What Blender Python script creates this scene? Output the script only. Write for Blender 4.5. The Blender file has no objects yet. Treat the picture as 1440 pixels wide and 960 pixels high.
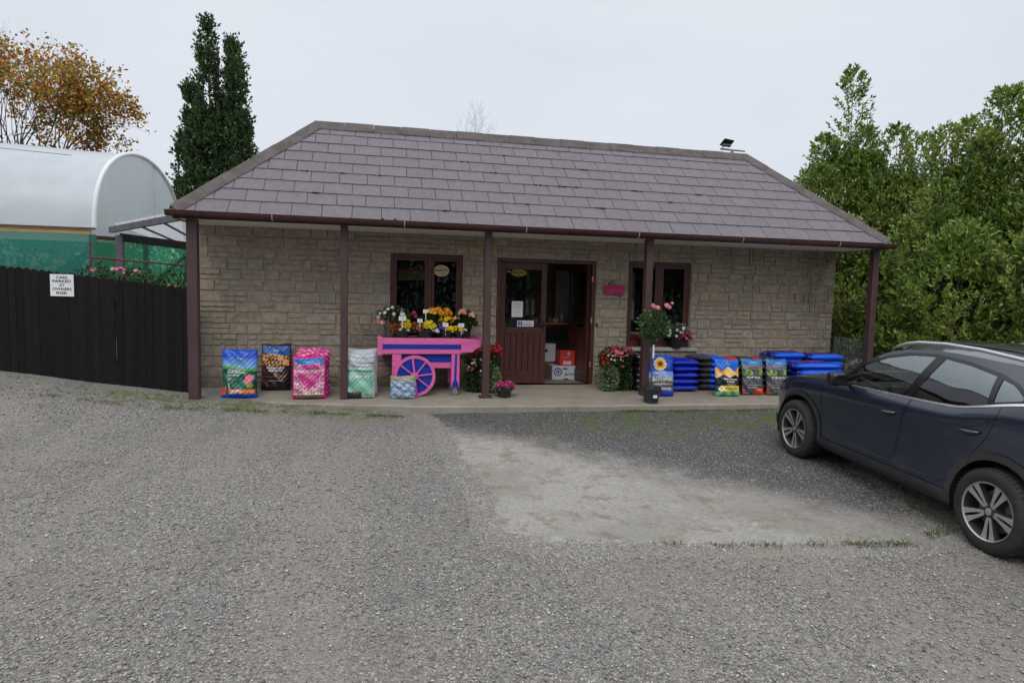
import bpy, math, random
import numpy as np
from mathutils import Vector, Matrix
random.seed(7); rng = np.random.default_rng(11)
scene = bpy.context.scene
C = scene.collection
R = math.radians
CAMZ = 1.5688

# ------------------------------------------------------------------ nodes
def new_mat(name):
    m = bpy.data.materials.new(name); m.use_nodes = True
    nt = m.node_tree; nt.nodes.clear()
    out = nt.nodes.new('ShaderNodeOutputMaterial')
    return m, nt, out
def N(nt, t, **kw):
    n = nt.nodes.new(t)
    for k, v in kw.items():
        if k.startswith('i_'):
            key = k[2:]
            key = int(key) if key.isdigit() else key.replace('_', ' ')
            n.inputs[key].default_value = v
        else: setattr(n, k, v)
    return n
def L(nt, a, b): nt.links.new(a, b)
def c4(c): return (c[0], c[1], c[2], 1.0)
def ramp(nt, stops, fac=None, interp='LINEAR'):
    r = nt.nodes.new('ShaderNodeValToRGB'); r.color_ramp.interpolation = interp
    el = r.color_ramp.elements
    while len(el) > 1: el.remove(el[0])
    el[0].position = stops[0][0]; el[0].color = c4(stops[0][1]) if len(stops[0][1]) == 3 else stops[0][1]
    for p, c in stops[1:]:
        e = el.new(p); e.color = c4(c)
    if fac is not None: L(nt, fac, r.inputs[0])
    return r
def mixc(nt, fac, a, b, mode='MIX'):
    m = nt.nodes.new('ShaderNodeMix'); m.data_type = 'RGBA'; m.blend_type = mode
    for s, v in ((m.inputs[0], fac), (m.inputs[6], a), (m.inputs[7], b)):
        if hasattr(v, 'links') or hasattr(v, 'is_linked'): L(nt, v, s)
        elif isinstance(v, (int, float)): s.default_value = v
        else: s.default_value = c4(v)
    return m.outputs[2]
def mth(nt, op, a, b=None, clamp=False):
    m = nt.nodes.new('ShaderNodeMath'); m.operation = op; m.use_clamp = clamp
    for i, v in enumerate((a, b)):
        if v is None: continue
        if isinstance(v, (int, float)): m.inputs[i].default_value = v
        else: L(nt, v, m.inputs[i])
    return m.outputs[0]
def noise(nt, scale, detail=4, rough=.55, vec=None, dist=0):
    n = N(nt, 'ShaderNodeTexNoise'); n.inputs['Scale'].default_value = scale
    n.inputs['Detail'].default_value = detail; n.inputs['Roughness'].default_value = rough
    n.inputs['Distortion'].default_value = dist
    if vec is not None: L(nt, vec, n.inputs['Vector'])
    return n.outputs['Fac']
def sstep(nt, v, a, b):
    m = nt.nodes.new('ShaderNodeMapRange'); m.interpolation_type = 'SMOOTHSTEP'
    m.inputs['From Min'].default_value = a; m.inputs['From Max'].default_value = b
    L(nt, v, m.inputs['Value']); return m.outputs[0]
def objco(nt, world=False, scale=None):
    if world: o = N(nt, 'ShaderNodeNewGeometry').outputs['Position']
    else: o = N(nt, 'ShaderNodeTexCoord').outputs['Object']
    if scale:
        mp = N(nt, 'ShaderNodeMapping'); mp.inputs['Scale'].default_value = scale
        L(nt, o, mp.inputs['Vector']); o = mp.outputs[0]
    return o
def pmat(name, col, rough=.6, var=.18, scale=6, bump=0, bscale=40, metal=0, spec=.5, coat=0, stretch=None, col2=None, dirt=0):
    m, nt, out = new_mat(name)
    co = objco(nt, scale=stretch)
    c2 = col2 or tuple(c*(1-var) for c in col)
    n1 = noise(nt, scale, 5, .6, co)
    f = sstep(nt, n1, .3, .7)
    cc = mixc(nt, f, c2, tuple(min(1, c*(1+var*.6)) for c in col))
    if dirt:
        d = sstep(nt, noise(nt, scale*.35, 6, .7, co), .5, .8)
        cc = mixc(nt, mth(nt, 'MULTIPLY', d, dirt), cc, (.12, .105, .085))
    p = N(nt, 'ShaderNodeBsdfPrincipled')
    L(nt, cc, p.inputs['Base Color'])
    rr = mth(nt, 'ADD', mth(nt, 'MULTIPLY', noise(nt, scale*2.3, 3, .5, co), .2), rough-.1)
    L(nt, rr, p.inputs['Roughness'])
    p.inputs['Metallic'].default_value = metal; p.inputs['Specular IOR Level'].default_value = spec
    if coat: p.inputs['Coat Weight'].default_value = coat; p.inputs['Coat Roughness'].default_value = .05
    if bump:
        b = N(nt, 'ShaderNodeBump'); b.inputs['Strength'].default_value = min(1, bump); b.inputs['Distance'].default_value = .01
        L(nt, noise(nt, bscale, 5, .6, co), b.inputs['Height']); L(nt, b.outputs[0], p.inputs['Normal'])
    L(nt, p.outputs[0], out.inputs[0]); return m
def leafmat(name, stops, trans=.3, rough=.5, spec=.35):
    m, nt, out = new_mat(name)
    g = N(nt, 'ShaderNodeNewGeometry')
    r = ramp(nt, stops, g.outputs['Random Per Island'])
    p = N(nt, 'ShaderNodeBsdfPrincipled'); L(nt, r.outputs[0], p.inputs['Base Color'])
    p.inputs['Roughness'].default_value = rough; p.inputs['Specular IOR Level'].default_value = spec
    t = N(nt, 'ShaderNodeBsdfTranslucent'); L(nt, r.outputs[0], t.inputs[0])
    mx = N(nt, 'ShaderNodeMixShader'); mx.inputs[0].default_value = trans
    L(nt, p.outputs[0], mx.inputs[1]); L(nt, t.outputs[0], mx.inputs[2]); L(nt, mx.outputs[0], out.inputs[0])
    return m
def islandmat(name, stops, rough=.8, bump=.5, bscale=60, fine=.25):
    m, nt, out = new_mat(name)
    g = N(nt, 'ShaderNodeNewGeometry')
    r = ramp(nt, stops, g.outputs['Random Per Island'])
    co = objco(nt)
    n = noise(nt, 14, 6, .7, co)
    dark = mixc(nt, sstep(nt, n, .3, .75), (1-fine,)*3, (1+fine*.6,)*3)
    cc = mixc(nt, 1.0, r.outputs[0], dark, 'MULTIPLY')
    p = N(nt, 'ShaderNodeBsdfPrincipled'); L(nt, cc, p.inputs['Base Color']); p.inputs['Roughness'].default_value = rough
    p.inputs['Specular IOR Level'].default_value = .3
    b = N(nt, 'ShaderNodeBump'); b.inputs['Strength'].default_value = bump; b.inputs['Distance'].default_value = .012
    L(nt, noise(nt, bscale, 6, .65, co), b.inputs['Height']); L(nt, b.outputs[0], p.inputs['Normal'])
    L(nt, p.outputs[0], out.inputs[0]); return m
def attrmat(name, rough=.35, spec=.5, bump=.15, bscale=14):
    m, nt, out = new_mat(name)
    a = N(nt, 'ShaderNodeVertexColor', layer_name='print')
    p = N(nt, 'ShaderNodeBsdfPrincipled'); L(nt, a.outputs[0], p.inputs['Base Color'])
    p.inputs['Roughness'].default_value = rough; p.inputs['Specular IOR Level'].default_value = spec
    b = N(nt, 'ShaderNodeBump'); b.inputs['Strength'].default_value = bump; b.inputs['Distance'].default_value = .03
    co = objco(nt)
    L(nt, noise(nt, bscale, 3, .5, co, 1.2), b.inputs['Height']); L(nt, b.outputs[0], p.inputs['Normal'])
    L(nt, p.outputs[0], out.inputs[0]); return m
def glassmat(name, tint=(.5, .55, .55), refl=.12, rough=.02):
    m, nt, out = new_mat(name)
    fr = N(nt, 'ShaderNodeLayerWeight'); fr.inputs[0].default_value = .5
    f = mth(nt, 'ADD', mth(nt, 'MULTIPLY', mth(nt, 'POWER', fr.outputs['Facing'], 4.0), .9), refl, True)
    t = N(nt, 'ShaderNodeBsdfTransparent'); t.inputs[0].default_value = c4(tint)
    g = N(nt, 'ShaderNodeBsdfGlossy'); g.inputs['Roughness'].default_value = rough; g.inputs[0].default_value = (.84, .94, .96, 1)
    mx = N(nt, 'ShaderNodeMixShader'); L(nt, f, mx.inputs[0]); L(nt, t.outputs[0], mx.inputs[1]); L(nt, g.outputs[0], mx.inputs[2])
    L(nt, mx.outputs[0], out.inputs[0]); return m

# ------------------------------------------------------------------ mesh builder
class MB:
    def __init__(s): s.v = []; s.f = []; s.m = []; s.mi = 0
    def add(s, vs, fs, M=None):
        o = len(s.v)
        for p in vs:
            if M is not None: p = tuple(M @ Vector(p))
            s.v.append(tuple(p))
        for f in fs: s.f.append(tuple(i+o for i in f)); s.m.append(s.mi)
        return s
    def box(s, a, b, M=None, bev=0):
        x0, y0, z0 = a; x1, y1, z1 = b
        if bev <= 0:
            vs = [(x0,y0,z0),(x1,y0,z0),(x1,y1,z0),(x0,y1,z0),(x0,y0,z1),(x1,y0,z1),(x1,y1,z1),(x0,y1,z1)]
            return s.add(vs, [(3,2,1,0),(4,5,6,7),(0,1,5,4),(1,2,6,5),(2,3,7,6),(3,0,4,7)], M)
        vs = []; e = bev
        for z, i in ((z0, e), (z0+e, 0), (z1-e, 0), (z1, e)):
            k = e if i == 0 else e
            q = [(x0+i,y0+i),(x1-i,y0+i),(x1-i,y1-i),(x0+i,y1-i)]
            if i == 0: q = [(x0+e,y0),(x1-e,y0),(x1,y0+e),(x1,y1-e),(x1-e,y1),(x0+e,y1),(x0,y1-e),(x0,y0+e)]
            else: q = [(x0+e,y0+e*.4),(x1-e,y0+e*.4),(x1-e*.4,y0+e),(x1-e*.4,y1-e),(x1-e,y1-e*.4),(x0+e,y1-e*.4),(x0+e*.4,y1-e),(x0+e*.4,y0+e)]
            vs += [(a_, b_, z) for a_, b_ in q]
        fs = [tuple(reversed(range(8))), tuple(range(24, 32))]
        for r in range(3):
            for i in range(8): fs.append((r*8+i, r*8+(i+1)%8, r*8+8+(i+1)%8, r*8+8+i))
        return s.add(vs, fs, M)
    def bar(s, p, q, w, h=None, bev=0):
        p = Vector(p); q = Vector(q); d = q-p; l = d.length; h = h or w
        z = d.normalized(); up = Vector((0,0,1)) if abs(z.z) < .95 else Vector((0,1,0))
        x = up.cross(z).normalized(); y = z.cross(x)
        M = Matrix((x, y, z)).transposed().to_4x4(); M.translation = p
        return s.box((-w/2,-h/2,0), (w/2,h/2,l), M, bev)
    def tube(s, pts, rad, n=8, cap=True):
        pts = [Vector(p) for p in pts]
        if not hasattr(rad, '__len__'): rad = [rad]*len(pts)
        vs = []; prev = None
        for i, p in enumerate(pts):
            t = (pts[min(i+1, len(pts)-1)]-pts[max(i-1, 0)]).normalized()
            if prev is None:
                a = Vector((0,0,1)) if abs(t.z) < .9 else Vector((1,0,0))
                x = a.cross(t).normalized()
            else: x = (prev - t*prev.dot(t)).normalized()
            prev = x; y = t.cross(x)
            for k in range(n):
                an = 2*math.pi*k/n
                vs.append(tuple(p + (x*math.cos(an)+y*math.sin(an))*rad[i]))
        fs = []
        for i in range(len(pts)-1):
            for k in range(n):
                fs.append((i*n+k, i*n+(k+1)%n, (i+1)*n+(k+1)%n, (i+1)*n+k))
        if cap: fs.append(tuple(reversed(range(n)))); fs.append(tuple(range((len(pts)-1)*n, len(pts)*n)))
        return s.add(vs, fs)
    def lathe(s, prof, n=24, M=None, cx=0, cy=0):
        vs = []
        for r, z in prof:
            for k in range(n):
                a = 2*math.pi*k/n; vs.append((cx+r*math.cos(a), cy+r*math.sin(a), z))
        fs = []
        for i in range(len(prof)-1):
            for k in range(n): fs.append((i*n+k, i*n+(k+1)%n, (i+1)*n+(k+1)%n, (i+1)*n+k))
        return s.add(vs, fs, M)
    def prism(s, poly, d0, d1, M=None):   # poly in x,z ; extruded along y
        n = len(poly)
        vs = [(x, d0, z) for x, z in poly]+[(x, d1, z) for x, z in poly]
        fs = [tuple(range(n)), tuple(reversed(range(n, 2*n)))]
        for i in range(n): fs.append((i, i+n, (i+1)%n+n, (i+1)%n))
        return s.add(vs, fs, M)
    def ball(s, c, r, n=10, m=7, sc=(1,1,1)):
        vs = []; fs = []
        for i in range(m+1):
            t = math.pi*i/m
            for k in range(n):
                a = 2*math.pi*k/n
                vs.append((c[0]+r*sc[0]*math.sin(t)*math.cos(a), c[1]+r*sc[1]*math.sin(t)*math.sin(a), c[2]+r*sc[2]*math.cos(t)))
        for i in range(m):
            for k in range(n): fs.append((i*n+k, (i+1)*n+k, (i+1)*n+(k+1)%n, i*n+(k+1)%n))
        return s.add(vs, fs)
    def build(s, name, mats, parent=None, smooth=False, world=True):
        me = bpy.data.meshes.new(name)
        off = Vector((0,0,0))
        if parent is not None and world:
            inv = parent.matrix_basis.inverted() if parent.parent is None else (parent.parent.matrix_basis @ parent.matrix_basis).inverted()
            vv = [tuple(inv @ Vector(p)) for p in s.v]
        else: vv = s.v
        me.from_pydata(vv, [], s.f); me.validate(verbose=False)
        if not isinstance(mats, (list, tuple)): mats = [mats]
        for m in mats: me.materials.append(m)
        if len(mats) > 1 and len(me.polygons) == len(s.m): me.polygons.foreach_set('material_index', s.m)
        if smooth: me.polygons.foreach_set('use_smooth', [True]*len(me.polygons))
        me.update()
        o = bpy.data.objects.new(name, me); C.objects.link(o)
        if parent is not None: o.parent = parent
        if smooth and smooth != 'all':
            try: me.set_sharp_from_angle(angle=R(35 if smooth is True else smooth))
            except Exception: pass
        return o
def tag(o, label=None, cat=None, group=None, kind=None):
    if label: o['label'] = label
    if cat: o['category'] = cat
    if group: o['group'] = group
    if kind: o['kind'] = kind
    return o
def thing(name, label, cat, loc=(0,0,0), rz=0, group=None):
    o = bpy.data.objects.new(name, None); C.objects.link(o)
    o.empty_display_size = .1
    o.matrix_basis = Matrix.Translation(loc) @ Matrix.Rotation(rz, 4, 'Z')
    return tag(o, label, cat, group)
def copy_tree(o, parent=None):
    c = o.copy(); C.objects.link(c)
    if parent: c.parent = parent
    for ch in [x for x in C.objects if x.parent == o]: copy_tree(ch, c)
    return c
def npmesh(name, V, F4, mats, parent=None, world=True, smooth=False):
    V = np.asarray(V, dtype=np.float64)
    if parent is not None and world:
        inv = np.array((parent.matrix_basis if parent.parent is None else parent.parent.matrix_basis @ parent.matrix_basis).inverted())
        V = V @ inv[:3,:3].T + inv[:3,3]
    me = bpy.data.meshes.new(name); k = F4.shape[1]
    me.vertices.add(len(V)); me.vertices.foreach_set('co', V.astype(np.float32).ravel())
    me.loops.add(F4.size); me.loops.foreach_set('vertex_index', F4.astype(np.int32).ravel())
    me.polygons.add(len(F4)); me.polygons.foreach_set('loop_start', np.arange(0, F4.size, k, dtype=np.int32))
    me.polygons.foreach_set('loop_total', np.full(len(F4), k, dtype=np.int32))
    if smooth: me.polygons.foreach_set('use_smooth', [True]*len(F4))
    me.update(); me.validate(verbose=False)
    for m in (mats if isinstance(mats, (list, tuple)) else [mats]): me.materials.append(m)
    o = bpy.data.objects.new(name, me); C.objects.link(o)
    if parent is not None: o.parent = parent
    return o
def unit(v): return v/np.maximum(np.linalg.norm(v, axis=-1, keepdims=True), 1e-9)
def leaves(name, P, D, Ln, W, mats, parent=None, up=None, fold=.12, world=True):
    n = len(P); D = unit(D)
    r = rng.normal(size=(n,3)) if up is None else up+rng.normal(size=(n,3))*.35
    S = unit(np.cross(D, r)); Nn = np.cross(S, D)
    Ln = np.asarray(Ln).reshape(-1,1)*np.ones((n,1)); W = np.asarray(W).reshape(-1,1)*np.ones((n,1))
    b = P; t = P+D*Ln-Nn*Ln*fold; mL = P+D*Ln*.5+S*W*.5+Nn*W*.2; mR = P+D*Ln*.5-S*W*.5+Nn*W*.2
    V = np.stack([b, mL, t, mR], 1).reshape(-1,3)
    F = np.arange(4*n).reshape(-1,4)
    return npmesh(name, V, F, mats, parent, world)

# text ------------------------------------------------------------
_tc = {}
def text2d(s, bold=0.0):
    k = (s, bold)
    if k in _tc: return _tc[k]
    cu = bpy.data.curves.new('t', 'FONT'); cu.body = s; cu.size = 1; cu.align_x = 'CENTER'; cu.align_y = 'CENTER'; cu.offset = bold; cu.resolution_u = 3
    o = bpy.data.objects.new('t', cu); C.objects.link(o)
    bpy.context.view_layer.update()
    dg = bpy.context.evaluated_depsgraph_get()
    me = bpy.data.meshes.new_from_object(o.evaluated_get(dg))
    v = [(p.co.x, p.co.y) for p in me.vertices]; f = [tuple(p.vertices) for p in me.polygons]
    bpy.data.objects.remove(o); bpy.data.curves.remove(cu); bpy.data.meshes.remove(me)
    if v:
        x0 = min(p[0] for p in v); x1 = max(p[0] for p in v); y0 = min(p[1] for p in v); y1 = max(p[1] for p in v)
        v = [((a-(x0+x1)/2)/(x1-x0), (b-(y0+y1)/2)/(y1-y0), ) for a, b in v]
    _tc[k] = (v, f); return _tc[k]
def put_text(mb, s, fn, cu, cv, w, h, bold=.02, shear=0):   # fn(u,v)->3D ; w,h in u,v units
    v, f = text2d(s, bold)
    mb.add([fn(cu+a*w+shear*b*h, cv+b*h) for a, b in v], f)

# ------------------------------------------------------------------ palette
M = {}
M['brown_paint'] = pmat('brown_paint', (.075,.038,.040), .45, .22, 5, .15, 60, stretch=(8,8,.8), dirt=.25)
M['dark_wood'] = pmat('dark_wood', (.085,.026,.018), .4, .35, 6, .2, 50, stretch=(10,10,.8))
M['door_wood'] = pmat('door_wood', (.072,.020,.016), .4, .4, 5, .2, 50, stretch=(9,9,.7))
M['gutter'] = pmat('gutter_plastic', (.055,.02,.018), .3, .2, 5, dirt=.25)
M['clip'] = pmat('clip_metal', (.5,.5,.5), .4, .2, 20)
M['pvc'] = pmat('white_pvc', (.80,.78,.72), .5, .06, 4, dirt=.15)
M['mortar'] = pmat('mortar', (.38,.33,.26), .9, .2, 9, .5, 120)
M['stone'] = islandmat('wall_stone', [(0,(.325,.272,.212)),(.2,(.37,.308,.236)),(.4,(.345,.303,.252)),(.55,(.40,.325,.238)),(.7,(.37,.312,.242)),(.85,(.325,.295,.258)),(1,(.42,.335,.236))], .9, .9, 45, .3)
def stain_stone(m):
    nt = m.node_tree; p = [n for n in nt.nodes if n.type == 'BSDF_PRINCIPLED'][0]; src = p.inputs['Base Color'].links[0].from_socket
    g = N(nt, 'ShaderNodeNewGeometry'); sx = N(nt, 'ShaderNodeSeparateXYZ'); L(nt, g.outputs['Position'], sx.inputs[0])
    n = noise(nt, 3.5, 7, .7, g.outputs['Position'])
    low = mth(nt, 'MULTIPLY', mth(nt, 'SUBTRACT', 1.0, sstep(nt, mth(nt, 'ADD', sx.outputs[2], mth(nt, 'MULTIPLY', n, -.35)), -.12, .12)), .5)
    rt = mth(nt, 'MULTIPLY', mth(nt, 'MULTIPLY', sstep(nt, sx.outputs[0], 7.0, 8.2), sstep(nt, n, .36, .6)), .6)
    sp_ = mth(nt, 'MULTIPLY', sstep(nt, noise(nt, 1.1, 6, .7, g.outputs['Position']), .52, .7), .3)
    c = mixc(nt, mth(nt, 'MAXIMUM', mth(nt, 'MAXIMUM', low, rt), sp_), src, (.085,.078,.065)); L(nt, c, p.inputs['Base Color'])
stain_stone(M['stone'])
M['slate'] = islandmat('roof_slate', [(0,(.146,.130,.150)),(.3,(.158,.141,.161)),(.6,(.152,.136,.156)),(.85,(.167,.149,.168)),(1,(.149,.134,.151))], .55, .25, 60, .16)
M['ridge'] = pmat('ridge_tile', (.105,.088,.085), .8, .3, 5, .5, 50, dirt=.5)
M['black'] = pmat('black_plastic', (.018,.018,.02), .45, .3, 10)
M['softblack'] = pmat('soft_black', (.012,.012,.014), .7, .3, 10)
M['soil'] = pmat('potting_soil', (.03,.02,.014), .95, .4, 40, .8, 80)
M['pink'] = pmat('pink_paint', (.70,.13,.36), .55, .15, 6, .3, 60, stretch=(.7,1,6), dirt=.16)
M['blue'] = pmat('blue_paint', (.008,.034,.36), .55, .3, 7, .3, 60, stretch=(.7,1,9), spec=.25, dirt=.2)
M['concrete_sill'] = pmat('sill_concrete', (.42,.40,.35), .8, .15, 8, .3, 60, dirt=.3)
M['fence'] = islandmat('fence_stain', [(0,(.004,.0034,.0036)),(.5,(.0075,.0062,.0064)),(.85,(.010,.0082,.008)),(1,(.018,.0145,.013))], .85, .4, 50, .5)
M['white'] = pmat('white_board', (.75,.75,.77), .5, .05, 5)
M['ink'] = pmat('black_ink', (.015,.015,.02), .6, .1, 5)
M['galv'] = pmat('galvanised', (.3,.31,.32), .4, .2, 20, metal=.7)
M['rust'] = pmat('rusty_steel', (.13,.055,.035), .85, .4, 20, .3)
M['greypaint'] = pmat('grey_post_paint', (.10,.10,.115), .7, .25, 8, .2)
M['greenpost'] = pmat('green_post_paint', (.02,.13,.085), .6, .25, 6)
M['timber'] = pmat('new_timber', (.42,.30,.14), .75, .2, 5, .2, stretch=(.6,8,8))
M['bark'] = pmat('bark', (.085,.07,.055), .9, .4, 10, .7, 40)
M['plaster'] = pmat('shop_plaster', (.24,.21,.18), .9, .2, 3)
M['glass'] = glassmat('window_glass', (.72,.75,.73), .018)
M['bagplastic'] = attrmat('printed_bag_plastic', .32, .5, .35, 11)

# ------------------------------------------------------------------ ground
def sm(a, b, x):
    t = np.clip((x-a)/(b-a), 0, 1); return t*t*(3-2*t)
def gz(x, y):
    z = -.17-.034*(9.2-y)
    z = np.where(y > 9.2, -.17+(y-9.2)*.02, z)
    z = z + sm(8.3, 9.3, y)*(sm(.9, -1.2, x)*.085+sm(-1.0, -2.4, x)*.05) + sm(8.2, 10.2, y)*np.clip(-x-2.5, 0, 12)*.095
    return z
def ground_color(nt, P):
    def vor(s, w=None):
        v = N(nt, 'ShaderNodeTexVoronoi'); v.inputs['Scale'].default_value = s; L(nt, P, v.inputs['Vector']); return v
    v1 = vor(52); v2 = vor(92); v3 = vor(160)
    greys = [(0,(.045,.044,.042)),(.2,(.115,.114,.108)),(.42,(.20,.199,.19)),(.58,(.26,.256,.24)),(.7,(.36,.34,.295)),(.79,(.40,.325,.25)),(.87,(.27,.30,.345)),(.93,(.48,.465,.425)),(1,(.82,.80,.75))]
    def colof(v):
        s = N(nt, 'ShaderNodeSeparateColor'); L(nt, v.outputs['Color'], s.inputs[0]); return ramp(nt, greys, s.outputs[0]).outputs[0]
    c1, c2, c3 = colof(v1), colof(v2), colof(v3)
    fine = mixc(nt, .35, c2, c3)
    pn = noise(nt, 5, 6, .7, P)
    c = mixc(nt, sstep(nt, pn, .42, .62), fine, mixc(nt, .4, fine, c1))
    # crevices between stones are dark
    e = sstep(nt, v2.outputs['Distance'], .35, .75)
    c = mixc(nt, mth(nt, 'MULTIPLY', e, .4), c, (.06,.057,.05))
    big = noise(nt, .55, 5, .6, P)
    big2 = noise(nt, 1.7, 6, .65, P)
    c = mixc(nt, mth(nt, 'MULTIPLY', sstep(nt, big, .42, .66), .32), c, (.22,.20,.165))
    c = mixc(nt, mth(nt, 'MULTIPLY', sstep(nt, big2, .52, .72), .35), c, (.13,.135,.148))
    c = mixc(nt, mth(nt, 'MULTIPLY', sstep(nt, noise(nt, 2.6, 6, .7, P), .6, .74), .4), c, (.10,.09,.07))
    tm = N(nt, 'ShaderNodeMapping'); tm.inputs['Rotation'].default_value = (0,0,.55); tm.inputs['Scale'].default_value = (1.5,.16,1); L(nt, P, tm.inputs['Vector'])
    tr = noise(nt, 1.0, 3, .5, tm.outputs[0], .4)
    c = mixc(nt, mth(nt, 'MULTIPLY', sstep(nt, tr, .5, .62), .38), c, (.26,.245,.21)); c = mixc(nt, mth(nt, 'MULTIPLY', sstep(nt, tr, .48, .36), .15), c, (.12,.125,.135))
    # moss near the porch
    sx = N(nt, 'ShaderNodeSeparateXYZ'); L(nt, P, sx.inputs[0])
    X, Y = sx.outputs[0], sx.outputs[1]
    def band(v, a, b, c_, d): return mth(nt, 'MULTIPLY', sstep(nt, v, a, b), mth(nt, 'SUBTRACT', 1.0, sstep(nt, v, c_, d)))
    lin = mth(nt, 'ADD', Y, mth(nt, 'MULTIPLY', X, .22))
    mo1 = mth(nt, 'MULTIPLY', band(lin, 8.35, 8.75, 8.95, 9.2), band(X, -4.5, -3, -.3, .6))
    mo2 = mth(nt, 'MULTIPLY', band(Y, 6.6, 8.3, 8.9, 9.1), band(X, 2.0, 3.5, 7.5, 9))
    mo = mth(nt, 'ADD', mo1, mo2, True)
    mn = sstep(nt, noise(nt, 6, 7, .75, P), .42, .6)
    mossc = mixc(nt, noise(nt, 60, 3, .6, P), (.045,.075,.012), (.15,.20,.03))
    c = mixc(nt, mth(nt, 'MULTIPLY', mth(nt, 'MULTIPLY', mo, mn), .92), c, mossc)
    # grass land beyond the yard
    far = sstep(nt, Y, 13, 16)
    c = mixc(nt, far, c, (.05,.075,.02))
    h = mth(nt, 'ADD', mth(nt, 'MULTIPLY', v2.outputs['Distance'], -.6), mth(nt, 'MULTIPLY', v1.outputs['Distance'], -.6))
    h = mth(nt, 'ADD', h, mth(nt, 'MULTIPLY', noise(nt, 9, 5, .6, P), .6))
    return c, h
def ground_material():
    m, nt, out = new_mat('gravel_ground'); P = objco(nt, True); c, h = ground_color(nt, P)
    p = N(nt, 'ShaderNodeBsdfPrincipled'); L(nt, c, p.inputs['Base Color']); p.inputs['Roughness'].default_value = .88
    p.inputs['Specular IOR Level'].default_value = .25
    b = N(nt, 'ShaderNodeBump'); b.inputs['Strength'].default_value = .8; b.inputs['Distance'].default_value = .016
    L(nt, h, b.inputs['Height']); L(nt, b.outputs[0], p.inputs['Normal'])
    L(nt, p.outputs[0], out.inputs[0]); return m
M['ground'] = ground_material()
def grid_sheet(name, xs, ys, fz, mat):
    X, Y = np.meshgrid(xs, ys); Z = fz(X, Y)
    V = np.stack([X, Y, Z], -1).reshape(-1,3); nx = len(xs)
    i = np.arange(len(ys)-1)[:,None]*nx+np.arange(nx-1)[None]
    F = np.stack([i, i+1, i+nx+1, i+nx], -1).reshape(-1,4)
    return npmesh(name, V, F, mat, smooth=True)
def gzn(x, y):
    return gz(x, y)+.006*np.sin(x*2.3+1)*np.cos(y*1.9)+.004*np.sin(x*5.1+y*3.7)
xs = np.concatenate([[-400,-150,-60,-30], np.arange(-16, 20.1, .25), [35,60,150,400]])
ys = np.concatenate([[-300,-80,-30,-10], np.arange(-4, 20.1, .25), [35,60,150,500]])
tag(grid_sheet('ground', xs, ys, gzn, M['ground']), kind='structure')

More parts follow.
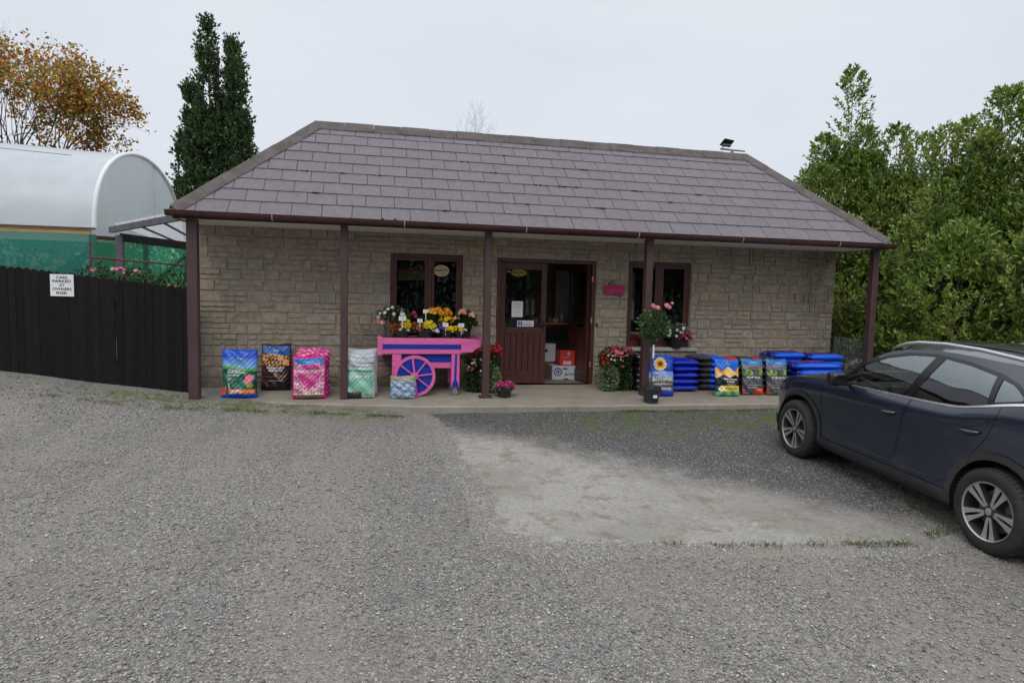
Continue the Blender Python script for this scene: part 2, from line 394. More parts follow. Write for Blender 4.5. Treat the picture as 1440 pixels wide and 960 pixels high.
# worn tarmac and concrete apron in front of the door
patch = [(.75,8.96),(1.0,8.1),(.96,7.3),(.98,6.6),(1.06,5.55),(1.0,4.8),(1.22,4.56),(2.0,4.42),(3.1,4.24),(4.1,4.13),(4.7,4.3),(4.88,5.05),(5.1,5.8),(5.7,6.6),(6.9,7.4),(7.5,8.84)]
def in_poly(x, y, P):
    ins = np.zeros(np.shape(x), bool); n = len(P)
    for i in range(n):
        x0, y0 = P[i]; x1, y1 = P[(i+1)%n]
        c = ((y0 > y) != (y1 > y)) & (x < (x1-x0)*(y-y0)/(y1-y0+1e-12)+x0)
        ins ^= c
    return ins
def apron_material():
    m, nt, out = new_mat('worn_apron')
    P = objco(nt, True)
    sx = N(nt, 'ShaderNodeSeparateXYZ'); L(nt, P, sx.inputs[0]); X, Y = sx.outputs[0], sx.outputs[1]
    w = mth(nt, 'MULTIPLY', mth(nt, 'SUBTRACT', noise(nt, 1.3, 6, .65, P), .5), 2.2)
    w2 = mth(nt, 'MULTIPLY', mth(nt, 'SUBTRACT', noise(nt, 4, 6, .7, P), .5), 1.0)
    a = mth(nt, 'ADD', mth(nt, 'ADD', X, w), w2)
    left = mth(nt, 'SUBTRACT', 1.0, sstep(nt, mth(nt, 'SUBTRACT', a, mth(nt, 'MULTIPLY', Y, -.12)), 2.15, 2.75))
    b_ = mth(nt, 'ADD', mth(nt, 'ADD', mth(nt, 'ADD', Y, mth(nt, 'MULTIPLY', X, .17)), mth(nt, 'MULTIPLY', w, .8)), w2)
    front = mth(nt, 'SUBTRACT', 1.0, sstep(nt, b_, 5.5, 6.9))
    topcut = mth(nt, 'SUBTRACT', 1.0, sstep(nt, Y, 7.6, 8.3))
    q_ = mth(nt, 'ADD', mth(nt, 'ADD', mth(nt, 'ADD', Y, mth(nt, 'MULTIPLY', X, 1.05)), mth(nt, 'MULTIPLY', w, .75)), mth(nt, 'MULTIPLY', w2, 1.3))
    sweep = mth(nt, 'SUBTRACT', 1.0, sstep(nt, q_, 8.5, 9.9))
    lt = mth(nt, 'MULTIPLY', sweep, topcut)
    vv = N(nt, 'ShaderNodeTexVoronoi'); vv.inputs['Scale'].default_value = 120; L(nt, P, vv.inputs['Vector'])
    s = N(nt, 'ShaderNodeSeparateColor'); L(nt, vv.outputs['Color'], s.inputs[0])
    dark = ramp(nt, [(0,(.022,.021,.024)),(.5,(.050,.047,.053)),(.8,(.095,.09,.092)),(.9,(.2,.195,.19)),(1,(.5,.49,.47))], s.outputs[0]).outputs[0]
    light = ramp(nt, [(.2,(.14,.135,.125)),(.42,(.27,.26,.235)),(.58,(.36,.35,.32)),(.8,(.54,.53,.50))], noise(nt, 24, 8, .8, P)).outputs[0]
    light = mixc(nt, mth(nt, 'MULTIPLY', sstep(nt, noise(nt, .9, 5, .6, P), .45, .62), .45), light, (.19,.18,.155))
    light = mixc(nt, mth(nt, 'MULTIPLY', sstep(nt, noise(nt, 3.1, 8, .8, P), .50, .62), .75), light, (.17,.15,.115))
    spk = sstep(nt, noise(nt, 45, 3, .7, P), .62, .7)
    light = mixc(nt, mth(nt, 'MULTIPLY', spk, .5), light, (.08,.075,.07))
    c = mixc(nt, lt, dark, light)
    c = mixc(nt, mth(nt, 'MULTIPLY', sstep(nt, noise(nt, 2.0, 7, .7, P), .52, .7), .4), c, (.17,.16,.135))
    c = mixc(nt, mth(nt, 'MULTIPLY', sstep(nt, noise(nt, 160, 2, .5, P), .58, .66), .4), c, (.36,.35,.33))
    mo = mth(nt, 'MULTIPLY', sstep(nt, Y, 6.6, 8.3), sstep(nt, noise(nt, 3.3, 8, .75, P), .43, .6))
    mo = mth(nt, 'MULTIPLY', mo, sstep(nt, X, 1.5, 3.6))
    c = mixc(nt, mth(nt, 'MULTIPLY', mo, .85), c, mixc(nt, noise(nt, 50, 3, .6, P), (.035,.06,.012), (.12,.165,.03)))
    gc, gh = ground_color(nt, P)
    at = N(nt, 'ShaderNodeAttribute', attribute_name='edge')
    e_ = mth(nt, 'ADD', at.outputs['Fac'], mth(nt, 'ADD', mth(nt, 'MULTIPLY', mth(nt, 'SUBTRACT', noise(nt, 6, 7, .75, P), .5), .55), mth(nt, 'MULTIPLY', mth(nt, 'SUBTRACT', noise(nt, 60, 3, .6, P), .5), .22)))
    ef = sstep(nt, e_, .0, .035)
    c = mixc(nt, ef, gc, c)
    p = N(nt, 'ShaderNodeBsdfPrincipled'); L(nt, c, p.inputs['Base Color']); p.inputs['Roughness'].default_value = .85
    p.inputs['Specular IOR Level'].default_value = .25
    b = N(nt, 'ShaderNodeBump'); b.inputs['Strength'].default_value = .6; b.inputs['Distance'].default_value = .01
    L(nt, mth(nt, 'ADD', noise(nt, 70, 5, .7, P), mth(nt, 'MULTIPLY', vv.outputs['Distance'], -.6)), b.inputs['Height']); L(nt, b.outputs[0], p.inputs['Normal'])
    L(nt, p.outputs[0], out.inputs[0]); return m
M['apron'] = apron_material()
def jag(P, amp, step):
    out = []
    n = len(P)
    for i in range(n):
        a = np.array(P[i]); b = np.array(P[(i+1)%n]); k = max(1, int(np.linalg.norm(b-a)/step))
        for j in range(k):
            q = a+(b-a)*j/k
            edge = 0 if (i == n-1) else 1
            q = q+edge*amp*np.array([math.sin(q[1]*9+q[0]*4)+.8*rng.normal(), math.cos(q[0]*8+q[1]*3)+.8*rng.normal()])*.6
            out.append((float(q[0]), float(q[1])))
    return out
def seg_dist(X, Y, P):
    D = np.full(X.shape, 9.0)
    for i in range(len(P)-1):
        ax, ay = P[i]; bx, by = P[i+1]; t = np.clip(((X-ax)*(bx-ax)+(Y-ay)*(by-ay))/((bx-ax)**2+(by-ay)**2), 0, 1)
        D = np.minimum(D, np.hypot(X-ax-t*(bx-ax), Y-ay-t*(by-ay)))
    return D
gx = np.arange(.35, 8.0, .04); gy_ = np.arange(3.75, 8.90, .04)
X, Y = np.meshgrid(gx, gy_); ins = in_poly(X, Y, patch); D = seg_dist(X, Y, patch); D = np.where(ins | ((Y > 8.8) & (X > .75) & (X < 7.5)), D, -D)
Z = gzn(X, Y)+.006-.02*sm(-.2,-.3,D); idx = np.arange(X.size).reshape(X.shape); F = np.stack([idx[:-1,:-1], idx[:-1,1:], idx[1:,1:], idx[1:,:-1]], -1).reshape(-1,4)
keepf = (D.ravel()[F].max(1) > -.33); F = F[keepf]; used = np.unique(F); rm = -np.ones(X.size, int); rm[used] = np.arange(len(used))
ap = npmesh('pavement_apron', np.stack([X, Y, Z], -1).reshape(-1,3)[used], rm[F], M['apron'], smooth=True)
at_ = ap.data.attributes.new('edge', 'FLOAT', 'POINT'); at_.data.foreach_set('value', D.ravel()[used].astype(np.float32)); tag(ap, kind='structure')

# loose stones
def stones(n, x0, x1, y0, y1, smin, smax, dens=None):
    P = np.stack([rng.uniform(x0, x1, n), rng.uniform(y0, y1, n)], 1)
    return P, smin+(smax-smin)*rng.random(n)**3
sets = [stones(42000, -4, 5.5, 2.2, 4.6, .0045, .0145), stones(34000, -6, 7, 4.6, 7.2, .005, .016), stones(16000, -6.5, 7.5, 7.2, 9.6, .006, .017)]
P = np.concatenate([s[0] for s in sets]); S = np.concatenate([s[1] for s in sets])
ip = in_poly(P[:,0], P[:,1], patch)
pd = seg_dist(P[:,0], P[:,1], patch)
keep = (~ip | (rng.random(len(P)) < np.maximum(.07, .8-pd*4))) & ((P[:,1] < 8.8) | ((P[:,0] < .2) & (P[:,1] < 9.35-.1*np.clip(P[:,0]+2,-9,2))) | ((P[:,0] < -2.6)))
cl = np.sin(P[:,0]*1.9+np.sin(P[:,1]*1.3)*2)*np.cos(P[:,1]*2.1+P[:,0]*.7)
keep &= rng.random(len(P)) < (.62+.38*cl)
P = P[keep]; S = S[keep]; n = len(P)
base = np.array([(1,0,.1),(0,1,.1),(-1,0,.1),(0,-1,.1),(.1,.1,.42),(0,0,-.3)])
V = base[None]*(1+rng.uniform(-.35, .35, (n,6,1)))
an = rng.uniform(0, 6.28, n); ca, sa = np.cos(an)[:,None], np.sin(an)[:,None]
asp = rng.uniform(.55, 1, (n,1))
vx = V[:,:,0]; vy = V[:,:,1]*asp
V = np.stack([vx*ca-vy*sa, vx*sa+vy*ca, V[:,:,2]], -1)*S[:,None,None]
V += np.stack([P[:,0], P[:,1], gzn(P[:,0], P[:,1])+S*.12+.004], -1)[:,None,:]
Fb = np.array([(0,1,4),(1,2,4),(2,3,4),(3,0,4),(1,0,5),(2,1,5),(3,2,5),(0,3,5)])
F = (np.arange(n)[:,None,None]*6+Fb[None]).reshape(-1,3)
M['pebble'] = islandmat('pebbles', [(0,(.14,.135,.125)),(.2,(.27,.265,.25)),(.45,(.36,.35,.33)),(.62,(.44,.41,.355)),(.74,(.29,.315,.355)),(.84,(.46,.35,.27)),(.93,(.50,.45,.38)),(1,(.80,.78,.74))], .8, .2, 80, .2)
tag(npmesh('gravel', V.reshape(-1,3), F, M['pebble']), 'loose grey and tan gravel stones strewn over the yard', 'gravel', kind='stuff')

# grass and moss tufts along the edge of the apron
def tufts(name, pts, n, hgt, mat, label):
    pts = np.array(pts); idx = rng.integers(0, len(pts)-1, n); t = rng.random((n,1))
    q = pts[idx]*(1-t)+pts[idx+1]*t+rng.normal(size=(n,2))*[.05,.035]
    clump = (np.sin(q[:,0]*7)+np.sin(q[:,0]*17+1)) > rng.normal(size=n)*.7-.1
    q = q[clump]; P3 = np.stack([q[:,0], q[:,1], gzn(q[:,0], q[:,1])+.004], 1)
    D = np.stack([rng.normal(size=len(q))*.6, rng.normal(size=len(q))*.6, np.ones(len(q))], 1)
    o = leaves(name, P3, D, hgt*rng.uniform(.4, 1.2, len(q)), .006, mat)
    return tag(o, label, 'grass', kind='stuff')
M['grass'] = leafmat('grass_blades', [(0,(.05,.08,.015)),(.5,(.10,.14,.03)),(1,(.20,.19,.06))], .3)
tufts('grass', [(2.2,4.38),(3.1,4.22),(3.6,4.16),(4.1,4.1),(4.7,4.28),(4.95,5.0),(5.1,6.1)], 2600, .03, M['grass'], 'ragged line of moss and grass along the apron edge')
tufts('grass', [(-4.2,9.35),(-2.7,9.0),(-1.5,8.92),(-.3,8.8),(.4,8.72)], 3600, .022, M['grass'], 'low moss strip in the gravel left of the porch')
tufts('grass', [(3.6,8.78),(4.5,8.74),(5.9,8.75),(7,8.8)], 2200, .03, M['grass'], 'weeds growing along the slab edge near the car')

# fallen leaves
M['deadleaf'] = leafmat('dead_leaf', [(0,(.22,.10,.05)),(1,(.34,.2,.1))], .2)
for (lx, ly, lab) in ((4.55,6.3,'brown fallen leaf on tarmac beside the front wheel'),(5.35,8.6,'pale yellow fallen leaf in front of the blue bag stack')):
    P3 = np.array([[lx+a, ly+b, float(gzn(lx, ly))+.015] for a, b in ((0,0),(.02,.01),(-.02,.012))])
    o = leaves('fallen_leaf', P3, np.array([[1,.2,.15],[.3,1,.1],[-1,.3,.1]]), .06, .035, M['deadleaf'], up=np.array([[0,0,1.]]))
    tag(o, lab, 'leaf')

nl = 420
lx = rng.uniform(-6.2, -.6, nl); ly = 8.75+rng.random(nl)**.6*.9+np.clip(-lx-2.5, 0, 9)*.26*rng.random(nl); ok_ = ly < 9.82+np.clip(-lx-2.6, 0, 9)*.2; ok_ &= (lx < -2.5) | (ly < 9.15); lx, ly = lx[ok_], ly[ok_]
o = leaves('leaf_litter', np.stack([lx, ly, gzn(lx, ly)+.008], 1), np.stack([rng.normal(size=len(lx)), rng.normal(size=len(lx)), rng.normal(size=len(lx))*.15], 1), rng.uniform(.02,.05,len(lx)), .02, leafmat('litter_leaf', [(0,(.10,.05,.02)),(.6,(.22,.13,.06)),(1,(.36,.27,.14))], .1), up=np.array([[0,0,1.]]))
tag(o, 'small brown fallen leaves scattered along the fence and slab', 'leaf litter', kind='stuff')

# porch slab
slab = [(-2.62,9.98),(-2.2,9.50),(-.4,9.18),(.8,8.98),(2.3,8.92),(4,8.86),(8.7,8.84)]
def concrete_mat():
    m, nt, out = new_mat('porch_concrete'); P = objco(nt, True)
    c = ramp(nt, [(.25,(.20,.18,.145)),(.5,(.27,.245,.20)),(.75,(.34,.31,.26))], noise(nt, 2.2, 8, .7, P)).outputs[0]
    c = mixc(nt, mth(nt, 'MULTIPLY', sstep(nt, noise(nt, 9, 7, .75, P), .52, .7), .4), c, (.12,.11,.09))
    p = N(nt, 'ShaderNodeBsdfPrincipled'); L(nt, c, p.inputs['Base Color']); p.inputs['Roughness'].default_value = .75
    b = N(nt, 'ShaderNodeBump'); b.inputs['Strength'].default_value = .4; b.inputs['Distance'].default_value = .008
    L(nt, noise(nt, 60, 6, .7, P), b.inputs['Height']); L(nt, b.outputs[0], p.inputs['Normal']); L(nt, p.outputs[0], out.inputs[0]); return m
M['concrete'] = concrete_mat()
mb = MB()
def szf(y): return -.085+(y-9.0)*.062 if y < 10.34 else 0.0
SX = [s[0] for s in slab]; SY = [s[1] for s in slab]
xx = np.linspace(-2.62, 8.7, 60)
cols = []
for x in xx:
    y0 = float(np.interp(x, SX, SY)) + .012*math.sin(x*7)
    cols.append([(x, y0, -.4), (x, y0-.004, szf(y0)-.02), (x, y0+.015, szf(y0)), (x, 9.9, szf(9.9)), (x, 10.36, -.002)])
vs = [p for c_ in cols for p in c_]; k = 5
mb.add(vs, [(i*k+j, (i+1)*k+j, (i+1)*k+j+1, i*k+j+1) for i in range(len(cols)-1) for j in range(k-1)])
tag(mb.build('pavement', M['concrete'], smooth=25), kind='structure')

# ------------------------------------------------------------------ building
WX0, WX1, WY, WB = -2.515, 8.35, 10.34, 13.0
WH = 2.44
shop = thing('shop_building', 'single storey grey stone shop with slate roof and timber porch posts', 'building', (2.9, 11.5, 0))
opens = [(.278,1.44,.56,2.118), (1.996,3.716,-.2,2.102), (4.29,5.475,.645,2.12)]
def clip_rects(r, holes):
    out = [r]
    for h in holes:
        nx = []
        for (a, b, c_, d) in out:
            if b <= h[0] or a >= h[1] or d <= h[2] or c_ >= h[3]: nx.append((a, b, c_, d)); continue
            if a < h[0]: nx.append((a, h[0], c_, d))
            if b > h[1]: nx.append((h[1], b, c_, d))
            aa, bb = max(a, h[0]), min(b, h[1])
            if c_ < h[2]: nx.append((aa, bb, c_, h[2]))
            if d > h[3]: nx.append((aa, bb, h[3], d))
        out = nx
    return [q for q in out if q[1]-q[0] > .02 and q[3]-q[2] > .012]
def blocks(mb, u0, u1, z0, z1, fn, holes=[]):
    g = .0065
    z = z0; rows = 0
    while z < z1-.01:
        h = random.choice([.155,.165,.15,.17]); h = min(h, z1-z)
        u = u0-random.random()*.1
        while u < u1:
            w = random.choice([.2,.26,.32,.38,.44,.5])*random.uniform(.9, 1.1)
            a, b = max(u, u0), min(u+w, u1); u += w
            if b-a < .03: continue
            kind = random.random()
            if kind < .34:
                f = random.choice([.45,.5,.55]); subs = [(a, b, z, z+h*f), (a, b, z+h*f, z+h)]
            elif kind < .52 and b-a > .25:
                m_ = a+(b-a)*random.uniform(.35, .65); subs = [(a, m_, z, z+h), (m_, b, z, z+h*.5), (m_, b, z+h*.5, z+h)]
            else: subs = [(a, b, z, z+h)]
            for s_ in subs:
                for (p, q, r_, t) in clip_rects(s_, holes):
                    p += g; q -= g; r_ += g; t -= g
                    if q-p < .015 or t-r_ < .01: continue
                    d = random.uniform(.0, .012); e = .006
                    nu = max(1, int((q-p)/.07)); nv = max(1, int((t-r_)/.06))
                    us = [p, p+e]+[p+e+(q-p-2*e)*i/nu for i in range(1, nu)]+[q-e, q]
                    zs_ = [r_, r_+e]+[r_+e+(t-r_-2*e)*i/nv for i in range(1, nv)]+[t-e, t]
                    vs = []
                    for j, zz in enumerate(zs_):
                        for i, uu in enumerate(us):
                            edge = i in (0, len(us)-1) or j in (0, len(zs_)-1)
                            dd = -.016 if edge else d+random.uniform(-.004, .004)
                            vs.append(fn(uu, zz, dd))
                    nU = len(us)
                    mb.add(vs, [(j*nU+i, j*nU+i+1, (j+1)*nU+i+1, (j+1)*nU+i) for j in range(len(zs_)-1) for i in range(nU-1)])
        z += h; rows += 1
mb = MB(); mb.mi = 0
blocks(mb, WX0, WX1, -.16, WH, lambda u, z, d: (u, WY-d, z), opens)
blocks(mb, WY, WB, -.16, WH, lambda u, z, d: (WX0-d, WB+WY-u, z))
blocks(mb, WY, WB, -.16, WH, lambda u, z, d: (WX1+d, u, z))
blocks(mb, WX0, WX1, -.16, WH, lambda u, z, d: (WX1+WX0-u, WB+d, z))
# reveals as blocks
for (a, b, c_, d_) in opens:
    blocks(mb, .0, .10, max(c_, -.16), d_, lambda u, z, d, a=a: (a+d-.003, WY+u+.004, z) )
    blocks(mb, .0, .10, max(c_, -.16), d_, lambda u, z, d, b=b: (b-d+.003, WY+.104-u, z))
mb.mi = 1
t_ = .013
for (a, b, c_, d_) in clip_rects((WX0+t_, WX1-t_, -.16, WH), opens): mb.box((a, WY+t_, c_), (b, WY+.11, d_))
mb.box((WX0+t_, WY+.112, -.16), (WX0+.22, WB-.22, WH)); mb.box((WX1-.22, WY+.112, -.16), (WX1-t_, WB-.22, WH)); mb.box((WX0+t_, WB-.21, -.16), (WX1-t_, WB-t_, WH))
mb.build('wall', [M['stone'], M['mortar']], shop)
# interior shell
mb = MB(); mb.mi = 0
a0, a1, b0, b1 = WX0+.24, WX1-.24, WY+.125, WB-.24
mb.add([(a0,b0,.004),(a1,b0,.004),(a1,b1,.004),(a0,b1,.004)], [(0,1,2,3)])
mb.add([(a0,b0,WH-.04),(a1,b0,WH-.04),(a1,b1,WH-.04),(a0,b1,WH-.04)], [(3,2,1,0)])
mb.build('shop_floor', pmat('shop_floor', (.20,.17,.12), .7, .3, 5), shop)
mb = MB()
mb.add([(a0,b1,0),(a1,b1,0),(a1,b1,WH),(a0,b1,WH)], [(3,2,1,0)])
mb.build('interior_wall', M['plaster'], shop)

# roof ------------------------------------------------------------
EX0, EX1, EY0, EZ = -2.60, 8.54, 9.30, 2.52
RX0, RX1, RY, RZ = -.9165, 6.94, 11.2, 4.19
EY1 = 2*RY-EY0
def clip2(poly, a, b):   # keep left of a->b
    out = []; n = len(poly)
    def sd(p): return (b[0]-a[0])*(p[1]-a[1])-(b[1]-a[1])*(p[0]-a[0])
    for i in range(n):
        p, q = poly[i], poly[(i+1)%n]; dp, dq = sd(p), sd(q)
        if dp >= 0: out.append(p)
        if dp*dq < 0:
            t = dp/(dp-dq); out.append((p[0]+(q[0]-p[0])*t, p[1]+(q[1]-p[1])*t))
    return out
def slate_plane(mb, p0, p1, r0, r1, ncourse, w):
    p0, p1, r0, r1 = map(Vector, (p0, p1, r0, r1))
    U = (p1-p0).normalized(); Wd = (p1-p0).length
    rr = (r0-p0); V = (rr-U*rr.dot(U)); H = V.length; V = V.normalized(); Nn = U.cross(V).normalized()
    if Nn.z < 0: Nn = -Nn
    pl = [(0,0),(Wd,0),((r1-p0).dot(U), H),((r0-p0).dot(U), H)]
    gau = H/ncourse
    for c_ in range(ncourse):
        y0 = c_*gau-(.03 if c_ == 0 else 0); y1 = (c_+1)*gau
        x = -(c_ % 2)*w/2-w*.3+random.uniform(-.01, .01)
        while x < Wd:
            g = .003+random.random()*.002
            sag = random.uniform(-.003, .003)
            rect = [(x+g, y0+sag), (x+w-g, y0+sag+random.uniform(-.002,.002)), (x+w-g, y1+.02), (x+g, y1+.02)]
            x += w
            q = rect
            for i in range(4):
                a, b = pl[i], pl[(i+1)%4]
                if i == 0: continue
                q = clip2(q, a, b)
                if len(q) < 3: break
            if len(q) < 3: continue
            th = .009; vs = []
            rn = random.uniform(-.001, .0015)
            for (u, v) in q:
                lift = .011*(1-(v-y0)/(gau))+.004+rn
                vs.append(p0+U*u+V*v+Nn*lift)
            vb = [p-Nn*th for p in vs]; n = len(q)
            fs = [tuple(range(n))]+[(i, i+n, (i+1)%n+n, (i+1)%n) for i in range(n)]
            mb.add([tuple(p) for p in vs+vb], [tuple(reversed(f)) for f in fs] if False else fs)
    return
mb = MB(); mb.mi = 0
NC = 9
slate_plane(mb, (EX0,EY0,EZ), (EX1,EY0,EZ), (RX0,RY,RZ), (RX1,RY,RZ), NC, .405)
slate_plane(mb, (EX0,EY1,EZ), (EX0,EY0,EZ), (RX0,RY,RZ), (RX0,RY,RZ), NC, .405)
slate_plane(mb, (EX1,EY0,EZ), (EX1,EY1,EZ), (RX1,RY,RZ), (RX1,RY,RZ), NC, .405)
slate_plane(mb, (EX1,EY1,EZ), (EX0,EY1,EZ), (RX1,RY,RZ), (RX0,RY,RZ), NC, .405)
mb.mi = 1
d = .014
mb.add([(EX0,EY0,EZ-d),(EX1,EY0,EZ-d),(EX1,EY1,EZ-d),(EX0,EY1,EZ-d),(RX0,RY,RZ-d),(RX1,RY,RZ-d)], [(0,1,5,4),(1,2,5),(2,3,4,5),(3,0,4)])
roof = mb.build('roof', [M['slate'], M['softblack']], shop)
# ridge and hip caps
def caps(name, p, q, n, wd, nA, nB):
    p = Vector(p); q = Vector(q); mb = MB(); D = (q-p); dn = D.normalized()
    for i in range(n):
        a = p+D*(i/n)+dn*(.002 if i else 0); b = p+D*((i+1)/n)-dn*.003
        l0 = .012 + (.006 if i % 2 else 0)
        ra = [a+nA*wd-Vector((0,0,.0)), a+Vector((0,0,.045)), a+nB*wd]
        rb = [b+nA*wd, b+Vector((0,0,.045)), b+nB*wd]
        up = Vector((0,0,l0))
        vs = [v+up for v in ra+rb]+[v+up-Vector((0,0,.02)) for v in ra+rb]
        mb.add([tuple(v) for v in vs], [(0,1,4,3),(1,2,5,4),(6,7,1,0),(7,8,2,1),(3,4,10,9),(4,5,11,10),(0,3,9,6),(2,8,11,5)])
    return mb
F_ = Vector((0,EY0-RY,EZ-RZ)).normalized(); B_ = Vector((0,RY-EY0,EZ-RZ)).normalized()
mb = caps('r', (RX0,RY,RZ+.02), (RX1,RY,RZ+.02), 17, .15, F_, B_)
mb.build('ridge_cap', M['ridge'], shop)
def hip(e, r):
    e = Vector(e); r = Vector(r); D = (r-e).normalized()
    ff = Vector((1 if e.x < 2 else -1, 0, 0)); ff = (ff-D*ff.dot(D)).normalized()
    bb = Vector((0, 1 if e.y < RY else -1, 0)); bb = (bb-D*bb.dot(D)).normalized()
    caps('h', e+Vector((0,0,.015)), r+Vector((0,0,.02)), 6, .15, ff, bb).build('hip_cap', M['ridge'], shop)
hip((EX0,EY0,EZ), (RX0,RY,RZ)); hip((EX1,EY0,EZ), (RX1,RY,RZ)); hip((EX0,EY1,EZ), (RX0,RY,RZ)); hip((EX1,EY1,EZ), (RX1,RY,RZ))
# moss clumps on slates
mb = MB(); M['moss'] = pmat('roof_moss', (.012,.015,.008), .95, .5, 60, .8, 100)
for (fx, fy) in ((.145,.47),(.195,.475),(.235,.475),(.165,.25),(.47,.46),(.5,.47),(.40,.55),(.52,.45),(.62,.44),(.66,.30),(.72,.45),(.33,.12),(.265,.03),(.25,.03),(.36,.62),(.55,.62),(.42,.73),(.55,.24),(.44,.27)):
    u = fx*(EX1-EX0)+EX0; row = round(fy*NC); p = Vector((u, EY0+(RY-EY0)*row/NC, EZ+(RZ-EZ)*row/NC))
    for k_ in range(random.randint(2, 6)):
        mb.ball((p.x+random.uniform(-.05,.05)*random.choice([1,2]), p.y-.012, p.z+.006), random.uniform(.008, .018), 6, 4, (1.5,.7,.7))
mb.build('moss', M['moss'], roof)
# gutter, fascia, soffit, posts
mb = MB()
def gut(p, q):
    p = Vector(p); q = Vector(q); D = (q-p).normalized(); outw = Vector((D.y, -D.x, 0)); n = 8
    vs = []
    for e in (p, q):
        for i in range(n+1):
            a = math.pi*i/n; vs.append(tuple(e+outw*(.055-.055*math.cos(a))-Vector((0,0,1))*(.078*math.sin(a)**.8)))
        for i in range(n, -1, -1):
            a = math.pi*i/n; vs.append(tuple(e+outw*(.055-.050*math.cos(a))-Vector((0,0,1))*(.072*math.sin(a)**.8)))
    k = 2*(n+1)
    mb.add(vs, [(i, i+1, k+i+1, k+i) for i in range(k-1)]+[tuple(range(k)), tuple(reversed(range(k, 2*k)))])
gy = EY0-.005
gut((EX0-.045, gy, EZ-.005), (EX1+.045, gy, EZ-.03))
mb.build('gutter', M['gutter'], shop, smooth=True)
for i in range(13):
    x = EX0+.4+i*.88
    mb = MB(); mb.tube([(x, gy-.056+.062*math.cos(a), EZ-.012-(x-EX0)*.0022-.083*math.sin(a)) for a in np.linspace(0, math.pi, 9)], .0055, 5)
    mb.build('gutter_clip', M['clip'] if i % 2 else M['gutter'], shop, smooth=True)
mb = MB(); mb.box((EX0+.02, EY0+.004, EZ-.105), (EX1-.02, EY0+.026, EZ-.018)); mb.box((EX0+.02, EY0+.028, EZ-.105), (EX0+.04, EY1, EZ-.018)); mb.box((EX1-.04, EY0+.028, EZ-.105), (EX1-.02, EY1, EZ-.018))
mb.build('fascia', M['gutter'], shop)
mb = MB()
for i in range(8):
    y0 = EY0+.03+i*.124; mb.box((EX0+.05, y0, EZ-.095), (EX1-.05, y0+.121, EZ-.085))
mb.build('soffit', M['pvc'], shop)
mb = MB(); PY = 9.50
for x, w in ((-2.385,.135),(-.39,.105),(1.69,.105),(4.27,.115),(8.43,.115)):
    mb = MB(); mb.box((x-w/2, PY-w/2, szf(PY)-.02), (x+w/2, PY+w/2, EZ-.098), bev=.006)
    if x > 1 and x < 2: mb.box((x-w*.95, PY-w*.9, szf(PY)-.02), (x+w*.95, PY+w*.8, szf(PY)+.012), bev=.004)
    mb.build('porch_post', M['brown_paint'], shop)
mb = MB(); mb.tube([(6.515,10.30,2.45),(6.515,10.26,2.42),(6.52,10.25,2.2),(6.525,10.27,2.13),(6.54,10.28,2.16)], .008, 6); mb.build('hanging_bracket', M['softblack'], shop, smooth=True)

# windows ---------------------------------------------------------
def frame_rect(mb, x0, x1, z0, z1, y0, y1, w, wt=None):
    mb.box((x0, y0, z0), (x0+w, y1, z1), bev=.004); mb.box((x1-w, y0, z0), (x1, y1, z1), bev=.004)
    mb.box((x0+w+.001, y0, z1-(wt or w)), (x1-w-.001, y1, z1), bev=.004); mb.box((x0+w+.001, y0, z0), (x1-w-.001, y1, z0+w), bev=.004)
def window(x0, x1, z0, z1, mull):
    w = MB(); frame_rect(w, x0+.006, x1-.006, z0+.004, z1-.006, WY+.065, WY+.125, .055)
    w.box((mull-.035, WY+.067, z0+.061), (mull+.035, WY+.122, z1-.063), bev=.004)
    wi = w.build('window', M['dark_wood'], shop)
    for a, b in ((x0+.062, mull-.036), (mull+.036, x1-.062)):
        s = MB(); frame_rect(s, a, b, z0+.062, z1-.064, WY+.072, WY+.112, .042); s.build('sash', M['dark_wood'], wi)
        s = MB(); s.box((a+.043, WY+.090, z0+.105), (b-.043, WY+.094, z1-.107)); s.build('pane', M['glass'], wi)
    return wi
wA = window(.278, 1.44, .56, 2.118, .905)
wB = window(4.29, 5.475, .645, 2.12, 4.90)
for (x0, x1, z) in ((.15,1.57,.555),(4.15,5.62,.64)):
    mb = MB(); mb.box((x0, WY-.045, z-.058), (x1, WY+.063, z), bev=.006); mb.build('window_sill', M['concrete_sill'], shop)

# doors -----------------------------------------------------------
mb = MB()
mb.box((2.0, WY+.03, -.01), (2.06, WY+.12, 2.098), bev=.004); mb.box((3.652, WY+.03, -.01), (3.712, WY+.12, 2.098), bev=.004); mb.box((2.061, WY+.03, 2.038), (3.651, WY+.12, 2.098), bev=.004)
mb.build('door_frame', M['dark_wood'], shop)
def door_leaf(Mx, w, closed):
    d = MB()
    def bx(a, b, bev=.004): d.box(a, b, Mx, bev)
    st = .095; H = 2.03; z0 = .02
    bx((0,0,z0), (st,.045,H)); bx((w-st,0,z0), (w,.045,H)); bx((st+.001,0,H-.11), (w-st-.001,.045,H)); bx((st+.001,0,.86), (w-st-.001,.045,.955)); bx((st+.001,0,z0), (w-st-.001,.045,z0+.20))
    n = 6; pw = (w-2*st)/n
    for i in range(n): bx((st+i*pw+.002,.010,z0+.201), (st+(i+1)*pw-.002,.03,.859), .006)
    o = d.build('door', M['door_wood'], shop)
    g = MB(); g.box((st+.003,.018,.958), (w-st-.003,.023,H-.113), Mx); g.build('door_glass', M['glass'], o)
    h = MB(); h.box((w-.07,-.012,.93),(w-.03,-.001,1.06), Mx, .003); h.box((w-.13,-.05,1.0),(w-.04,-.035,1.02), Mx, .003); h.box((w-.06,-.036,1.0),(w-.045,-.011,1.02), Mx); h.build('handle', M['softblack'], o)
    return o
dA = door_leaf(Matrix.Translation((2.064, WY+.06, 0)), .80, True)
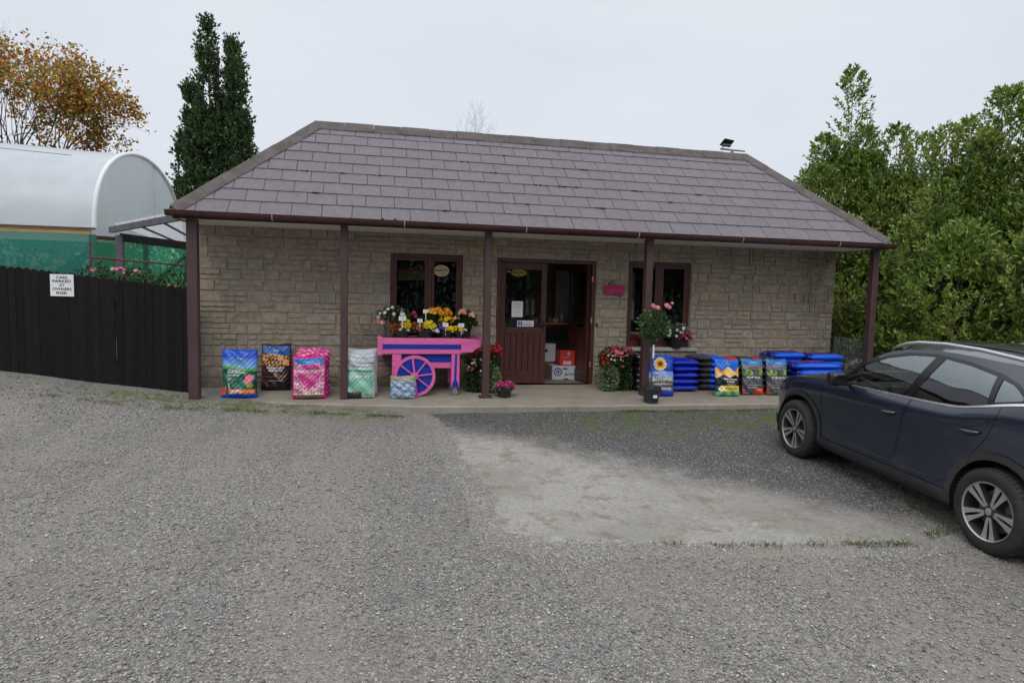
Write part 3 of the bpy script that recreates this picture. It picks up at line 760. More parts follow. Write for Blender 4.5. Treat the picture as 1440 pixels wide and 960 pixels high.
Mo = Matrix.Translation((3.65, WY+.115, 0)) @ Matrix.Rotation(R(180-83), 4, 'Z') @ Matrix.Scale(1, 4)
dB = door_leaf(Mo, .78, False)
for z in (.3,1.05,1.75):
    h = MB(); h.box((3.640, WY+.02, z), (3.665, WY+.031, z+.09)); h.build('hinge', pmat('brass', (.5,.38,.22), .4, .2, 20, metal=.6) if z == .3 else bpy.data.materials['brass'], shop)
mb = MB(); mb.box((3.722, WY-.03, 1.0), (3.755, WY+.0, 1.055), bev=.004); mb.build('latch', M['softblack'], shop)
def flat_xz(y): return lambda u, v: (u, y, v)
# paper notice and sticker on the glazed door, oval sign in the window
def flat_thing(name, label, cat, boxes, texts, parent_part='text', group=None, y=0, loc=None):
    t = thing(name, label, cat, loc)
    for (nm, poly, y0, y1, mat) in boxes:
        m_ = MB(); m_.prism(poly, y0, y1); m_.build(nm, mat, t)
    for (txts, mat, yy) in texts:
        m_ = MB()
        for (s, cx, cz, w, h, b) in txts: put_text(m_, s, flat_xz(yy), cx, cz, w, h, b)
        m_.build('lettering', mat, t)
    return t
def rect(x0, x1, z0, z1): return [(x0,z0),(x1,z0),(x1,z1),(x0,z1)]
def rrect(x0, x1, z0, z1, r=.01):
    P = []
    for cx, cz, a0 in ((x1-r,z0+r,-90),(x1-r,z1-r,0),(x0+r,z1-r,90),(x0+r,z0+r,180)):
        for k in range(5): a = R(a0+k*22.5); P.append((cx+r*math.cos(a), cz+r*math.sin(a)))
    return P
def ell(cx, cz, a, b, n=28): return [(cx+a*math.cos(2*math.pi*i/n), cz+b*math.sin(2*math.pi*i/n)) for i in range(n)]
M['paper'] = pmat('paper', (.66,.66,.70), .7, .04, 5)
M['fb'] = pmat('sticker_blue', (.02,.06,.28), .5, .05, 5)
M['oval'] = pmat('oval_sign', (.50,.42,.22), .6, .15, 12)
M['ovalink'] = pmat('oval_ink', (.06,.035,.012), .6, .1, 5)
y = WY+.06+.017
flat_thing('paper_notice', 'white paper notice taped inside the door glass', 'notice', [('sheet', rect(2.27,2.46,1.13,1.395), y-.004, y-.002, M['paper'])],
  [([('OPENING HOURS',2.365,1.35,.12,.016,.01),('Monday to Saturday',2.365,1.31,.13,.012,0),('9.30am - 5.30pm',2.365,1.285,.12,.012,0),('Sunday',2.365,1.23,.06,.012,0),('2pm - 5.30pm',2.365,1.205,.10,.012,0),('Thank you',2.365,1.16,.08,.013,0)], pmat('grey_ink', (.16,.16,.19), .6, .1, 5), y-.006)], loc=(2.36,y,1.26))
t = flat_thing('sticker', 'small white and blue social media sticker low on the door glass', 'sticker', [('backing', rrect(2.37,2.655,.975,1.075), y-.004, y-.002, M['paper']), ('badge', rrect(2.385,2.455,.99,1.06,.008), y-.008, y-.005, M['fb'])],
  [([('f',2.422,1.023,.024,.048,.03)], M['white'], y-.010), ([('Find us on',2.55,1.047,.12,.02,0),('Facebook',2.555,1.01,.165,.028,.02)], M['fb'], y-.006)], loc=(2.5,y,1.02))
yw_ = WY+.086
flat_thing('oval_sign', 'pale yellow oval sign with brown lettering inside the left window', 'sign', [('board', ell(1.095,1.86,.125,.093), yw_-.006, yw_-.003, M['oval'])],
  [([('GARDEN PALS',1.095,1.868,.215,.036,.02),('FLOWERS',1.095,1.815,.10,.016,0),('Plants',1.095,1.915,.08,.016,0)], M['ovalink'], yw_-.008)], loc=(1.095,yw_,1.86))
mb = MB()
for i in range(9): mb.add([(1.0+i*.022,yw_-.005,1.77-.012*(i%3)),(1.016+i*.022,yw_-.005,1.77-.012*(i%3)),(1.013+i*.022,yw_-.005,1.745-.01*(i%2)),(1.004+i*.022,yw_-.005,1.745)], [(0,1,2,3)])
mb2 = MB()
yd = WY+.06+.017
t = flat_thing('oval_sign', 'dull yellow oval sign high inside the closed door glass', 'sign', [('board', ell(2.375,1.865,.135,.062), yd-.004, yd-.002, pmat('oval_sign_yellow', (.22,.18,.03), .7, .3, 14))],
  [([('GARDEN PALS',2.375,1.865,.2,.03,.02)], M['ovalink'], yd-.006)], loc=(2.37,yd,1.86))
flat_thing('window_sticker', 'tiny black sticker in the top corner of the door glass', 'sticker', [('backing', rect(2.165,2.26,1.86,1.905), yd-.006, yd-.005, M['softblack'])], [([('OPEN',2.21,1.883,.06,.018,0)], M['paper'], yd-.008)], loc=(2.2,yd,1.88))
M['paper2'] = pmat('aged_paper', (.26,.24,.19), .8, .35, 14)
for (nm, lab, x0, x1, z0, z1, c_) in (('poster','faded cream and red banner behind the left pane',.41,.86,1.70,1.90,(.24,.21,.15)),):
    t = thing(nm, lab, 'poster', (x0, WY+.3, z0)); m_ = MB(); m_.box((x0, WY+.30, z0), (x1, WY+.305, z1)); m_.build('sheet', pmat('poster_cream', c_, .8, .4, 9, stretch=(1,1,8)), t)
    m_ = MB(); m_.box((x0, WY+.296, z1-.05), (x1, WY+.299, z1-.005)); m_.box((x0, WY+.296, z0+.07), (x1-.06, WY+.299, z0+.082)); m_.box((x0+.03, WY+.296, z0+.035), (x1-.1, WY+.299, z0+.045)); m_.build('stripe', pmat('poster_red', (.25,.05,.03), .8, .3, 9), t)

# pink hanging sign
t = thing('hanging_sign', 'ragged pink wooden sign hanging by the open door', 'sign', (4.0, WY-.03, 1.62))
M['hotpink'] = pmat('hot_pink_board', (.42,.022,.13), .7, .35, 9, .3, stretch=(1,1,6))
mb = MB(); mb.prism([(3.825,1.545),(3.94,1.535),(4.0,1.543),(4.06,1.532),(4.19,1.535),(4.195,1.575),(4.22,1.60),(4.20,1.63),(4.225,1.66),(4.205,1.70),(4.1,1.702),(3.98,1.705),(3.85,1.70),(3.835,1.66),(3.845,1.62),(3.82,1.58)], WY-.042, WY-.020); mb.build('board', M['hotpink'], t)
mb = MB(); put_text(mb, 'Welcome to our garden', flat_xz(WY-.0435), 4.02, 1.615, .30, .022, 0); put_text(mb, 'shop', flat_xz(WY-.0435), 3.98, 1.572, .07, .02, 0); mb.build('lettering', pmat('pink_ink', (.62,.25,.42), .7, .1, 5), t)
mb = MB(); mb.tube([(3.925,WY-.03,1.705),(3.985,WY-.03,1.77),(4.05,WY-.03,1.705)], .005, 5); mb.ball((3.985,WY-.03,1.772), .012, 6, 4); mb.build('cord', M['softblack'], t)

# interior furnishing ------------------------------------------------
M['orange_top'] = pmat('counter_top', (.45,.11,.04), .5, .2, 6)
M['cardwhite'] = pmat('white_card', (.55,.55,.58), .7, .12, 6)
M['cardred'] = pmat('red_card', (.55,.03,.03), .6, .12, 6)
M['cardbrown'] = pmat('brown_card', (.16,.11,.07), .8, .2, 6)
M['navyink'] = pmat('navy_ink', (.02,.04,.22), .6, .1, 5)
t = thing('counter', 'dark counter with orange top inside the doorway', 'counter', (3.3, 12.0, 0))
mb = MB(); mb.box((2.75,11.55,.955), (4.5,12.1,.99), bev=.005); mb.build('top', M['orange_top'], t)
for x in (2.80, 4.40):
    mb = MB(); mb.box((x,11.62,.005), (x+.05,12.05,.953)); mb.build('leg', M['softblack'], t)
def card_box(label, x0, x1, y0, y1, z0, z1, mat, extra=None, name='cardboard_box'):
    t = thing(name, label, 'box', ((x0+x1)/2, (y0+y1)/2, z0)); m_ = MB(); m_.box((x0,y0,z0), (x1,y1,z1), bev=.006); m_.build('carton', mat, t)
    if extra: extra(t)
    return t
def ring(mb, cx, cz, r0, r1, y, n=24):
    vs = []
    for i in range(n): a = 2*math.pi*i/n; vs += [(cx+r0*math.cos(a), y, cz+r0*math.sin(a)), (cx+r1*math.cos(a), y, cz+r1*math.sin(a))]
    mb.add(vs, [(2*i, 2*i+1, (2*i+3)%(2*n), (2*i+2)%(2*n)) for i in range(n)])
def ex1(t):
    m_ = MB(); ring(m_, 3.245, .145, .055, .075, 10.889); ring(m_, 3.245, .145, .012, .034, 10.889); put_text(m_, 'BOYNE', flat_xz(10.889), 3.48, .10, .20, .05, .03); m_.box((3.34,10.886,.19),(3.42,10.8885,.215)); m_.box((3.36,10.886,.01),(3.44,10.8885,.03)); m_.build('lettering', M['navyink'], t)
card_box('white carton with a round navy emblem on the shop floor', 3.14, 3.62, 10.89, 11.2, .006, .25, M['cardwhite'], ex1)
def ex2(t):
    m_ = MB(); m_.box((3.35,10.927,.275),(3.50,10.9285,.335)); m_.build('label_panel', M['cardwhite'], t)
    m_ = MB(); ring(m_, 3.45, .47, .012, .025, 10.928); put_text(m_, 'FRAGILE', flat_xz(10.928), 3.41, .405, .1, .02, 0); m_.build('lettering', M['cardwhite'], t)
card_box('red carton with white label stacked on the white carton', 3.29, 3.6, 10.93, 11.2, .252, .52, M['cardred'], ex2)
def ex3(t):
    m_ = MB(); m_.box((3.05,11.186,.47),(3.13,11.1885,.52)); m_.build('label_panel', M['softblack'], t)
card_box('grey white carton on the far stack behind the red one', 2.97, 3.28, 11.19, 11.45, .3, .62, M['cardwhite'], ex3)
card_box('plain brown carton at the bottom of the far stack', 2.99, 3.26, 11.20, 11.46, .006, .298, M['cardbrown'])
t = thing('cabinet', 'pale brown framed cabinet with a grey glazed front inside the doorway', 'cabinet', (3.75, 12.2, 1.0))
m_ = MB(); frame_rect(m_, 3.52, 4.0, 1.0, 1.98, 12.10, 12.2, .06); m_.build('frame', pmat('pale_wood', (.30,.19,.10), .6, .2, 6), t)
m_ = MB(); m_.box((3.585,12.15,1.065),(3.935,12.17,1.915)); m_.build('front_pane', pmat('grey_pane', (.25,.26,.29), .3, .2, 4), t)
for i_, (xx_, c_) in enumerate(((2.98,'jar'),(3.38,'basket'))):
    t = thing('basket', ('wicker basket at the left end of the orange counter', 'wicker basket in the middle of the orange counter')[i_], 'basket', (xx_, 11.62, .992)); m_ = MB(); m_.lathe([(0,.992),(.06,.992),(.085,1.07),(.078,1.07),(.055,1.0)], 14, None, xx_, 11.62); m_.build('bowl', M['timber'], t)
# shelf units with goods along the back wall
GC = [(.16,.05,.03),(.05,.10,.04),(.35,.33,.28),(.05,.07,.14),(.30,.20,.05),(.12,.10,.09)]
gm = [pmat('goods_%s' % n_, c_, .5, .2, 8) for n_, c_ in zip(('red','green','cream','navy','yellow','grey'), GC)]
def shelf(x0, x1, lab, y0=12.3):
    t = thing('shelf_unit', lab, 'shelf', ((x0+x1)/2, y0, 0))
    for z in (.35,.75,1.15,1.55,1.9):
        m_ = MB(); m_.box((x0,y0,z),(x1,y0+.35,z+.025)); m_.build('shelf', M['cardbrown'], t)
    for x in (x0, x1-.03):
        m_ = MB(); m_.box((x-.031,y0+.002,.005),(x-.001,y0+.34,2.1)); m_.build('upright', M['cardbrown'], t)
    return t
def goods(x0, x1, y0, zs, lab):
    for z in zs:
        x = x0+.05
        while x < x1-.15:
            w = random.uniform(.07,.16); h = random.uniform(.12,.28); mt = random.choice(gm)
            k_ = 'jar' if w < .11 else 'packet'
            m_ = MB()
            if k_ == 'jar': m_.lathe([(0,z),(w*.4,z),(w*.4,z+h*.75),(w*.22,z+h*.85),(w*.22,z+h),(0,z+h)], 10, None, x+w/2, y0+.12)
            else: m_.box((x, y0+.05, z), (x+w, y0+.14, z+h), bev=.008)
            o = m_.build(k_, mt); tag(o, lab, k_, 'goods on the shelves inside the shop'); x += w+random.uniform(.01,.06)
shelf(.25, 1.7, 'brown shelf unit with goods behind the left window'); goods(.25, 1.7, 12.25, (.776,1.176,1.576), 'dim shop goods on the shelf behind the left window')
shelf(1.95, 3.0, 'brown shelf unit seen behind the closed door'); goods(1.95, 3.0, 12.25, (.776,1.176,1.576), 'dim shop goods on the shelf behind the door glass')
shelf(4.5, 6.0, 'brown shelf unit behind the right window'); goods(4.5, 6.0, 12.25, (1.176,1.576), 'dim shop goods on the shelf behind the right window')
x = 2.95
for i in range(8):
    m_ = MB(); w = random.uniform(.05,.1); h = random.uniform(.08,.2); m_.lathe([(0,.992),(w*.5,.992),(w*.5,.992+h*.7),(w*.25,.992+h*.8),(w*.25,.992+h),(0,.992+h)], 12, None, x, 11.72)
    tag(m_.build('jar', gm[[2,0,3,2,4,2,5,0][i]], smooth=True), 'small jar standing on the orange counter top', 'jar', 'jars on the counter'); x += w+.05
t = thing('window_blind', 'pale blind strips hanging behind the closed door glass', 'blind', (2.6, WY+.3, 1))
for x in (2.56,2.66):
    m_ = MB(); m_.box((x,WY+.3,1.15),(x+.055,WY+.31,1.43)); m_.build('strip', M['paper2'], t)
# green and red reclining thing in the right window
t = thing('garden_banner', 'narrow green and brown banner standing in the right window', 'banner', (4.42, WY+.22, .7))
m_ = MB(); m_.box((4.405,WY+.22,1.4),(4.45,WY+.23,1.93)); m_.build('brown_strip', M['cardbrown'], t)
m_ = MB(); m_.box((4.452,WY+.22,1.45),(4.50,WY+.23,1.93)); m_.build('green_strip', pmat('banner_green', (.04,.30,.08), .6, .2, 6), t)
m_ = MB(); m_.prism([(4.39,1.12),(4.50,1.10),(4.51,1.40),(4.47,1.46),(4.42,1.44),(4.39,1.3)], WY+.215, WY+.218); m_.build('label_panel', M['cardwhite'], t)
# added box stands in for the car-like red thing reflected in window B
t = thing('reflection_box', 'low red and white box standing in for a reflection in the right window', 'box', (4.46, WY+.2, .66))
m_ = MB(); m_.box((4.36,WY+.14,.66),(4.62,WY+.3,.90),bev=.006); m_.build('carton', M['cardred'], t); m_ = MB(); m_.box((4.37,WY+.136,.86),(4.61,WY+.139,.90)); m_.build('label_panel', M['cardwhite'], t)

# ------------------------------------------------------------------ fence and sign
FA = Vector((-2.53, 9.92, 0)); FB = Vector((-8.6, 11.15, 0)); FD = (FB-FA).normalized(); FN = Vector((FD.y, -FD.x, 0))
if FN.y > 0: FN = -FN
t = thing('wooden_fence', 'near black close boarded fence with rounded board tops', 'fence', (-5.5, 10.5, 0.1))
mb = MB(); u = 0.0; FLn = (FB-FA).length
while u < FLn:
    w = random.uniform(.098,.112); p = FA+FD*u; z0 = float(gz(p.x, p.y))-.04; h = 1.56+random.uniform(-.006,.012)
    tw = random.uniform(-.004,.004); lean = random.uniform(-.004,.004)
    pr = [(0,0),(w,0),(w,h-.05)]+[(w/2+w/2*math.cos(a), h-.05+.048*math.sin(a)) for a in np.linspace(.25, math.pi-.25, 7)]+[(0,h-.05)]
    vs = [p+FD*(x+lean*z)+FN*(.011+tw)+Vector((0,0,z0+z)) for x, z in pr]+[p+FD*(x+lean*z)+FN*(-.007+tw)+Vector((0,0,z0+z)) for x, z in pr]; n = len(pr)
    mb.add([tuple(v) for v in vs], [tuple(range(n)), tuple(reversed(range(n,2*n)))]+[(i,i+n,(i+1)%n+n,(i+1)%n) for i in range(n)])
    u += w+random.choice([.001,.002,.003,.004,.009])
mb.build('boards', M['fence'], t)
for zz in (.3,1.15):
    m_ = MB(); a = FA-FN*.03; b = FB-FN*.03; m_.bar((a.x,a.y,float(gz(a.x,a.y))+zz), (b.x,b.y,float(gz(b.x,b.y))+zz), .035, .07); m_.build('rail', M['fence'], t)
for i in range(4):
    p = FA+FD*(.3+i*1.8)-FN*.09; m_ = MB(); z0 = float(gz(p.x,p.y)); m_.box((p.x-.045,p.y-.045,z0-.1),(p.x+.045,p.y+.045,z0+1.35)); m_.build('post', M['fence'], t)
sc_ = FA+FD*((4.29-2.53)/abs(FD.x)); t = thing('parking_sign', 'white parking notice with black capitals screwed to the fence', 'sign', (sc_.x, sc_.y-.05, 1.5))
def fsn(off): return lambda u, v: tuple(sc_+FD*(-u)+FN*off+Vector((0,0,v)))
m_ = MB(); f0, f1 = fsn(.018), fsn(.024); q = [(-.165,1.335),(.165,1.335),(.165,1.645),(-.165,1.645)]
vs = [f1(*p) for p in q]+[f0(*p) for p in q]; m_.add(vs, [(0,1,2,3),(7,6,5,4),(0,4,5,1),(1,5,6,2),(2,6,7,3),(3,7,4,0)]); m_.build('board', M['white'], t)
m_ = MB(); fx = fsn(.0255)
for s, v, w in (('CARS',1.60,.16),('PARKED',1.548,.26),('AT',1.492,.075),('OWNERS',1.437,.27),('RISK',1.382,.16)): put_text(m_, s, fx, 0, v, w, .038, .025)
m_.build('lettering', M['ink'], t)
m_ = MB()
for a, b in ((-.14,1.49),(.14,1.49)): m_.ball(fsn(.026)(a,b), .006, 6, 4)
m_.build('screw', M['galv'], t)

# ------------------------------------------------------------------ bags
def hexc(r, g, b): return tuple((c/255)**2.2*.9 for c in (r, g, b))
def vnoise(u, v, s, seed=0):
    return math.sin(u*s*1.7+seed)*math.sin(v*s*2.3+seed*2.1)+.5*math.sin(u*s*4.1+v*s*3.3+seed*1.3)+.3*math.sin(u*s*9.1-v*s*7.7+seed)
def lerp3(a, b, t): t = max(0, min(1, t)); return tuple(a[i]*(1-t)+b[i]*t for i in range(3))
def standing_bag(name, label, w, h, d, x, y, z, rz, lean, paint, texts, seed=0, side=(.02,.02,.02), nu=64, nv=88, group=None, deco=None):
    t = thing(name, label, 'bag', (x, y, z), rz, group)
    Lm = Matrix.Rotation(-lean, 4, 'X')
    def surf(u, v, off=0, back=False):
        a = 1-abs(2*u-1)**3.2; b = 1-abs(2*v-1)**6
        th = d/2*math.sqrt(max(0, a*b))*(1.12-.28*v)
        wr = .008*vnoise(u*1.1, v*1.9, 4.3, seed)*min(1, a*b*2)+.004*math.sin(u*21+v*9+seed*2)*max(0, .25-v)*3+.004*math.sin(v*34+seed+3*math.sin(u*5+seed))*max(0, (v-.80))*4
        wr += .003*math.sin((u*8+v*16)+seed*3)*a
        xx = (u-.5)*w*(1-.03*math.sin(math.pi*v)+.012*math.sin(v*9+seed)); zz = v*h
        zz += .008*math.sin(u*6+seed)*v
        p = Vector((xx, -(th+wr+off) if not back else (th-wr*.5), zz))
        if back: p.y = max(p.y, .0)
        return tuple(Lm @ p)
    V = [surf(i/nu, j/nv) for j in range(nv+1) for i in range(nu+1)]
    F = [(j*(nu+1)+i, j*(nu+1)+i+1, (j+1)*(nu+1)+i+1, (j+1)*(nu+1)+i) for j in range(nv) for i in range(nu)]
    cols = [paint((i+.5)/nu, (j+.5)/nv) for j in range(nv) for i in range(nu)]
    bu, bv_ = 14, 18; o = len(V)
    V += [surf(i/bu, j/bv_, 0, True) for j in range(bv_+1) for i in range(bu+1)]
    F += [(o+j*(bu+1)+i, o+(j+1)*(bu+1)+i, o+(j+1)*(bu+1)+i+1, o+j*(bu+1)+i+1) for j in range(bv_) for i in range(bu)]
    cols += [side]*(bu*bv_)
    m_ = MB(); m_.add(V, F); ob = m_.build('sack', M['bagplastic'], t, smooth='all', world=False)
    ca = ob.data.color_attributes.new('print', 'FLOAT_COLOR', 'CORNER'); arr = np.ones((len(F)*4, 4), np.float32)
    arr[:, :3] = np.repeat(np.array(cols, np.float32), 4, 0); ca.data.foreach_set('color', arr.ravel())
    bym = {}
    for (s, cu, cv, tw_, th_, mat, bold) in texts: bym.setdefault(mat, []).append((s, cu, cv, tw_, th_, bold))
    for mat, L_ in bym.items():
        m_ = MB()
        for (s, cu, cv, tw_, th_, bold) in L_: put_text(m_, s, lambda a, b: surf(a, b, .0045), cu, cv, tw_, th_, bold)
        m_.build('lettering', ink(mat), t, world=False)
    if deco: deco(t, surf)
    return t
_ink = {}
def ink(c):
    if c not in _ink: _ink[c] = pmat('print_ink', c, .45, .05, 5)
    return _ink[c]
WHT = (.72,.72,.72); ORG = (.75,.35,.04); YEL = (.75,.55,.08); GRN = (.03,.25,.08)
def logo_texts(cu, cv): return [('Westland', cu, cv, .20, .032, WHT, .02)]
BLU = hexc(20,80,205); DGR = hexc(20,90,70)
def in_ell(u, v, cu, cv, a, b): return ((u-cu)/a)**2+((v-cv)/b)**2 < 1
def p_mpc(u, v):
    if v < .075: return lerp3(BLU, hexc(15,50,150), .3)
    if v > .60+.035*math.sin(u*5+.5)+.02:
        c = lerp3(hexc(120,175,225), BLU, (v-.62)*4.5)
        if in_ell(u, v, .52, .795, .15, .028): c = hexc(20,110,60)
        return c
    if v > .565+.035*math.sin(u*5+.5): return hexc(90,170,80)
    c = lerp3(hexc(25,105,90), hexc(14,75,62), .5+.5*math.sin(u*9+v*23+math.sin(v*13)*2))
    if in_ell(u, v, .80, .40, .13, .065) or in_ell(u, v, .74, .33, .11, .045): c = hexc(225,95,135) if (u*37+v*53) % 1 < .7 else hexc(240,150,170)
    if in_ell(u, v, .80, .25, .10, .05): c = hexc(150,160,80)
    if v < .17 and u > .22 and u < .93: c = hexc(235,100,35)
    if v < .22 and u < .14: c = hexc(225,70,40)
    if abs(u-.20-(.30-v)*.3) < .012 and .18 < v < .30: c = hexc(220,225,225)
    return c
standing_bag('compost_bag', 'blue and green compost bag with an orange offer flash, leftmost on the porch', .475, .70, .15, -1.83, 9.60, szf(9.6)+.004, R(4), R(14), p_mpc,
  logo_texts(.52,.795)+[('The Gardener\'s', .36, .555, .40, .035, WHT, .01), ('Multi-Purpose', .42, .51, .52, .05, WHT, .03), ('Compost', .33, .455, .34, .05, WHT, .03), ('20%', .42, .125, .32, .07, WHT, .05), ('EXTRA FREE', .74, .125, .28, .04, YEL, .03), ('peat free', .3, .40, .2, .02, WHT, 0), ('feeds for weeks', .32, .37, .26, .02, WHT, 0)], 1, BLU)
def p_fym(u, v):
    if v > .955 or u < .035 or u > .965: return hexc(45,28,30)
    if v > .77+.02*math.sin(u*6): return hexc(25,95,175) if v < .94 else hexc(60,40,45)
    if v > .52:
        s = math.sin(u*31+math.sin(v*27)*2)*math.sin(v*47+math.sin(u*19)*2)
        return lerp3(hexc(150,95,45), hexc(235,175,105), s*1.5+.3) if s > -.1 else hexc(80,45,28)
    if in_ell(u, v, .5, .33, .05, .035): return hexc(190,155,100)
    if abs(v-.285) < .006 and .12 < u < .88: return hexc(150,110,80)
    return lerp3(hexc(70,35,30), hexc(25,22,28), (.5-v)*2.2+.15*math.sin(u*8+v*20))
standing_bag('manure_bag', 'brown and blue farmyard manure bag leaning on the stone wall', .43, .70, .13, -1.41, 10.10, szf(10.1)+.004, R(0), R(11), p_fym,
  logo_texts(.5,.86)+[('FARMYARD', .5, .475, .60, .045, WHT, .03), ('MANURE', .5, .42, .46, .05, WHT, .03), ('enriched with nutrients', .5, .20, .55, .022, WHT, 0), ('25kg', .5, .33, .08, .02, (.1,.05,.03), 0)], 2, hexc(45,28,30))
PNK = hexc(200,30,130)
def p_eri(u, v):
    if u < .04 or u > .955 or v > .94: return PNK
    if v > .80+.07*abs(2*u-1)**2: return lerp3(hexc(60,150,225), hexc(20,90,190), (v-.8)*6)
    if v < .05: return hexc(150,20,90)
    if v < .10: return hexc(70,120,60) if in_ell(u, v, .5, .07, .38, .05) else hexc(170,40,100)
    if v < .125: return hexc(235,215,160)
    hw = .36*math.sqrt(max(0, 1-((.62-v)/.42)**2)) if v < .62 else .36*math.sqrt(max(0, 1-((v-.62)/.20)**2))
    if v < .62: hw = .38*(1-((.62-v)/.40)**1.6) if v > .22 else 0
    if abs(u-.5) < hw: return hexc(195,60,140)
    if abs(u-.5) < hw+.02: return hexc(235,170,190)
    s = math.sin(u*41+math.sin(v*21)*2)*math.sin(v*43+math.sin(u*25)*2)
    if s > .0: return hexc(240,150,190) if s < .5 else hexc(250,195,215)
    return hexc(110,130,105) if s < -.35 else hexc(205,90,150)
ERT = logo_texts(.5,.865)+[('ERICACEOUS', .5, .645, .68, .058, WHT, .03), ('PLANTING & POTTING MIX', .5, .595, .50, .024, WHT, .01), ('for azaleas, camellias', .5, .535, .36, .022, YEL, 0), ('& heathers', .5, .505, .2, .02, YEL, 0)]
standing_bag('compost_bag', 'front pink ericaceous compost bag with purple shield and white title', .47, .615, .10, -.872, 9.50, szf(9.5)+.004, R(1), R(7), p_eri, ERT, 3, PNK)
def p_eri2(u, v): return PNK if (math.sin(u*23+v*9)*math.sin(v*60+u*11)) < .25 else hexc(235,140,170)
standing_bag('compost_bag', 'pink compost bag standing right behind the front pink one', .46, .66, .10, -.85, 9.62, szf(9.62)+.004, R(-2), R(7), p_eri2, [], 4, PNK, 32, 40)
standing_bag('compost_bag', 'rearmost pink compost bag, its crumpled top highest of the three', .46, .69, .11, -.835, 9.745, szf(9.75)+.004, R(-3), R(5), p_eri2, [], 5, PNK, 32, 40)
def p_wht(u, v):
    W_ = hexc(205,210,215)
    if v > .60:
        c = lerp3(W_, hexc(170,178,188), .5+.5*math.sin(v*70+u*5+3*math.sin(u*4)))
        if abs(v-.74-.01*math.sin(u*9)) < .008 and u > .45: c = hexc(60,62,70)
        return c
    if u > .93 or u < .06: return W_
    if v < .14 and u < .55: return hexc(45,60,70) if not in_ell(u, v, .38, .13, .12, .055) else hexc(135,60,75)
    if in_ell(u, v, .72, .085, .13, .065): return hexc(170,195,180)
    if v < .03: return W_
    if v > .56: return hexc(70,150,125)
    return lerp3(hexc(105,170,145), hexc(140,200,175), .5+.5*math.sin(u*7+v*13))
standing_bag('compost_bag', 'white and mint green compost bag half behind the second post', .43, .685, .17, -.165, 9.52, szf(9.5)+.004, R(1), R(6), p_wht,
  [('MULTI-PURPOSE', .5, .52, .66, .035, WHT, .02), ('COMPOST', .5, .455, .70, .07, WHT, .04), ('with added nutrients', .5, .67, .6, .03, (.15,.16,.18), 0), ('60L', .72, .085, .14, .04, (.1,.25,.15), .02)], 6, hexc(190,195,200))
standing_bag('compost_bag', 'plain white compost bag behind the mint green one', .43, .69, .14, -.13, 9.72, szf(9.72)+.004, R(-2), R(4), lambda u, v: hexc(200,205,212), [], 8, hexc(60,60,65), 24, 30)
def p_peb(u, v):
    if v > .80: return hexc(150,145,125)
    if v > .72: return lerp3(hexc(180,190,205), hexc(150,145,125), (v-.72)*12)
    r = v*5.2; row = int(r); uu = (u*2.9+(row % 2)*.5) % 1
    dd = math.hypot((uu-.5)*1.0, (r-row-.15)*.62)
    if .36 < dd < .46 and r-row > .1: return hexc(45,65,105)
    return lerp3(hexc(175,195,220), hexc(130,155,190), dd*1.4)
standing_bag('pebble_bag', 'small clear bag of pale blue cobbles in front of the pink wheel', .375, .335, .11, .455, 9.46, szf(9.46)+.004, R(-3), R(5), p_peb, [('cobbles', .5, .86, .26, .05, WHT, .03)], 9, hexc(120,118,100), 48, 44)
# right-hand row
def p_sun(u, v):
    c = lerp3(hexc(30,90,210), hexc(10,40,170), abs(u-.4)+.25*math.sin(v*46+u*3))
    r = math.hypot((u-.42)/.27, (v-.775)/.165); a = math.atan2(v-.775, (u-.42))
    if r < .35: return hexc(140,80,40)
    if r < .55: return hexc(235,160,60)
    if r < .92+.08*math.cos(a*16): return hexc(250,205,80) if r < .8 else hexc(250,235,170)
    if v < .60 and v > .46: return lerp3(hexc(60,120,220), hexc(190,205,235), .8-abs(u-.45))
    if v < .13: return hexc(20,60,190)
    if v < .46: return lerp3(hexc(100,100,105), hexc(70,72,78), .5+.5*math.sin(v*80)) if v < .345 else hexc(120,115,110)
    return c
standing_bag('compost_bag', 'blue compost bag with a big sunflower beside the fourth post', .43, .655, .13, 4.535, 9.40, szf(9.4)+.004, R(-2), R(8), p_sun,
  [('Westland', .2, .52, .26, .035, GRN, .02), ('JACK\'S MAGIC', .5, .405, .82, .095, WHT, .04), ('grow grow grow', .5, .285, .75, .05, WHT, .02), ('ALL PURPOSE', .55, .18, .62, .05, WHT, .03)], 11, hexc(15,45,165))
def p_mp2(u, v):
    if v > .74+.05*math.cos(u*12.6): return hexc(15,105,225) if not in_ell(u, v, .52, .865, .12, .025) else hexc(25,110,60)
    if v > .54+.04*math.cos(u*12.6+2.5):
        d1 = math.hypot((u-.22)/.2, (v-.71)/.1); d2 = math.hypot((u-.80)/.18, (v-.71)/.1)
        dm = min(d1, d2)
        return hexc(200,90,30) if dm < .4 else lerp3(hexc(245,160,60), hexc(250,215,130), dm-.3)
    if v > .28: return lerp3(hexc(22,28,60), hexc(12,16,38), .5+.5*math.sin(v*40+u*9))
    if v > .13:
        if in_ell(u, v, .22, .205, .12, .06) and not in_ell(u, v, .22, .205, .07, .035): return hexc(235,235,235)
        return hexc(225,200,75) if u > .15 else hexc(60,60,60)
    return lerp3(hexc(60,140,90), hexc(110,190,140), .5+.5*math.sin(u*16))
standing_bag('compost_bag', 'blue, orange and navy multi-purpose compost bag with yellow band', .42, .60, .12, 5.665, 9.34, szf(9.34)+.004, R(-3), R(8), p_mp2,
  [('Westland', .52, .865, .2, .03, WHT, .02), ('Multi-Purpose', .58, .455, .58, .065, WHT, .04), ('Compost', .58, .39, .36, .055, WHT, .04), ('with John Innes', .6, .315, .4, .03, YEL, .01), ('FEEDS', .6, .205, .5, .06, (.25,.3,.02), .01)], 12, hexc(20,60,170))
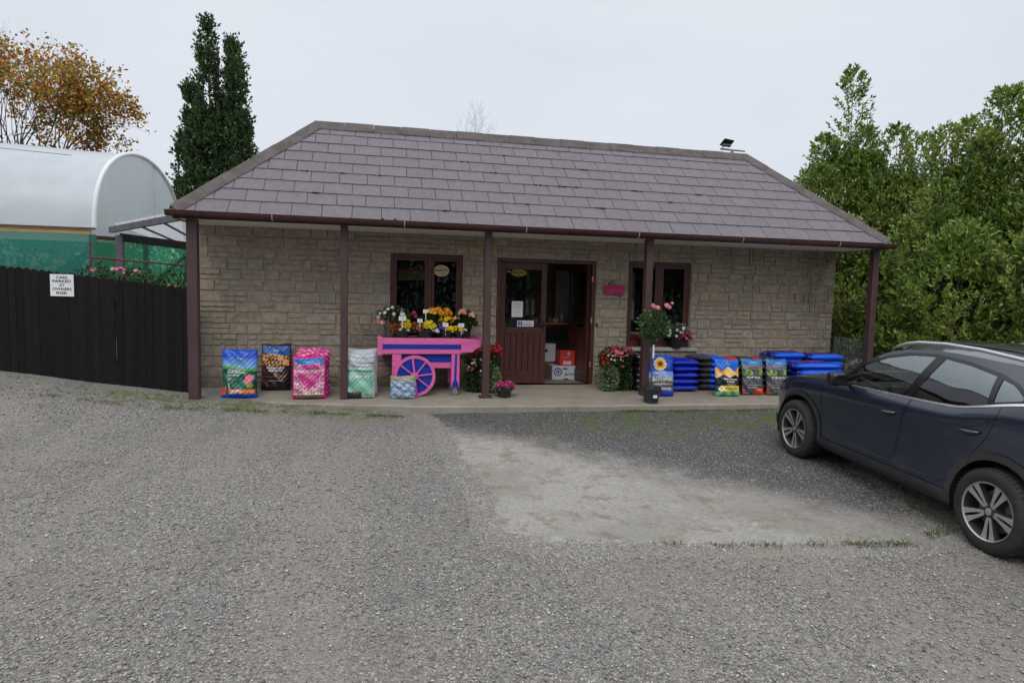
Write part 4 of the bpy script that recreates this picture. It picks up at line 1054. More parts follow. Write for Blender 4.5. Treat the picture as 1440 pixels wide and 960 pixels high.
def p_top(u, v):
    if u < .03 or u > .97: return hexc(35,35,40)
    if v > .83: return lerp3(hexc(70,150,215), hexc(25,95,175), (v-.83)*6)
    if v > .70: return lerp3(hexc(120,90,95), hexc(130,140,165), .5+.5*math.sin(v*70+u*6+2*math.sin(u*7)))
    if v > .53:
        s = math.sin(u*29+math.sin(v*31)*2)*math.sin(v*51)
        if in_ell(u, v, .27, .60, .25, .09) or in_ell(u, v, .9, .64, .17, .13): return hexc(150,185,85) if s > 0 else hexc(75,115,60)
        return hexc(95,85,80) if s > 0 else hexc(60,60,65)
    if v < .18 and u > .55+(.18-v)*-.3 or (u > .9 and v < .40-(1-u)*2): return hexc(215,60,30)
    if u < .12 and v < .30-u*1.5: return hexc(190,55,35)
    if abs(v-.265) < .008 and .2 < u < .85: return hexc(190,190,190)
    return hexc(72,74,80)
TT = [('Westland', .52, .90, .24, .035, WHT, .02), ('TOP SOIL', .52, .475, .66, .058, WHT, .04), ('for beds, borders', .52, .40, .4, .02, WHT, 0), ('& lawns', .5, .34, .3, .022, WHT, 0), ('BLENDED', .42, .20, .4, .022, WHT, .01), ('BULK', .78, .14, .26, .035, WHT, .02), ('25 litre', .2, .05, .22, .02, WHT, 0)]
standing_bag('topsoil_bag', 'left of two dark grey and red top soil bags, next to the multi-purpose bag', .405, .60, .12, 6.17, 9.42, szf(9.42)+.004, R(-2), R(8), p_top, TT, 13, hexc(35,35,40))
standing_bag('topsoil_bag', 'right top soil bag, its corner hidden behind the car nose', .405, .60, .12, 6.60, 9.385, szf(9.38)+.004, R(-1), R(8), p_top, TT, 14, hexc(35,35,40))

def lying_bag(label, cx, cy, z, w, l, h, rz, colf, seed, group, name='compost_bag', nu=22, nv=30, tilt=0):
    t = thing(name, label, 'bag', (cx, cy, z), rz, group)
    V = []; Cc = []; F = []
    Tm = Matrix.Rotation(tilt, 4, 'X')
    def pt(u, v, s):
        a = 1-abs(2*u-1)**2.6; b = 1-abs(2*v-1)**5
        th = h/2*math.sqrt(max(0, a*b))
        wr = .004*vnoise(u*2, v*3, 4, seed)*a
        return tuple(Tm @ Vector(((u-.5)*w, (v-.5)*l, h/2*.92+s*(th*.98)+wr*s)))
    for s in (1, -1):
        o = len(V)
        V += [pt(i/nu, j/nv, s) for j in range(nv+1) for i in range(nu+1)]
        for j in range(nv):
            for i in range(nu):
                f = (o+j*(nu+1)+i, o+j*(nu+1)+i+1, o+(j+1)*(nu+1)+i+1, o+(j+1)*(nu+1)+i)
                F.append(f if s == 1 else tuple(reversed(f))); Cc.append(colf((i+.5)/nu, (j+.5)/nv, s))
    m_ = MB(); m_.add(V, F); ob = m_.build('sack', M['bagplastic'], t, smooth='all', world=False)
    ca = ob.data.color_attributes.new('print', 'FLOAT_COLOR', 'CORNER'); arr = np.ones((len(F)*4, 4), np.float32)
    arr[:, :3] = np.repeat(np.array(Cc, np.float32), 4, 0); ca.data.foreach_set('color', arr.ravel())
    return t
BB = hexc(14,45,180); BBl = hexc(10,95,225); BLK = hexc(24,24,28)
ordn = ['bottom', 'second', 'third', 'fourth', 'fifth', 'sixth', 'seventh']
for k_ in range(5):   # lying lengthwise along the wall
    lab = ('top' if k_ == 4 else ordn[k_])+' royal blue bag of the stack right of the sunflower bag'
    # long axis along X: rotate 90
    lying_bag(lab, 5.085+random.uniform(-.015,.015), 9.86, szf(9.86)+.002+k_*.105, .42, .50, .122, R(90)+R(random.uniform(-5,5)), lambda u, v, s: BB, k_*3, 'royal blue stack')
for k_ in range(6):
    lab = ('top' if k_ == 5 else ordn[k_])+' crumpled black and blue bag of the stack behind the multi-purpose bag'
    lying_bag(lab, 5.60+random.uniform(-.01,.02), 10.02, szf(10)+.002+k_*.094, .46, .56, .106, R(random.uniform(-4,4)), lambda u, v, s: (BLK if (u < .45 and math.sin(u*70+v*50) < .7) else ((.22,.22,.24) if u < .45 else BBl)), k_*2+1, 'black and blue stack')
for k_ in range(6):
    lab = ('top' if k_ == 5 else ordn[k_])+' black bag of the stack between flower tub and fourth post'
    lying_bag(lab, 4.42+random.uniform(-.01,.02), 10.03, szf(10)+.002+k_*.1, .42, .5, .11, R(random.uniform(-3,3)), lambda u, v, s: (.25,.25,.27) if (u < .35 and math.sin(v*60) > .3 and .2 < u < .3) else BLK, k_*2+1, 'black bag stack')
def coltop(u, v, s):
    if s < 0: return BLK
    if v > .72: return hexc(205,60,30)
    return hexc(28,28,34) if math.sin(u*40)*math.sin(v*33) < .6 else hexc(120,120,125)
for k_ in range(5):
    for c_, xx in enumerate((6.18,6.64)):
        lab = ('top' if k_ == 4 else ordn[k_])+' black bag with orange end stacked behind the '+('left' if c_ == 0 else 'right')+' top soil bag'
        lying_bag(lab, xx, 9.90, szf(9.9)+.002+k_*.11, .42, .52, .125, R(random.uniform(-5,5)+(88 if k_ == 4 else 0)), coltop, k_+c_*4, 'black topsoil stacks', 'topsoil_bag', tilt=R(0))
DPU = hexc(30,20,120)
def colblue(u, v, s):
    if s > 0 and .12 < u < .88:
        if abs(u-.55) < .08 and .25 < v < .6: return hexc(190,60,100)
        return DPU if math.sin(v*55+math.sin(u*20)*2)*math.sin(u*37) < .55 else hexc(130,130,205)
    return BBl
for k_ in range(5):
    lab = ('top' if k_ == 4 else ordn[k_])+' bright blue bag of the wide pile behind the car bonnet'
    lying_bag(lab, 7.30+random.uniform(-.04,.05), 9.52+random.uniform(-.03,.03), szf(9.5)+.002+k_*.104, .52, .88, .135, R(90+random.uniform(-6,8)), colblue, k_*2, 'wide bright blue pile')
for k_ in range(5):
    lab = ('top' if k_ == 4 else ordn[k_])+' bright blue bag of the rear pile by the wire panel'
    lying_bag(lab, 7.88+random.uniform(-.04,.04), 10.03, szf(10)+.002+k_*.118, .46, .70, .15, R(90+random.uniform(-9,9)), colblue, k_*2+1, 'rear bright blue pile')
for i, (xx, yy, zz) in enumerate(((6.98,10.10,0),(7.42,10.12,.0))):
    for k_ in range(5 if i == 0 else 5):
        pass
for k_ in range(5):
    lab = ('top' if k_ == 4 else ordn[k_])+' purple blue bag of the pile against the wall behind the wide pile'
    lying_bag(lab, 7.15+random.uniform(-.04,.04), 10.06, szf(10)+.002+k_*.124, .46, .66, .155, R(90+random.uniform(-8,8)), lambda u, v, s: colblue(u, v, s) if k_ < 4 or u < .8 else hexc(20,120,150), k_, 'wall side blue pile')

# wire panel closing the porch end
t = thing('wire_panel', 'galvanised wire mesh panel closing the right end of the porch', 'panel', (8.38, 9.9, .3))
m_ = MB()
ya, yb, z0, z1 = 9.58, 10.30, -.02, .86
n = 17
for i in range(n+1): y_ = ya+(yb-ya)*i/n; m_.tube([(8.40,y_,z0),(8.40,y_,z1)], .0035, 4)
for j in range(8): z_ = z0+(z1-z0)*j/7; m_.tube([(8.404,ya,z_),(8.404,yb,z_)], .003, 4)
m_.build('mesh', M['galv'], t)

# ------------------------------------------------------------------ pink flower cart
t = thing('flower_cart', 'pink and blue painted wooden flower cart with spoked wheels', 'cart', (.75, 9.85, szf(9.85)))
CX0, CX1, CY0, CY1 = .095, 1.335, 9.62, 10.14
m_ = MB()
m_.box((CX0,CY0,.59),(CX1,CY0+.025,.828),bev=.003); m_.box((CX0,CY1-.025,.59),(CX1,CY1,.828),bev=.003); m_.box((CX0,CY0+.026,.59),(CX0+.03,CY1-.026,.84),bev=.003); m_.box((CX1-.03,CY0+.026,.59),(CX1,CY1-.026,.828),bev=.003)
m_.build('side_board', M['pink'], t)
m_ = MB(); m_.box((CX0+.031,CY0+.026,.76),(CX1-.031,CY1-.026,.818)); m_.build('tray_bed', pmat('cart_bed', (.12,.09,.09), .8, .3, 8), t)
m_ = MB(); m_.box((CX0+.065,CY0-.006,.665),(CX1,CY0-.001,.735),bev=.001); m_.build('stripe', M['blue'], t)
for a, b in (((CX0-.012,CX0+.058)),): m_ = MB(); m_.box((a,CY0-.010,.57),(b,CY0-.001,.845),bev=.002); m_.build('corner_board', M['pink'], t)
m_ = MB(); m_.prism([(1.325,.615),(1.50,.62),(1.56,.68),(1.62,.70),(1.62,.80),(1.55,.815),(1.325,.828)], CY0-.03, CY0-.002); m_.build('handle', M['pink'], t)
m_ = MB(); m_.prism([(1.30,.64),(1.50,.66),(1.80,.76),(1.83,.78),(1.83,.82),(1.78,.835),(1.30,.82)], CY1+.002, CY1+.03); m_.build('handle', M['pink'], t)
m_ = MB(); m_.box((1.48,CY0-.001,.74),(1.52,CY1+.001,.78),bev=.003); m_.build('crossbar', M['pink'], t)
for x0, x1 in ((.30,.43),(1.185,1.31)):
    for y0, y1 in ((CY0+.01,CY0+.05),(CY1-.05,CY1-.01)):
        m_ = MB(); m_.box((x0,y0,.075),(x1,y1,.588),bev=.003); lg = m_.build('leg', M['pink'], t)
        if y0 < 9.8 and x0 > 1:
            m_ = MB(); m_.prism([(1.228,.20),(1.24,.585),(1.268,.585),(1.262,.20),(1.30,.115),(1.295,.08),(1.20,.08),(1.195,.115)], y0-.005, y0-.001); m_.build('stripe', M['blue'], lg)
for y0 in (CY0+.055, CY1-.075):
    m_ = MB(); m_.box((.431,y0,.37),(1.184,y0+.02,.588),bev=.002); ap = m_.build('apron_board', M['pink'], t)
    if y0 < 9.8: m_ = MB(); m_.box((.44,y0-.005,.46),(1.18,y0-.001,.586)); m_.build('stripe', M['blue'], ap)
for x in (1.247,):
    for y_ in (CY0+.05, CY1-.03):
        m_ = MB(); m_.lathe([(0,-.03),(.045,-.03),(.05,-.01),(.05,.01),(.045,.03),(0,.03)], 14, Matrix.Translation((x, y_, .003)) @ Matrix.Rotation(R(90), 4, 'X')); m_.box((x-.03,y_-.02,.02),(x+.03,y_+.02,.078)); m_.build('caster', M['galv'], t)
def cart_wheel(y):
    cx, cz, r = .63, .262, .308
    m_ = MB(); m_.lathe([(r-.045,-.022),(r,-.022),(r,.022),(r-.045,.022),(r-.045,-.022)], 48, Matrix.Translation((cx, y, cz)) @ Matrix.Rotation(R(90), 4, 'X')); w = m_.build('wheel', M['pink'], t, smooth=True)
    m_ = MB(); m_.lathe([(0,-.006),(r-.044,-.006),(r-.044,.006),(0,.006)], 48, Matrix.Translation((cx, y, cz)) @ Matrix.Rotation(R(90), 4, 'X')); m_.build('disc', M['blue'], w)
    for k_ in range(8):
        a = R(97+45*k_); m_ = MB(); m_.bar((cx+.03*math.cos(a), y-.014, cz+.03*math.sin(a)), (cx+(r-.04)*math.cos(a), y-.014, cz+(r-.04)*math.sin(a)), .026, .02); m_.build('spoke', M['pink'], w)
    m_ = MB(); m_.lathe([(0,.045),(.05,.04),(.058,.02),(.058,-.02),(0,-.02)], 20, Matrix.Translation((cx, y-.008, cz)) @ Matrix.Rotation(R(90), 4, 'X')); m_.ball((cx, y-.055, cz), .012, 8, 6); m_.build('hub', M['pink'], w, smooth=True)
cart_wheel(CY0-.035); cart_wheel(CY1+.035)

# ------------------------------------------------------------------ potted plants
G_DK = [(0,(.012,.035,.010)),(.5,(.03,.075,.018)),(.85,(.06,.12,.03)),(1,(.12,.19,.06))]
M['leaf_dark'] = leafmat('leaf_dark', G_DK, .25)
M['leaf_pale'] = leafmat('leaf_pale', [(0,(.05,.10,.03)),(.4,(.14,.24,.09)),(.8,(.28,.40,.20)),(1,(.5,.58,.42))], .3)
M['leaf_grey'] = leafmat('leaf_grey', [(0,(.16,.19,.17)),(1,(.36,.40,.38))], .2)
def fl(name, c1, c2, c3=None):
    M[name] = leafmat(name, [(0,c1),(.6,c2),(1,c3 or c2)], .35, .6, .2); return M[name]
fl('petal_yellow', (.55,.36,.01), (.78,.58,.02), (.85,.72,.12)); fl('petal_orange', (.6,.25,.01), (.80,.40,.02), (.85,.5,.05))
fl('petal_red', (.32,.008,.012), (.50,.015,.02), (.62,.06,.08)); fl('petal_pink', (.60,.16,.22), (.75,.30,.33), (.82,.5,.5))
fl('petal_white', (.6,.6,.55), (.78,.78,.74)); fl('petal_rust', (.22,.06,.02), (.38,.11,.04), (.5,.2,.1)); fl('petal_magenta', (.28,.01,.08), (.45,.03,.14), (.6,.2,.35)); fl('petal_peach', (.72,.30,.18), (.82,.45,.32)); fl('petal_rose', (.38,.03,.06), (.55,.07,.12), (.7,.25,.3)); fl('petal_purple', (.06,.03,.2), (.12,.06,.35))
def blob_pts(n, c, r, shell=.5, zmin=-9):
    d = unit(rng.normal(size=(n*2,3))); rr = shell+(1-shell)*rng.random((n*2,1))**.6
    p = d*rr; p = p[p[:,2] > zmin][:n]; dd = unit(p+rng.normal(size=p.shape)*.45)
    return np.array(c)+p*np.array(r), dd
def flowers(name, cen, nrm, r, mat, parent, petals=6, centre=None):
    k = len(cen); nrm = unit(np.asarray(nrm, float)); a = unit(np.cross(nrm, rng.normal(size=(k,3)))); b = np.cross(nrm, a)
    P_ = []; D_ = []; U_ = []
    for i in range(petals):
        an = 2*math.pi*i/petals; P_.append(cen); D_.append(a*math.cos(an)+b*math.sin(an)+nrm*.35); U_.append(nrm)
    P_ = np.concatenate(P_); D_ = np.concatenate(D_); rr = np.tile(np.asarray(r).reshape(-1)*np.ones(k), petals)
    S = unit(np.cross(D_, np.concatenate(U_))); D_ = unit(D_); V = np.stack([P_, P_+D_*rr[:,None]*.6+S*rr[:,None]*.42, P_+D_*rr[:,None], P_+D_*rr[:,None]*.6-S*rr[:,None]*.42], 1).reshape(-1,3)
    o = npmesh(name, V, np.arange(len(V)).reshape(-1,4), mat, parent)
    return o
def pot(t, x, y, z, r, h, mat=None, rt=None, n=24):
    m_ = MB(); rb = r*.72 if rt is None else rt
    m_.lathe([(0,z),(rb,z),(r*.96,z+h*.86),(r*1.04,z+h*.86),(r*1.04,z+h),(r*.96,z+h),(r*.94,z+h*.9),(0,z+h*.88)], n, None, x, y)
    o = m_.build('pot', mat or M['black'], t, smooth=True)
    m_ = MB(); m_.lathe([(0,z+h*.895),(r*.93,z+h*.9)], n, None, x, y); m_.build('soil', M['soil'], t); return o
def price_tag(t, x, y, z, w=.075, h=.05, stem=.09):
    m_ = MB(); m_.box((x-w/2,y-.0015,z),(x+w/2,y+.0015,z+h),bev=.0006); m_.box((x-.005,y-.001,z-stem),(x+.005,y+.001,z)); o = m_.build('price_tag', M['white'], t)
    m_ = MB(); m_.box((x-w*.3,y-.0025,z+h*.6),(x+w*.3,y-.0018,z+h*.68)); m_.box((x-w*.2,y-.0025,z+h*.3),(x+w*.25,y-.0018,z+h*.4)); m_.build('print', pmat('tag_ink', (.2,.2,.25), .6, .1) if 'tag_ink' not in bpy.data.materials else bpy.data.materials['tag_ink'], o)
TZ = .820
def cart_pot(label, px_, y, r, h, foli, flow, tagpos=None, z=TZ, potmat=None, cat='potted plant'):
    t = thing('potted_plant', label, cat, (px_, y, z)); pot(t, px_, y, z, r, h, potmat)
    for (n_, c, rad, sz, mat) in foli:
        P_, D_ = blob_pts(n_, c, rad, .35, -.35); leaves('foliage', P_, D_, rng.uniform(.6,1.2,len(P_))*sz, sz*.45, M[mat], t)
    for (n_, c, rad, sz, mat) in flow:
        P_, D_ = blob_pts(n_, c, rad, .8, -.2); D_ = unit(D_+np.array([0,-.6,.3])); flowers('flowers', P_, D_, sz, M[mat], t)
    if tagpos: price_tag(t, *tagpos)
    return t
cart_pot('black bowl of rust heuchera and yellow heather at the left end of the cart', .44, 9.72, .125, .12,
  [(260,(.36,9.70,.95),(.10,.08,.07),.05,'petal_rust'),(420,(.50,9.71,.99),(.07,.07,.11),.035,'leaf_pale'),(200,(.56,9.70,.93),(.08,.06,.05),.04,'leaf_dark')],
  [(140,(.50,9.70,1.0),(.075,.07,.10),.02,'petal_yellow'),(12,(.45,9.66,.93),(.1,.05,.04),.025,'petal_white')], (.44,9.62,1.085,.10,.065,.12))
cart_pot('black bowl of rust foliage, yellow and mauve pansies, second from the left on the cart', .78, 9.72, .135, .12,
  [(260,(.68,9.70,.97),(.11,.09,.08),.05,'petal_rust'),(350,(.84,9.71,.95),(.14,.09,.06),.045,'leaf_dark')],
  [(34,(.84,9.68,1.0),(.10,.07,.08),.035,'petal_yellow'),(10,(.92,9.66,.93),(.06,.05,.04),.03,'petal_white'),(14,(.72,9.66,.96),(.08,.06,.06),.028,'petal_peach')], (.70,9.62,1.06,.075,.055,.12))
cart_pot('black bowl of yellow and violet pansies with a white tag, third from the left', 1.105, 9.72, .10, .10,
  [(320,(1.105,9.71,.92),(.11,.08,.06),.04,'leaf_dark')], [(16,(1.15,9.68,.95),(.06,.05,.05),.04,'petal_yellow'),(16,(1.05,9.68,.98),(.06,.05,.05),.035,'petal_purple')], (1.085,9.63,1.0,.085,.06,.12))
cart_pot('black bowl of cream yellow pansies at the right end of the cart', 1.315, 9.74, .095, .10,
  [(300,(1.305,9.72,.92),(.10,.08,.06),.04,'leaf_dark')], [(22,(1.29,9.68,.96),(.07,.05,.05),.034,'petal_yellow'),(8,(1.37,9.68,.93),(.04,.04,.04),.03,'petal_white')], (1.325,9.63,1.0,.085,.055,.12))
cart_pot('grey pot of trailing white and pale pink flowers at the back left of the cart', .30, 9.95, .13, .19,
  [(700,(.33,9.93,1.12),(.26,.14,.16),.05,'leaf_dark')], [(26,(.30,9.85,1.13),(.22,.1,.14),.032,'petal_white'),(8,(.12,9.85,1.05),(.05,.05,.05),.04,'petal_pink')], None, TZ, M['greypaint'])
cart_pot('dark pot of tall orange and yellow pansies at the back centre of the cart', .92, 9.96, .14, .20,
  [(800,(.92,9.93,1.06),(.22,.13,.15),.05,'leaf_dark')], [(46,(1.0,9.84,1.20),(.20,.08,.07),.042,'petal_orange'),(20,(1.12,9.83,1.06),(.10,.06,.10),.042,'petal_yellow'),(8,(.62,9.84,1.15),(.05,.05,.05),.03,'petal_magenta')], (.80,9.80,1.20,.08,.05,.12))
cart_pot('dark pot of peach geranium with broad leaves at the back right of the cart', 1.42, 9.97, .12, .18,
  [(600,(1.42,9.93,1.06),(.17,.13,.16),.075,'leaf_dark')], [(22,(1.37,9.84,1.20),(.05,.05,.05),.034,'petal_peach'),(14,(1.52,9.86,1.16),(.05,.05,.05),.034,'petal_peach'),(8,(1.28,9.84,1.1),(.04,.04,.04),.03,'petal_peach')])
# tall tubs either side of the door
def tub(label, x, y, reds, left=True):
    z0 = szf(y)+.003; t = thing('flower_tub', label, 'flower tub', (x, y, z0)); pot(t, x, y, z0, .17, .34)
    s = -1 if left else 1
    P_, D_ = blob_pts(1900, (x-.09*s*(-1 if not left else 1)*0+(.10 if left else -.12), y-.10, .18), (.17,.15,.26), .6); leaves('trailing_foliage', P_, D_+np.array([0,-.3,-.3]), rng.uniform(.5,1.2,len(P_))*.038, .02, M['leaf_pale'], t)
    P_, D_ = blob_pts(1300, (x+(-.12 if left else .14), y-.04, .16), (.17,.14,.27), .4); leaves('trailing_foliage', P_, D_+np.array([0,-.3,-.3]), rng.uniform(.6,1.2,len(P_))*.05, .026, M['leaf_dark'], t)
    P_, D_ = blob_pts(1300, (x, y-.02, .48), (.28,.18,.20), .4); leaves('foliage', P_, D_+np.array([0,0,.3]), rng.uniform(.6,1.2,len(P_))*.055, .028, M['leaf_dark'], t)
    for (n_, c, rad, sz, mat) in reds:
        P_, D_ = blob_pts(n_, c, rad, .7, -.5); flowers('flowers', P_, D_+np.array([0,-.7,.2]), sz, M[mat], t)
    return t
tub('tub of red begonias over cream trailing leaves, between cart and closed door', 1.72, 9.93, [(20,(1.63,9.8,.56),(.14,.1,.08),.042,'petal_red'),(26,(1.88,9.8,.60),(.11,.1,.16),.040,'petal_red'),(8,(1.88,9.8,.66),(.08,.1,.06),.040,'petal_rose'),(14,(1.6,9.78,.36),(.14,.08,.1),.03,'petal_rust'),(18,(1.6,9.78,.38),(.18,.08,.14),.022,'petal_white')])
tub('tub of pink red begonias over cream trailing leaves, right of the open door', 3.93, 9.95, [(26,(3.98,9.8,.62),(.22,.1,.09),.036,'petal_rose'),(16,(4.0,9.8,.6),(.22,.1,.1),.034,'petal_red'),(22,(4.0,9.8,.6),(.18,.1,.08),.036,'petal_pink'),(16,(3.73,9.8,.50),(.08,.08,.14),.03,'petal_red'),(22,(3.9,9.78,.50),(.2,.08,.12),.02,'petal_white'),(8,(4.02,9.78,.40),(.06,.05,.05),.03,'petal_rust')], False)
t = cart_pot('low black bowl of magenta cyclamen standing by the third post', 1.985, 9.50, .125, .14,
  [(420,(1.985,9.49,.10),(.15,.12,.07),.05,'leaf_grey'),(200,(1.985,9.49,.09),(.14,.11,.06),.05,'leaf_dark')], [(70,(1.985,9.44,.13),(.14,.09,.06),.034,'petal_magenta')], None, szf(9.5)+.002)
cart_pot('black pot of white and dark pink flowers on the right window sill', 5.21, 10.32, .12, .14,
  [(600,(5.21,10.27,.86),(.24,.12,.13),.045,'leaf_dark'),(160,(5.22,10.28,.97),(.2,.08,.08),.06,'leaf_grey')], [(24,(5.12,10.18,.88),(.14,.06,.1),.03,'petal_white'),(40,(5.32,10.18,.82),(.13,.06,.09),.034,'petal_magenta')], (5.27,10.17,.97,.055,.045,.07), .642)
cart_pot('dark pot of orange red flowers on the sill behind the fourth post', 4.66, 10.33, .11, .13,
  [(350,(4.66,10.29,.83),(.16,.1,.1),.045,'leaf_dark')], [(40,(4.64,10.22,.86),(.15,.07,.08),.034,'petal_rust')], None, .642)

# standard rose in its pot
px_, py_ = 4.185, 9.02; z0 = szf(py_)+.003
t = thing('standard_rose', 'pink standard rose with a bare stem in a charcoal pot by the fourth post', 'rose tree', (px_, py_, z0))
pot(t, px_, py_, z0, .145, .235, pmat('charcoal_pot', (.028,.031,.038), .5, .2, 8))
m_ = MB(); m_.box((px_-.035,py_-.1495,z0+.085),(px_+.03,py_-.141,z0+.13)); m_.build('pot_label', M['white'], t)
m_ = MB(); st = [(4.20,9.02,z0+.15),(4.185,9.03,.30),(4.165,9.04,.55),(4.165,9.05,.85),(4.18,9.05,1.0)]; m_.tube(st, [.011,.010,.009,.009,.006], 6); m_.tube([(4.175,9.02,z0+.15),(4.17,9.02,.78)], .006, 5)
for k_ in range(12):
    a = rng.uniform(0, 6.28); e = (4.2+.2*math.cos(a)*rng.uniform(.5,1), 9.05+.17*math.sin(a), 1.0+rng.uniform(0,.33)); m_.tube([(4.168,9.05,.88+rng.uniform(0,.1)), ((e[0]+4.17)/2,(e[1]+9.05)/2,e[2]-.05), e], [.005,.004,.003], 5)
m_.build('stem', M['bark'], t, smooth=True)
P_, D_ = blob_pts(620, (4.205,9.05,1.10), (.26,.22,.235), .25); leaves('foliage', P_, D_+np.array([0,0,.1]), rng.uniform(.6,1.2,len(P_))*.062, .034, leafmat('rose_leaf', [(0,(.02,.05,.015)),(.5,(.045,.10,.03)),(1,(.12,.2,.07))], .25), t)
m_ = MB()
def bloom(c, r, mat):
    cen = np.array([c]*5)+rng.normal(size=(5,3))*r*.12
    for k_, (rr, pp) in enumerate(((r,7),(r*.75,6),(r*.5,5))): flowers('flowers', cen[:2]+np.array([0,-.008*k_,.004*k_]), np.array([[0,-.8,.5]]*2)+rng.normal(size=(2,3))*.2, rr, mat, t, pp)
for c, r in (((4.10,8.90,1.385),.045),((4.165,8.9,1.36),.05),((4.33,8.93,1.40),.048),((4.43,8.95,1.435),.03),((4.36,8.9,1.38),.035)): bloom(c, r, M['petal_pink'])
t2 = thing('plant_tag', 'striped paper tag tied to the rose stem', 'tag', (4.19,9.0,.7)); m_ = MB(); m_.box((4.172,9.005,.60),(4.20,9.008,.80)); m_.build('paper', M['white'], t2); t2.location = t2.location

# ------------------------------------------------------------------ polytunnel, netting, pergola
M['poly'] = pmat('polythene', (.76,.81,.88), .35, .06, 2.5, .25, 5)
def poly_end_mat():
    m, nt, out = new_mat('polythene_end'); co = objco(nt)
    mp = N(nt, 'ShaderNodeMapping'); mp.inputs['Scale'].default_value = (5, 5, .35); mp.inputs['Rotation'].default_value = (.12, 0, 0); L(nt, co, mp.inputs['Vector'])
    f = noise(nt, 2.2, 5, .65, mp.outputs[0], .6)
    c = ramp(nt, [(.3,(.62,.66,.70)),(.5,(.78,.81,.84)),(.7,(.86,.88,.90))], f).outputs[0]
    p = N(nt, 'ShaderNodeBsdfPrincipled'); L(nt, c, p.inputs['Base Color']); p.inputs['Roughness'].default_value = .35
    b = N(nt, 'ShaderNodeBump'); b.inputs['Strength'].default_value = .8; b.inputs['Distance'].default_value = .08; L(nt, f, b.inputs['Height']); L(nt, b.outputs[0], p.inputs['Normal'])
    t = N(nt, 'ShaderNodeBsdfTranslucent'); t.inputs[0].default_value = (.85,.88,.9,1)
    mx = N(nt, 'ShaderNodeMixShader'); mx.inputs[0].default_value = .7; L(nt, p.outputs[0], mx.inputs[1]); L(nt, t.outputs[0], mx.inputs[2]); L(nt, mx.outputs[0], out.inputs[0]); return m
M['polyend'] = poly_end_mat()
def thin_mat(m, col, f):
    nt = m.node_tree; out = [n for n in nt.nodes if n.type == 'OUTPUT_MATERIAL'][0]; sh = out.inputs[0].links[0].from_socket
    t = N(nt, 'ShaderNodeBsdfTranslucent'); t.inputs[0].default_value = c4(col); mx = N(nt, 'ShaderNodeMixShader'); mx.inputs[0].default_value = f
    L(nt, sh, mx.inputs[1]); L(nt, t.outputs[0], mx.inputs[2]); L(nt, mx.outputs[0], out.inputs[0])
thin_mat(M['poly'], (.85,.88,.9), .45)
def netmat(name, col, open_):
    m, nt, out = new_mat(name); co = objco(nt)
    p = N(nt, 'ShaderNodeBsdfDiffuse'); n = noise(nt, 1.2, 4, .6, co); L(nt, mixc(nt, n, tuple(c*.7 for c in col), col), p.inputs[0])
    tl = N(nt, 'ShaderNodeBsdfTranslucent'); tl.inputs[0].default_value = c4(col)
    a = N(nt, 'ShaderNodeMixShader'); a.inputs[0].default_value = .5; L(nt, p.outputs[0], a.inputs[1]); L(nt, tl.outputs[0], a.inputs[2])
    t = N(nt, 'ShaderNodeBsdfTransparent'); mx = N(nt, 'ShaderNodeMixShader'); mx.inputs[0].default_value = open_
    L(nt, a.outputs[0], mx.inputs[1]); L(nt, t.outputs[0], mx.inputs[2]); L(nt, mx.outputs[0], out.inputs[0]); return m
M['net'] = netmat('green_netting', (.07,.36,.29), .27)
M['net2'] = netmat('light_green_netting', (.08,.48,.24), .3)
TX, TY, TW, TZB, TB = -5.36, 14.2, 5.15, 2.60, 1.86
t = thing('polytunnel', 'white polythene growing tunnel with rounded end wall', 'polytunnel', (-9, 17, 0))
def arch(i, n): th = math.pi*i/n; return (1-math.cos(th))/2*TW, TB*math.sin(th)**.86
LEN = 16; nA = 36; nL = 30; vs = []
for j in range(nL+1):
    l = LEN*j/nL; bow = (l*.035 if l < 6.0 else .21-(l-6.0)*.02)
    for i in range(nA+1):
        s_, h_ = arch(i, nA); sag = -.02*abs(math.sin(math.pi*l/2.0))
        vs.append((TX-l+s_*.04, TY+s_, TZB+(h_*(1+bow/2.1)+sag*(h_ > .1))))
mb = MB(); mb.add(vs, [(j*(nA+1)+i, (j+1)*(nA+1)+i, (j+1)*(nA+1)+i+1, j*(nA+1)+i+1) for j in range(nL) for i in range(nA)]); mb.build('cover', M['poly'], t, smooth='all')
mb = MB(); vs = [(TX+arch(i,nA)[0]*.04-.01, TY+arch(i,nA)[0], TZB+arch(i,nA)[1]-.01) for i in range(nA+1)]
vb = [(v[0], v[1], TZB-.02) for v in vs]; mb.add(vs+vb, [(i, i+1, nA+2+i, nA+1+i) for i in range(nA)]); mb.build('end_wall', M['polyend'], t)
mb = MB(); mb.tube([(TX+.01+arch(i,nA)[0]*.04, TY+arch(i,nA)[0], TZB+arch(i,nA)[1]) for i in range(nA+1)], .045, 8); mb.build('hoop', pmat('white_hoop', (.75,.76,.78), .4, .05, 4), t, smooth=True)
mb = MB(); mb.tube([(TX+.03, TY+TW*.63, TZB-.01), (TX+.03, TY+TW*.63, TZB+1.93)], .022, 6); mb.build('end_upright', M['galv'], t)
mb = MB(); zz = lambda l: TZB+.0
mb.box((TX-LEN, TY-.03, TZB-.13), (TX-.05, TY+.02, TZB-.045)); mb.build('side_rail', M['timber'], t)
mb = MB(); mb.box((TX-LEN, TY-.06, TZB-.04), (TX+.03, TY+.0, TZB-.002)); mb.build('clamp_strip', M['rust'], t)
mb = MB(); mb.tube([(TX-.6-l*.13, TY+.62+.0*l, TZB+1.48+.006*l) for l in range(0, 34)], .006, 4); mb.build('seam', M['greypaint'], t)
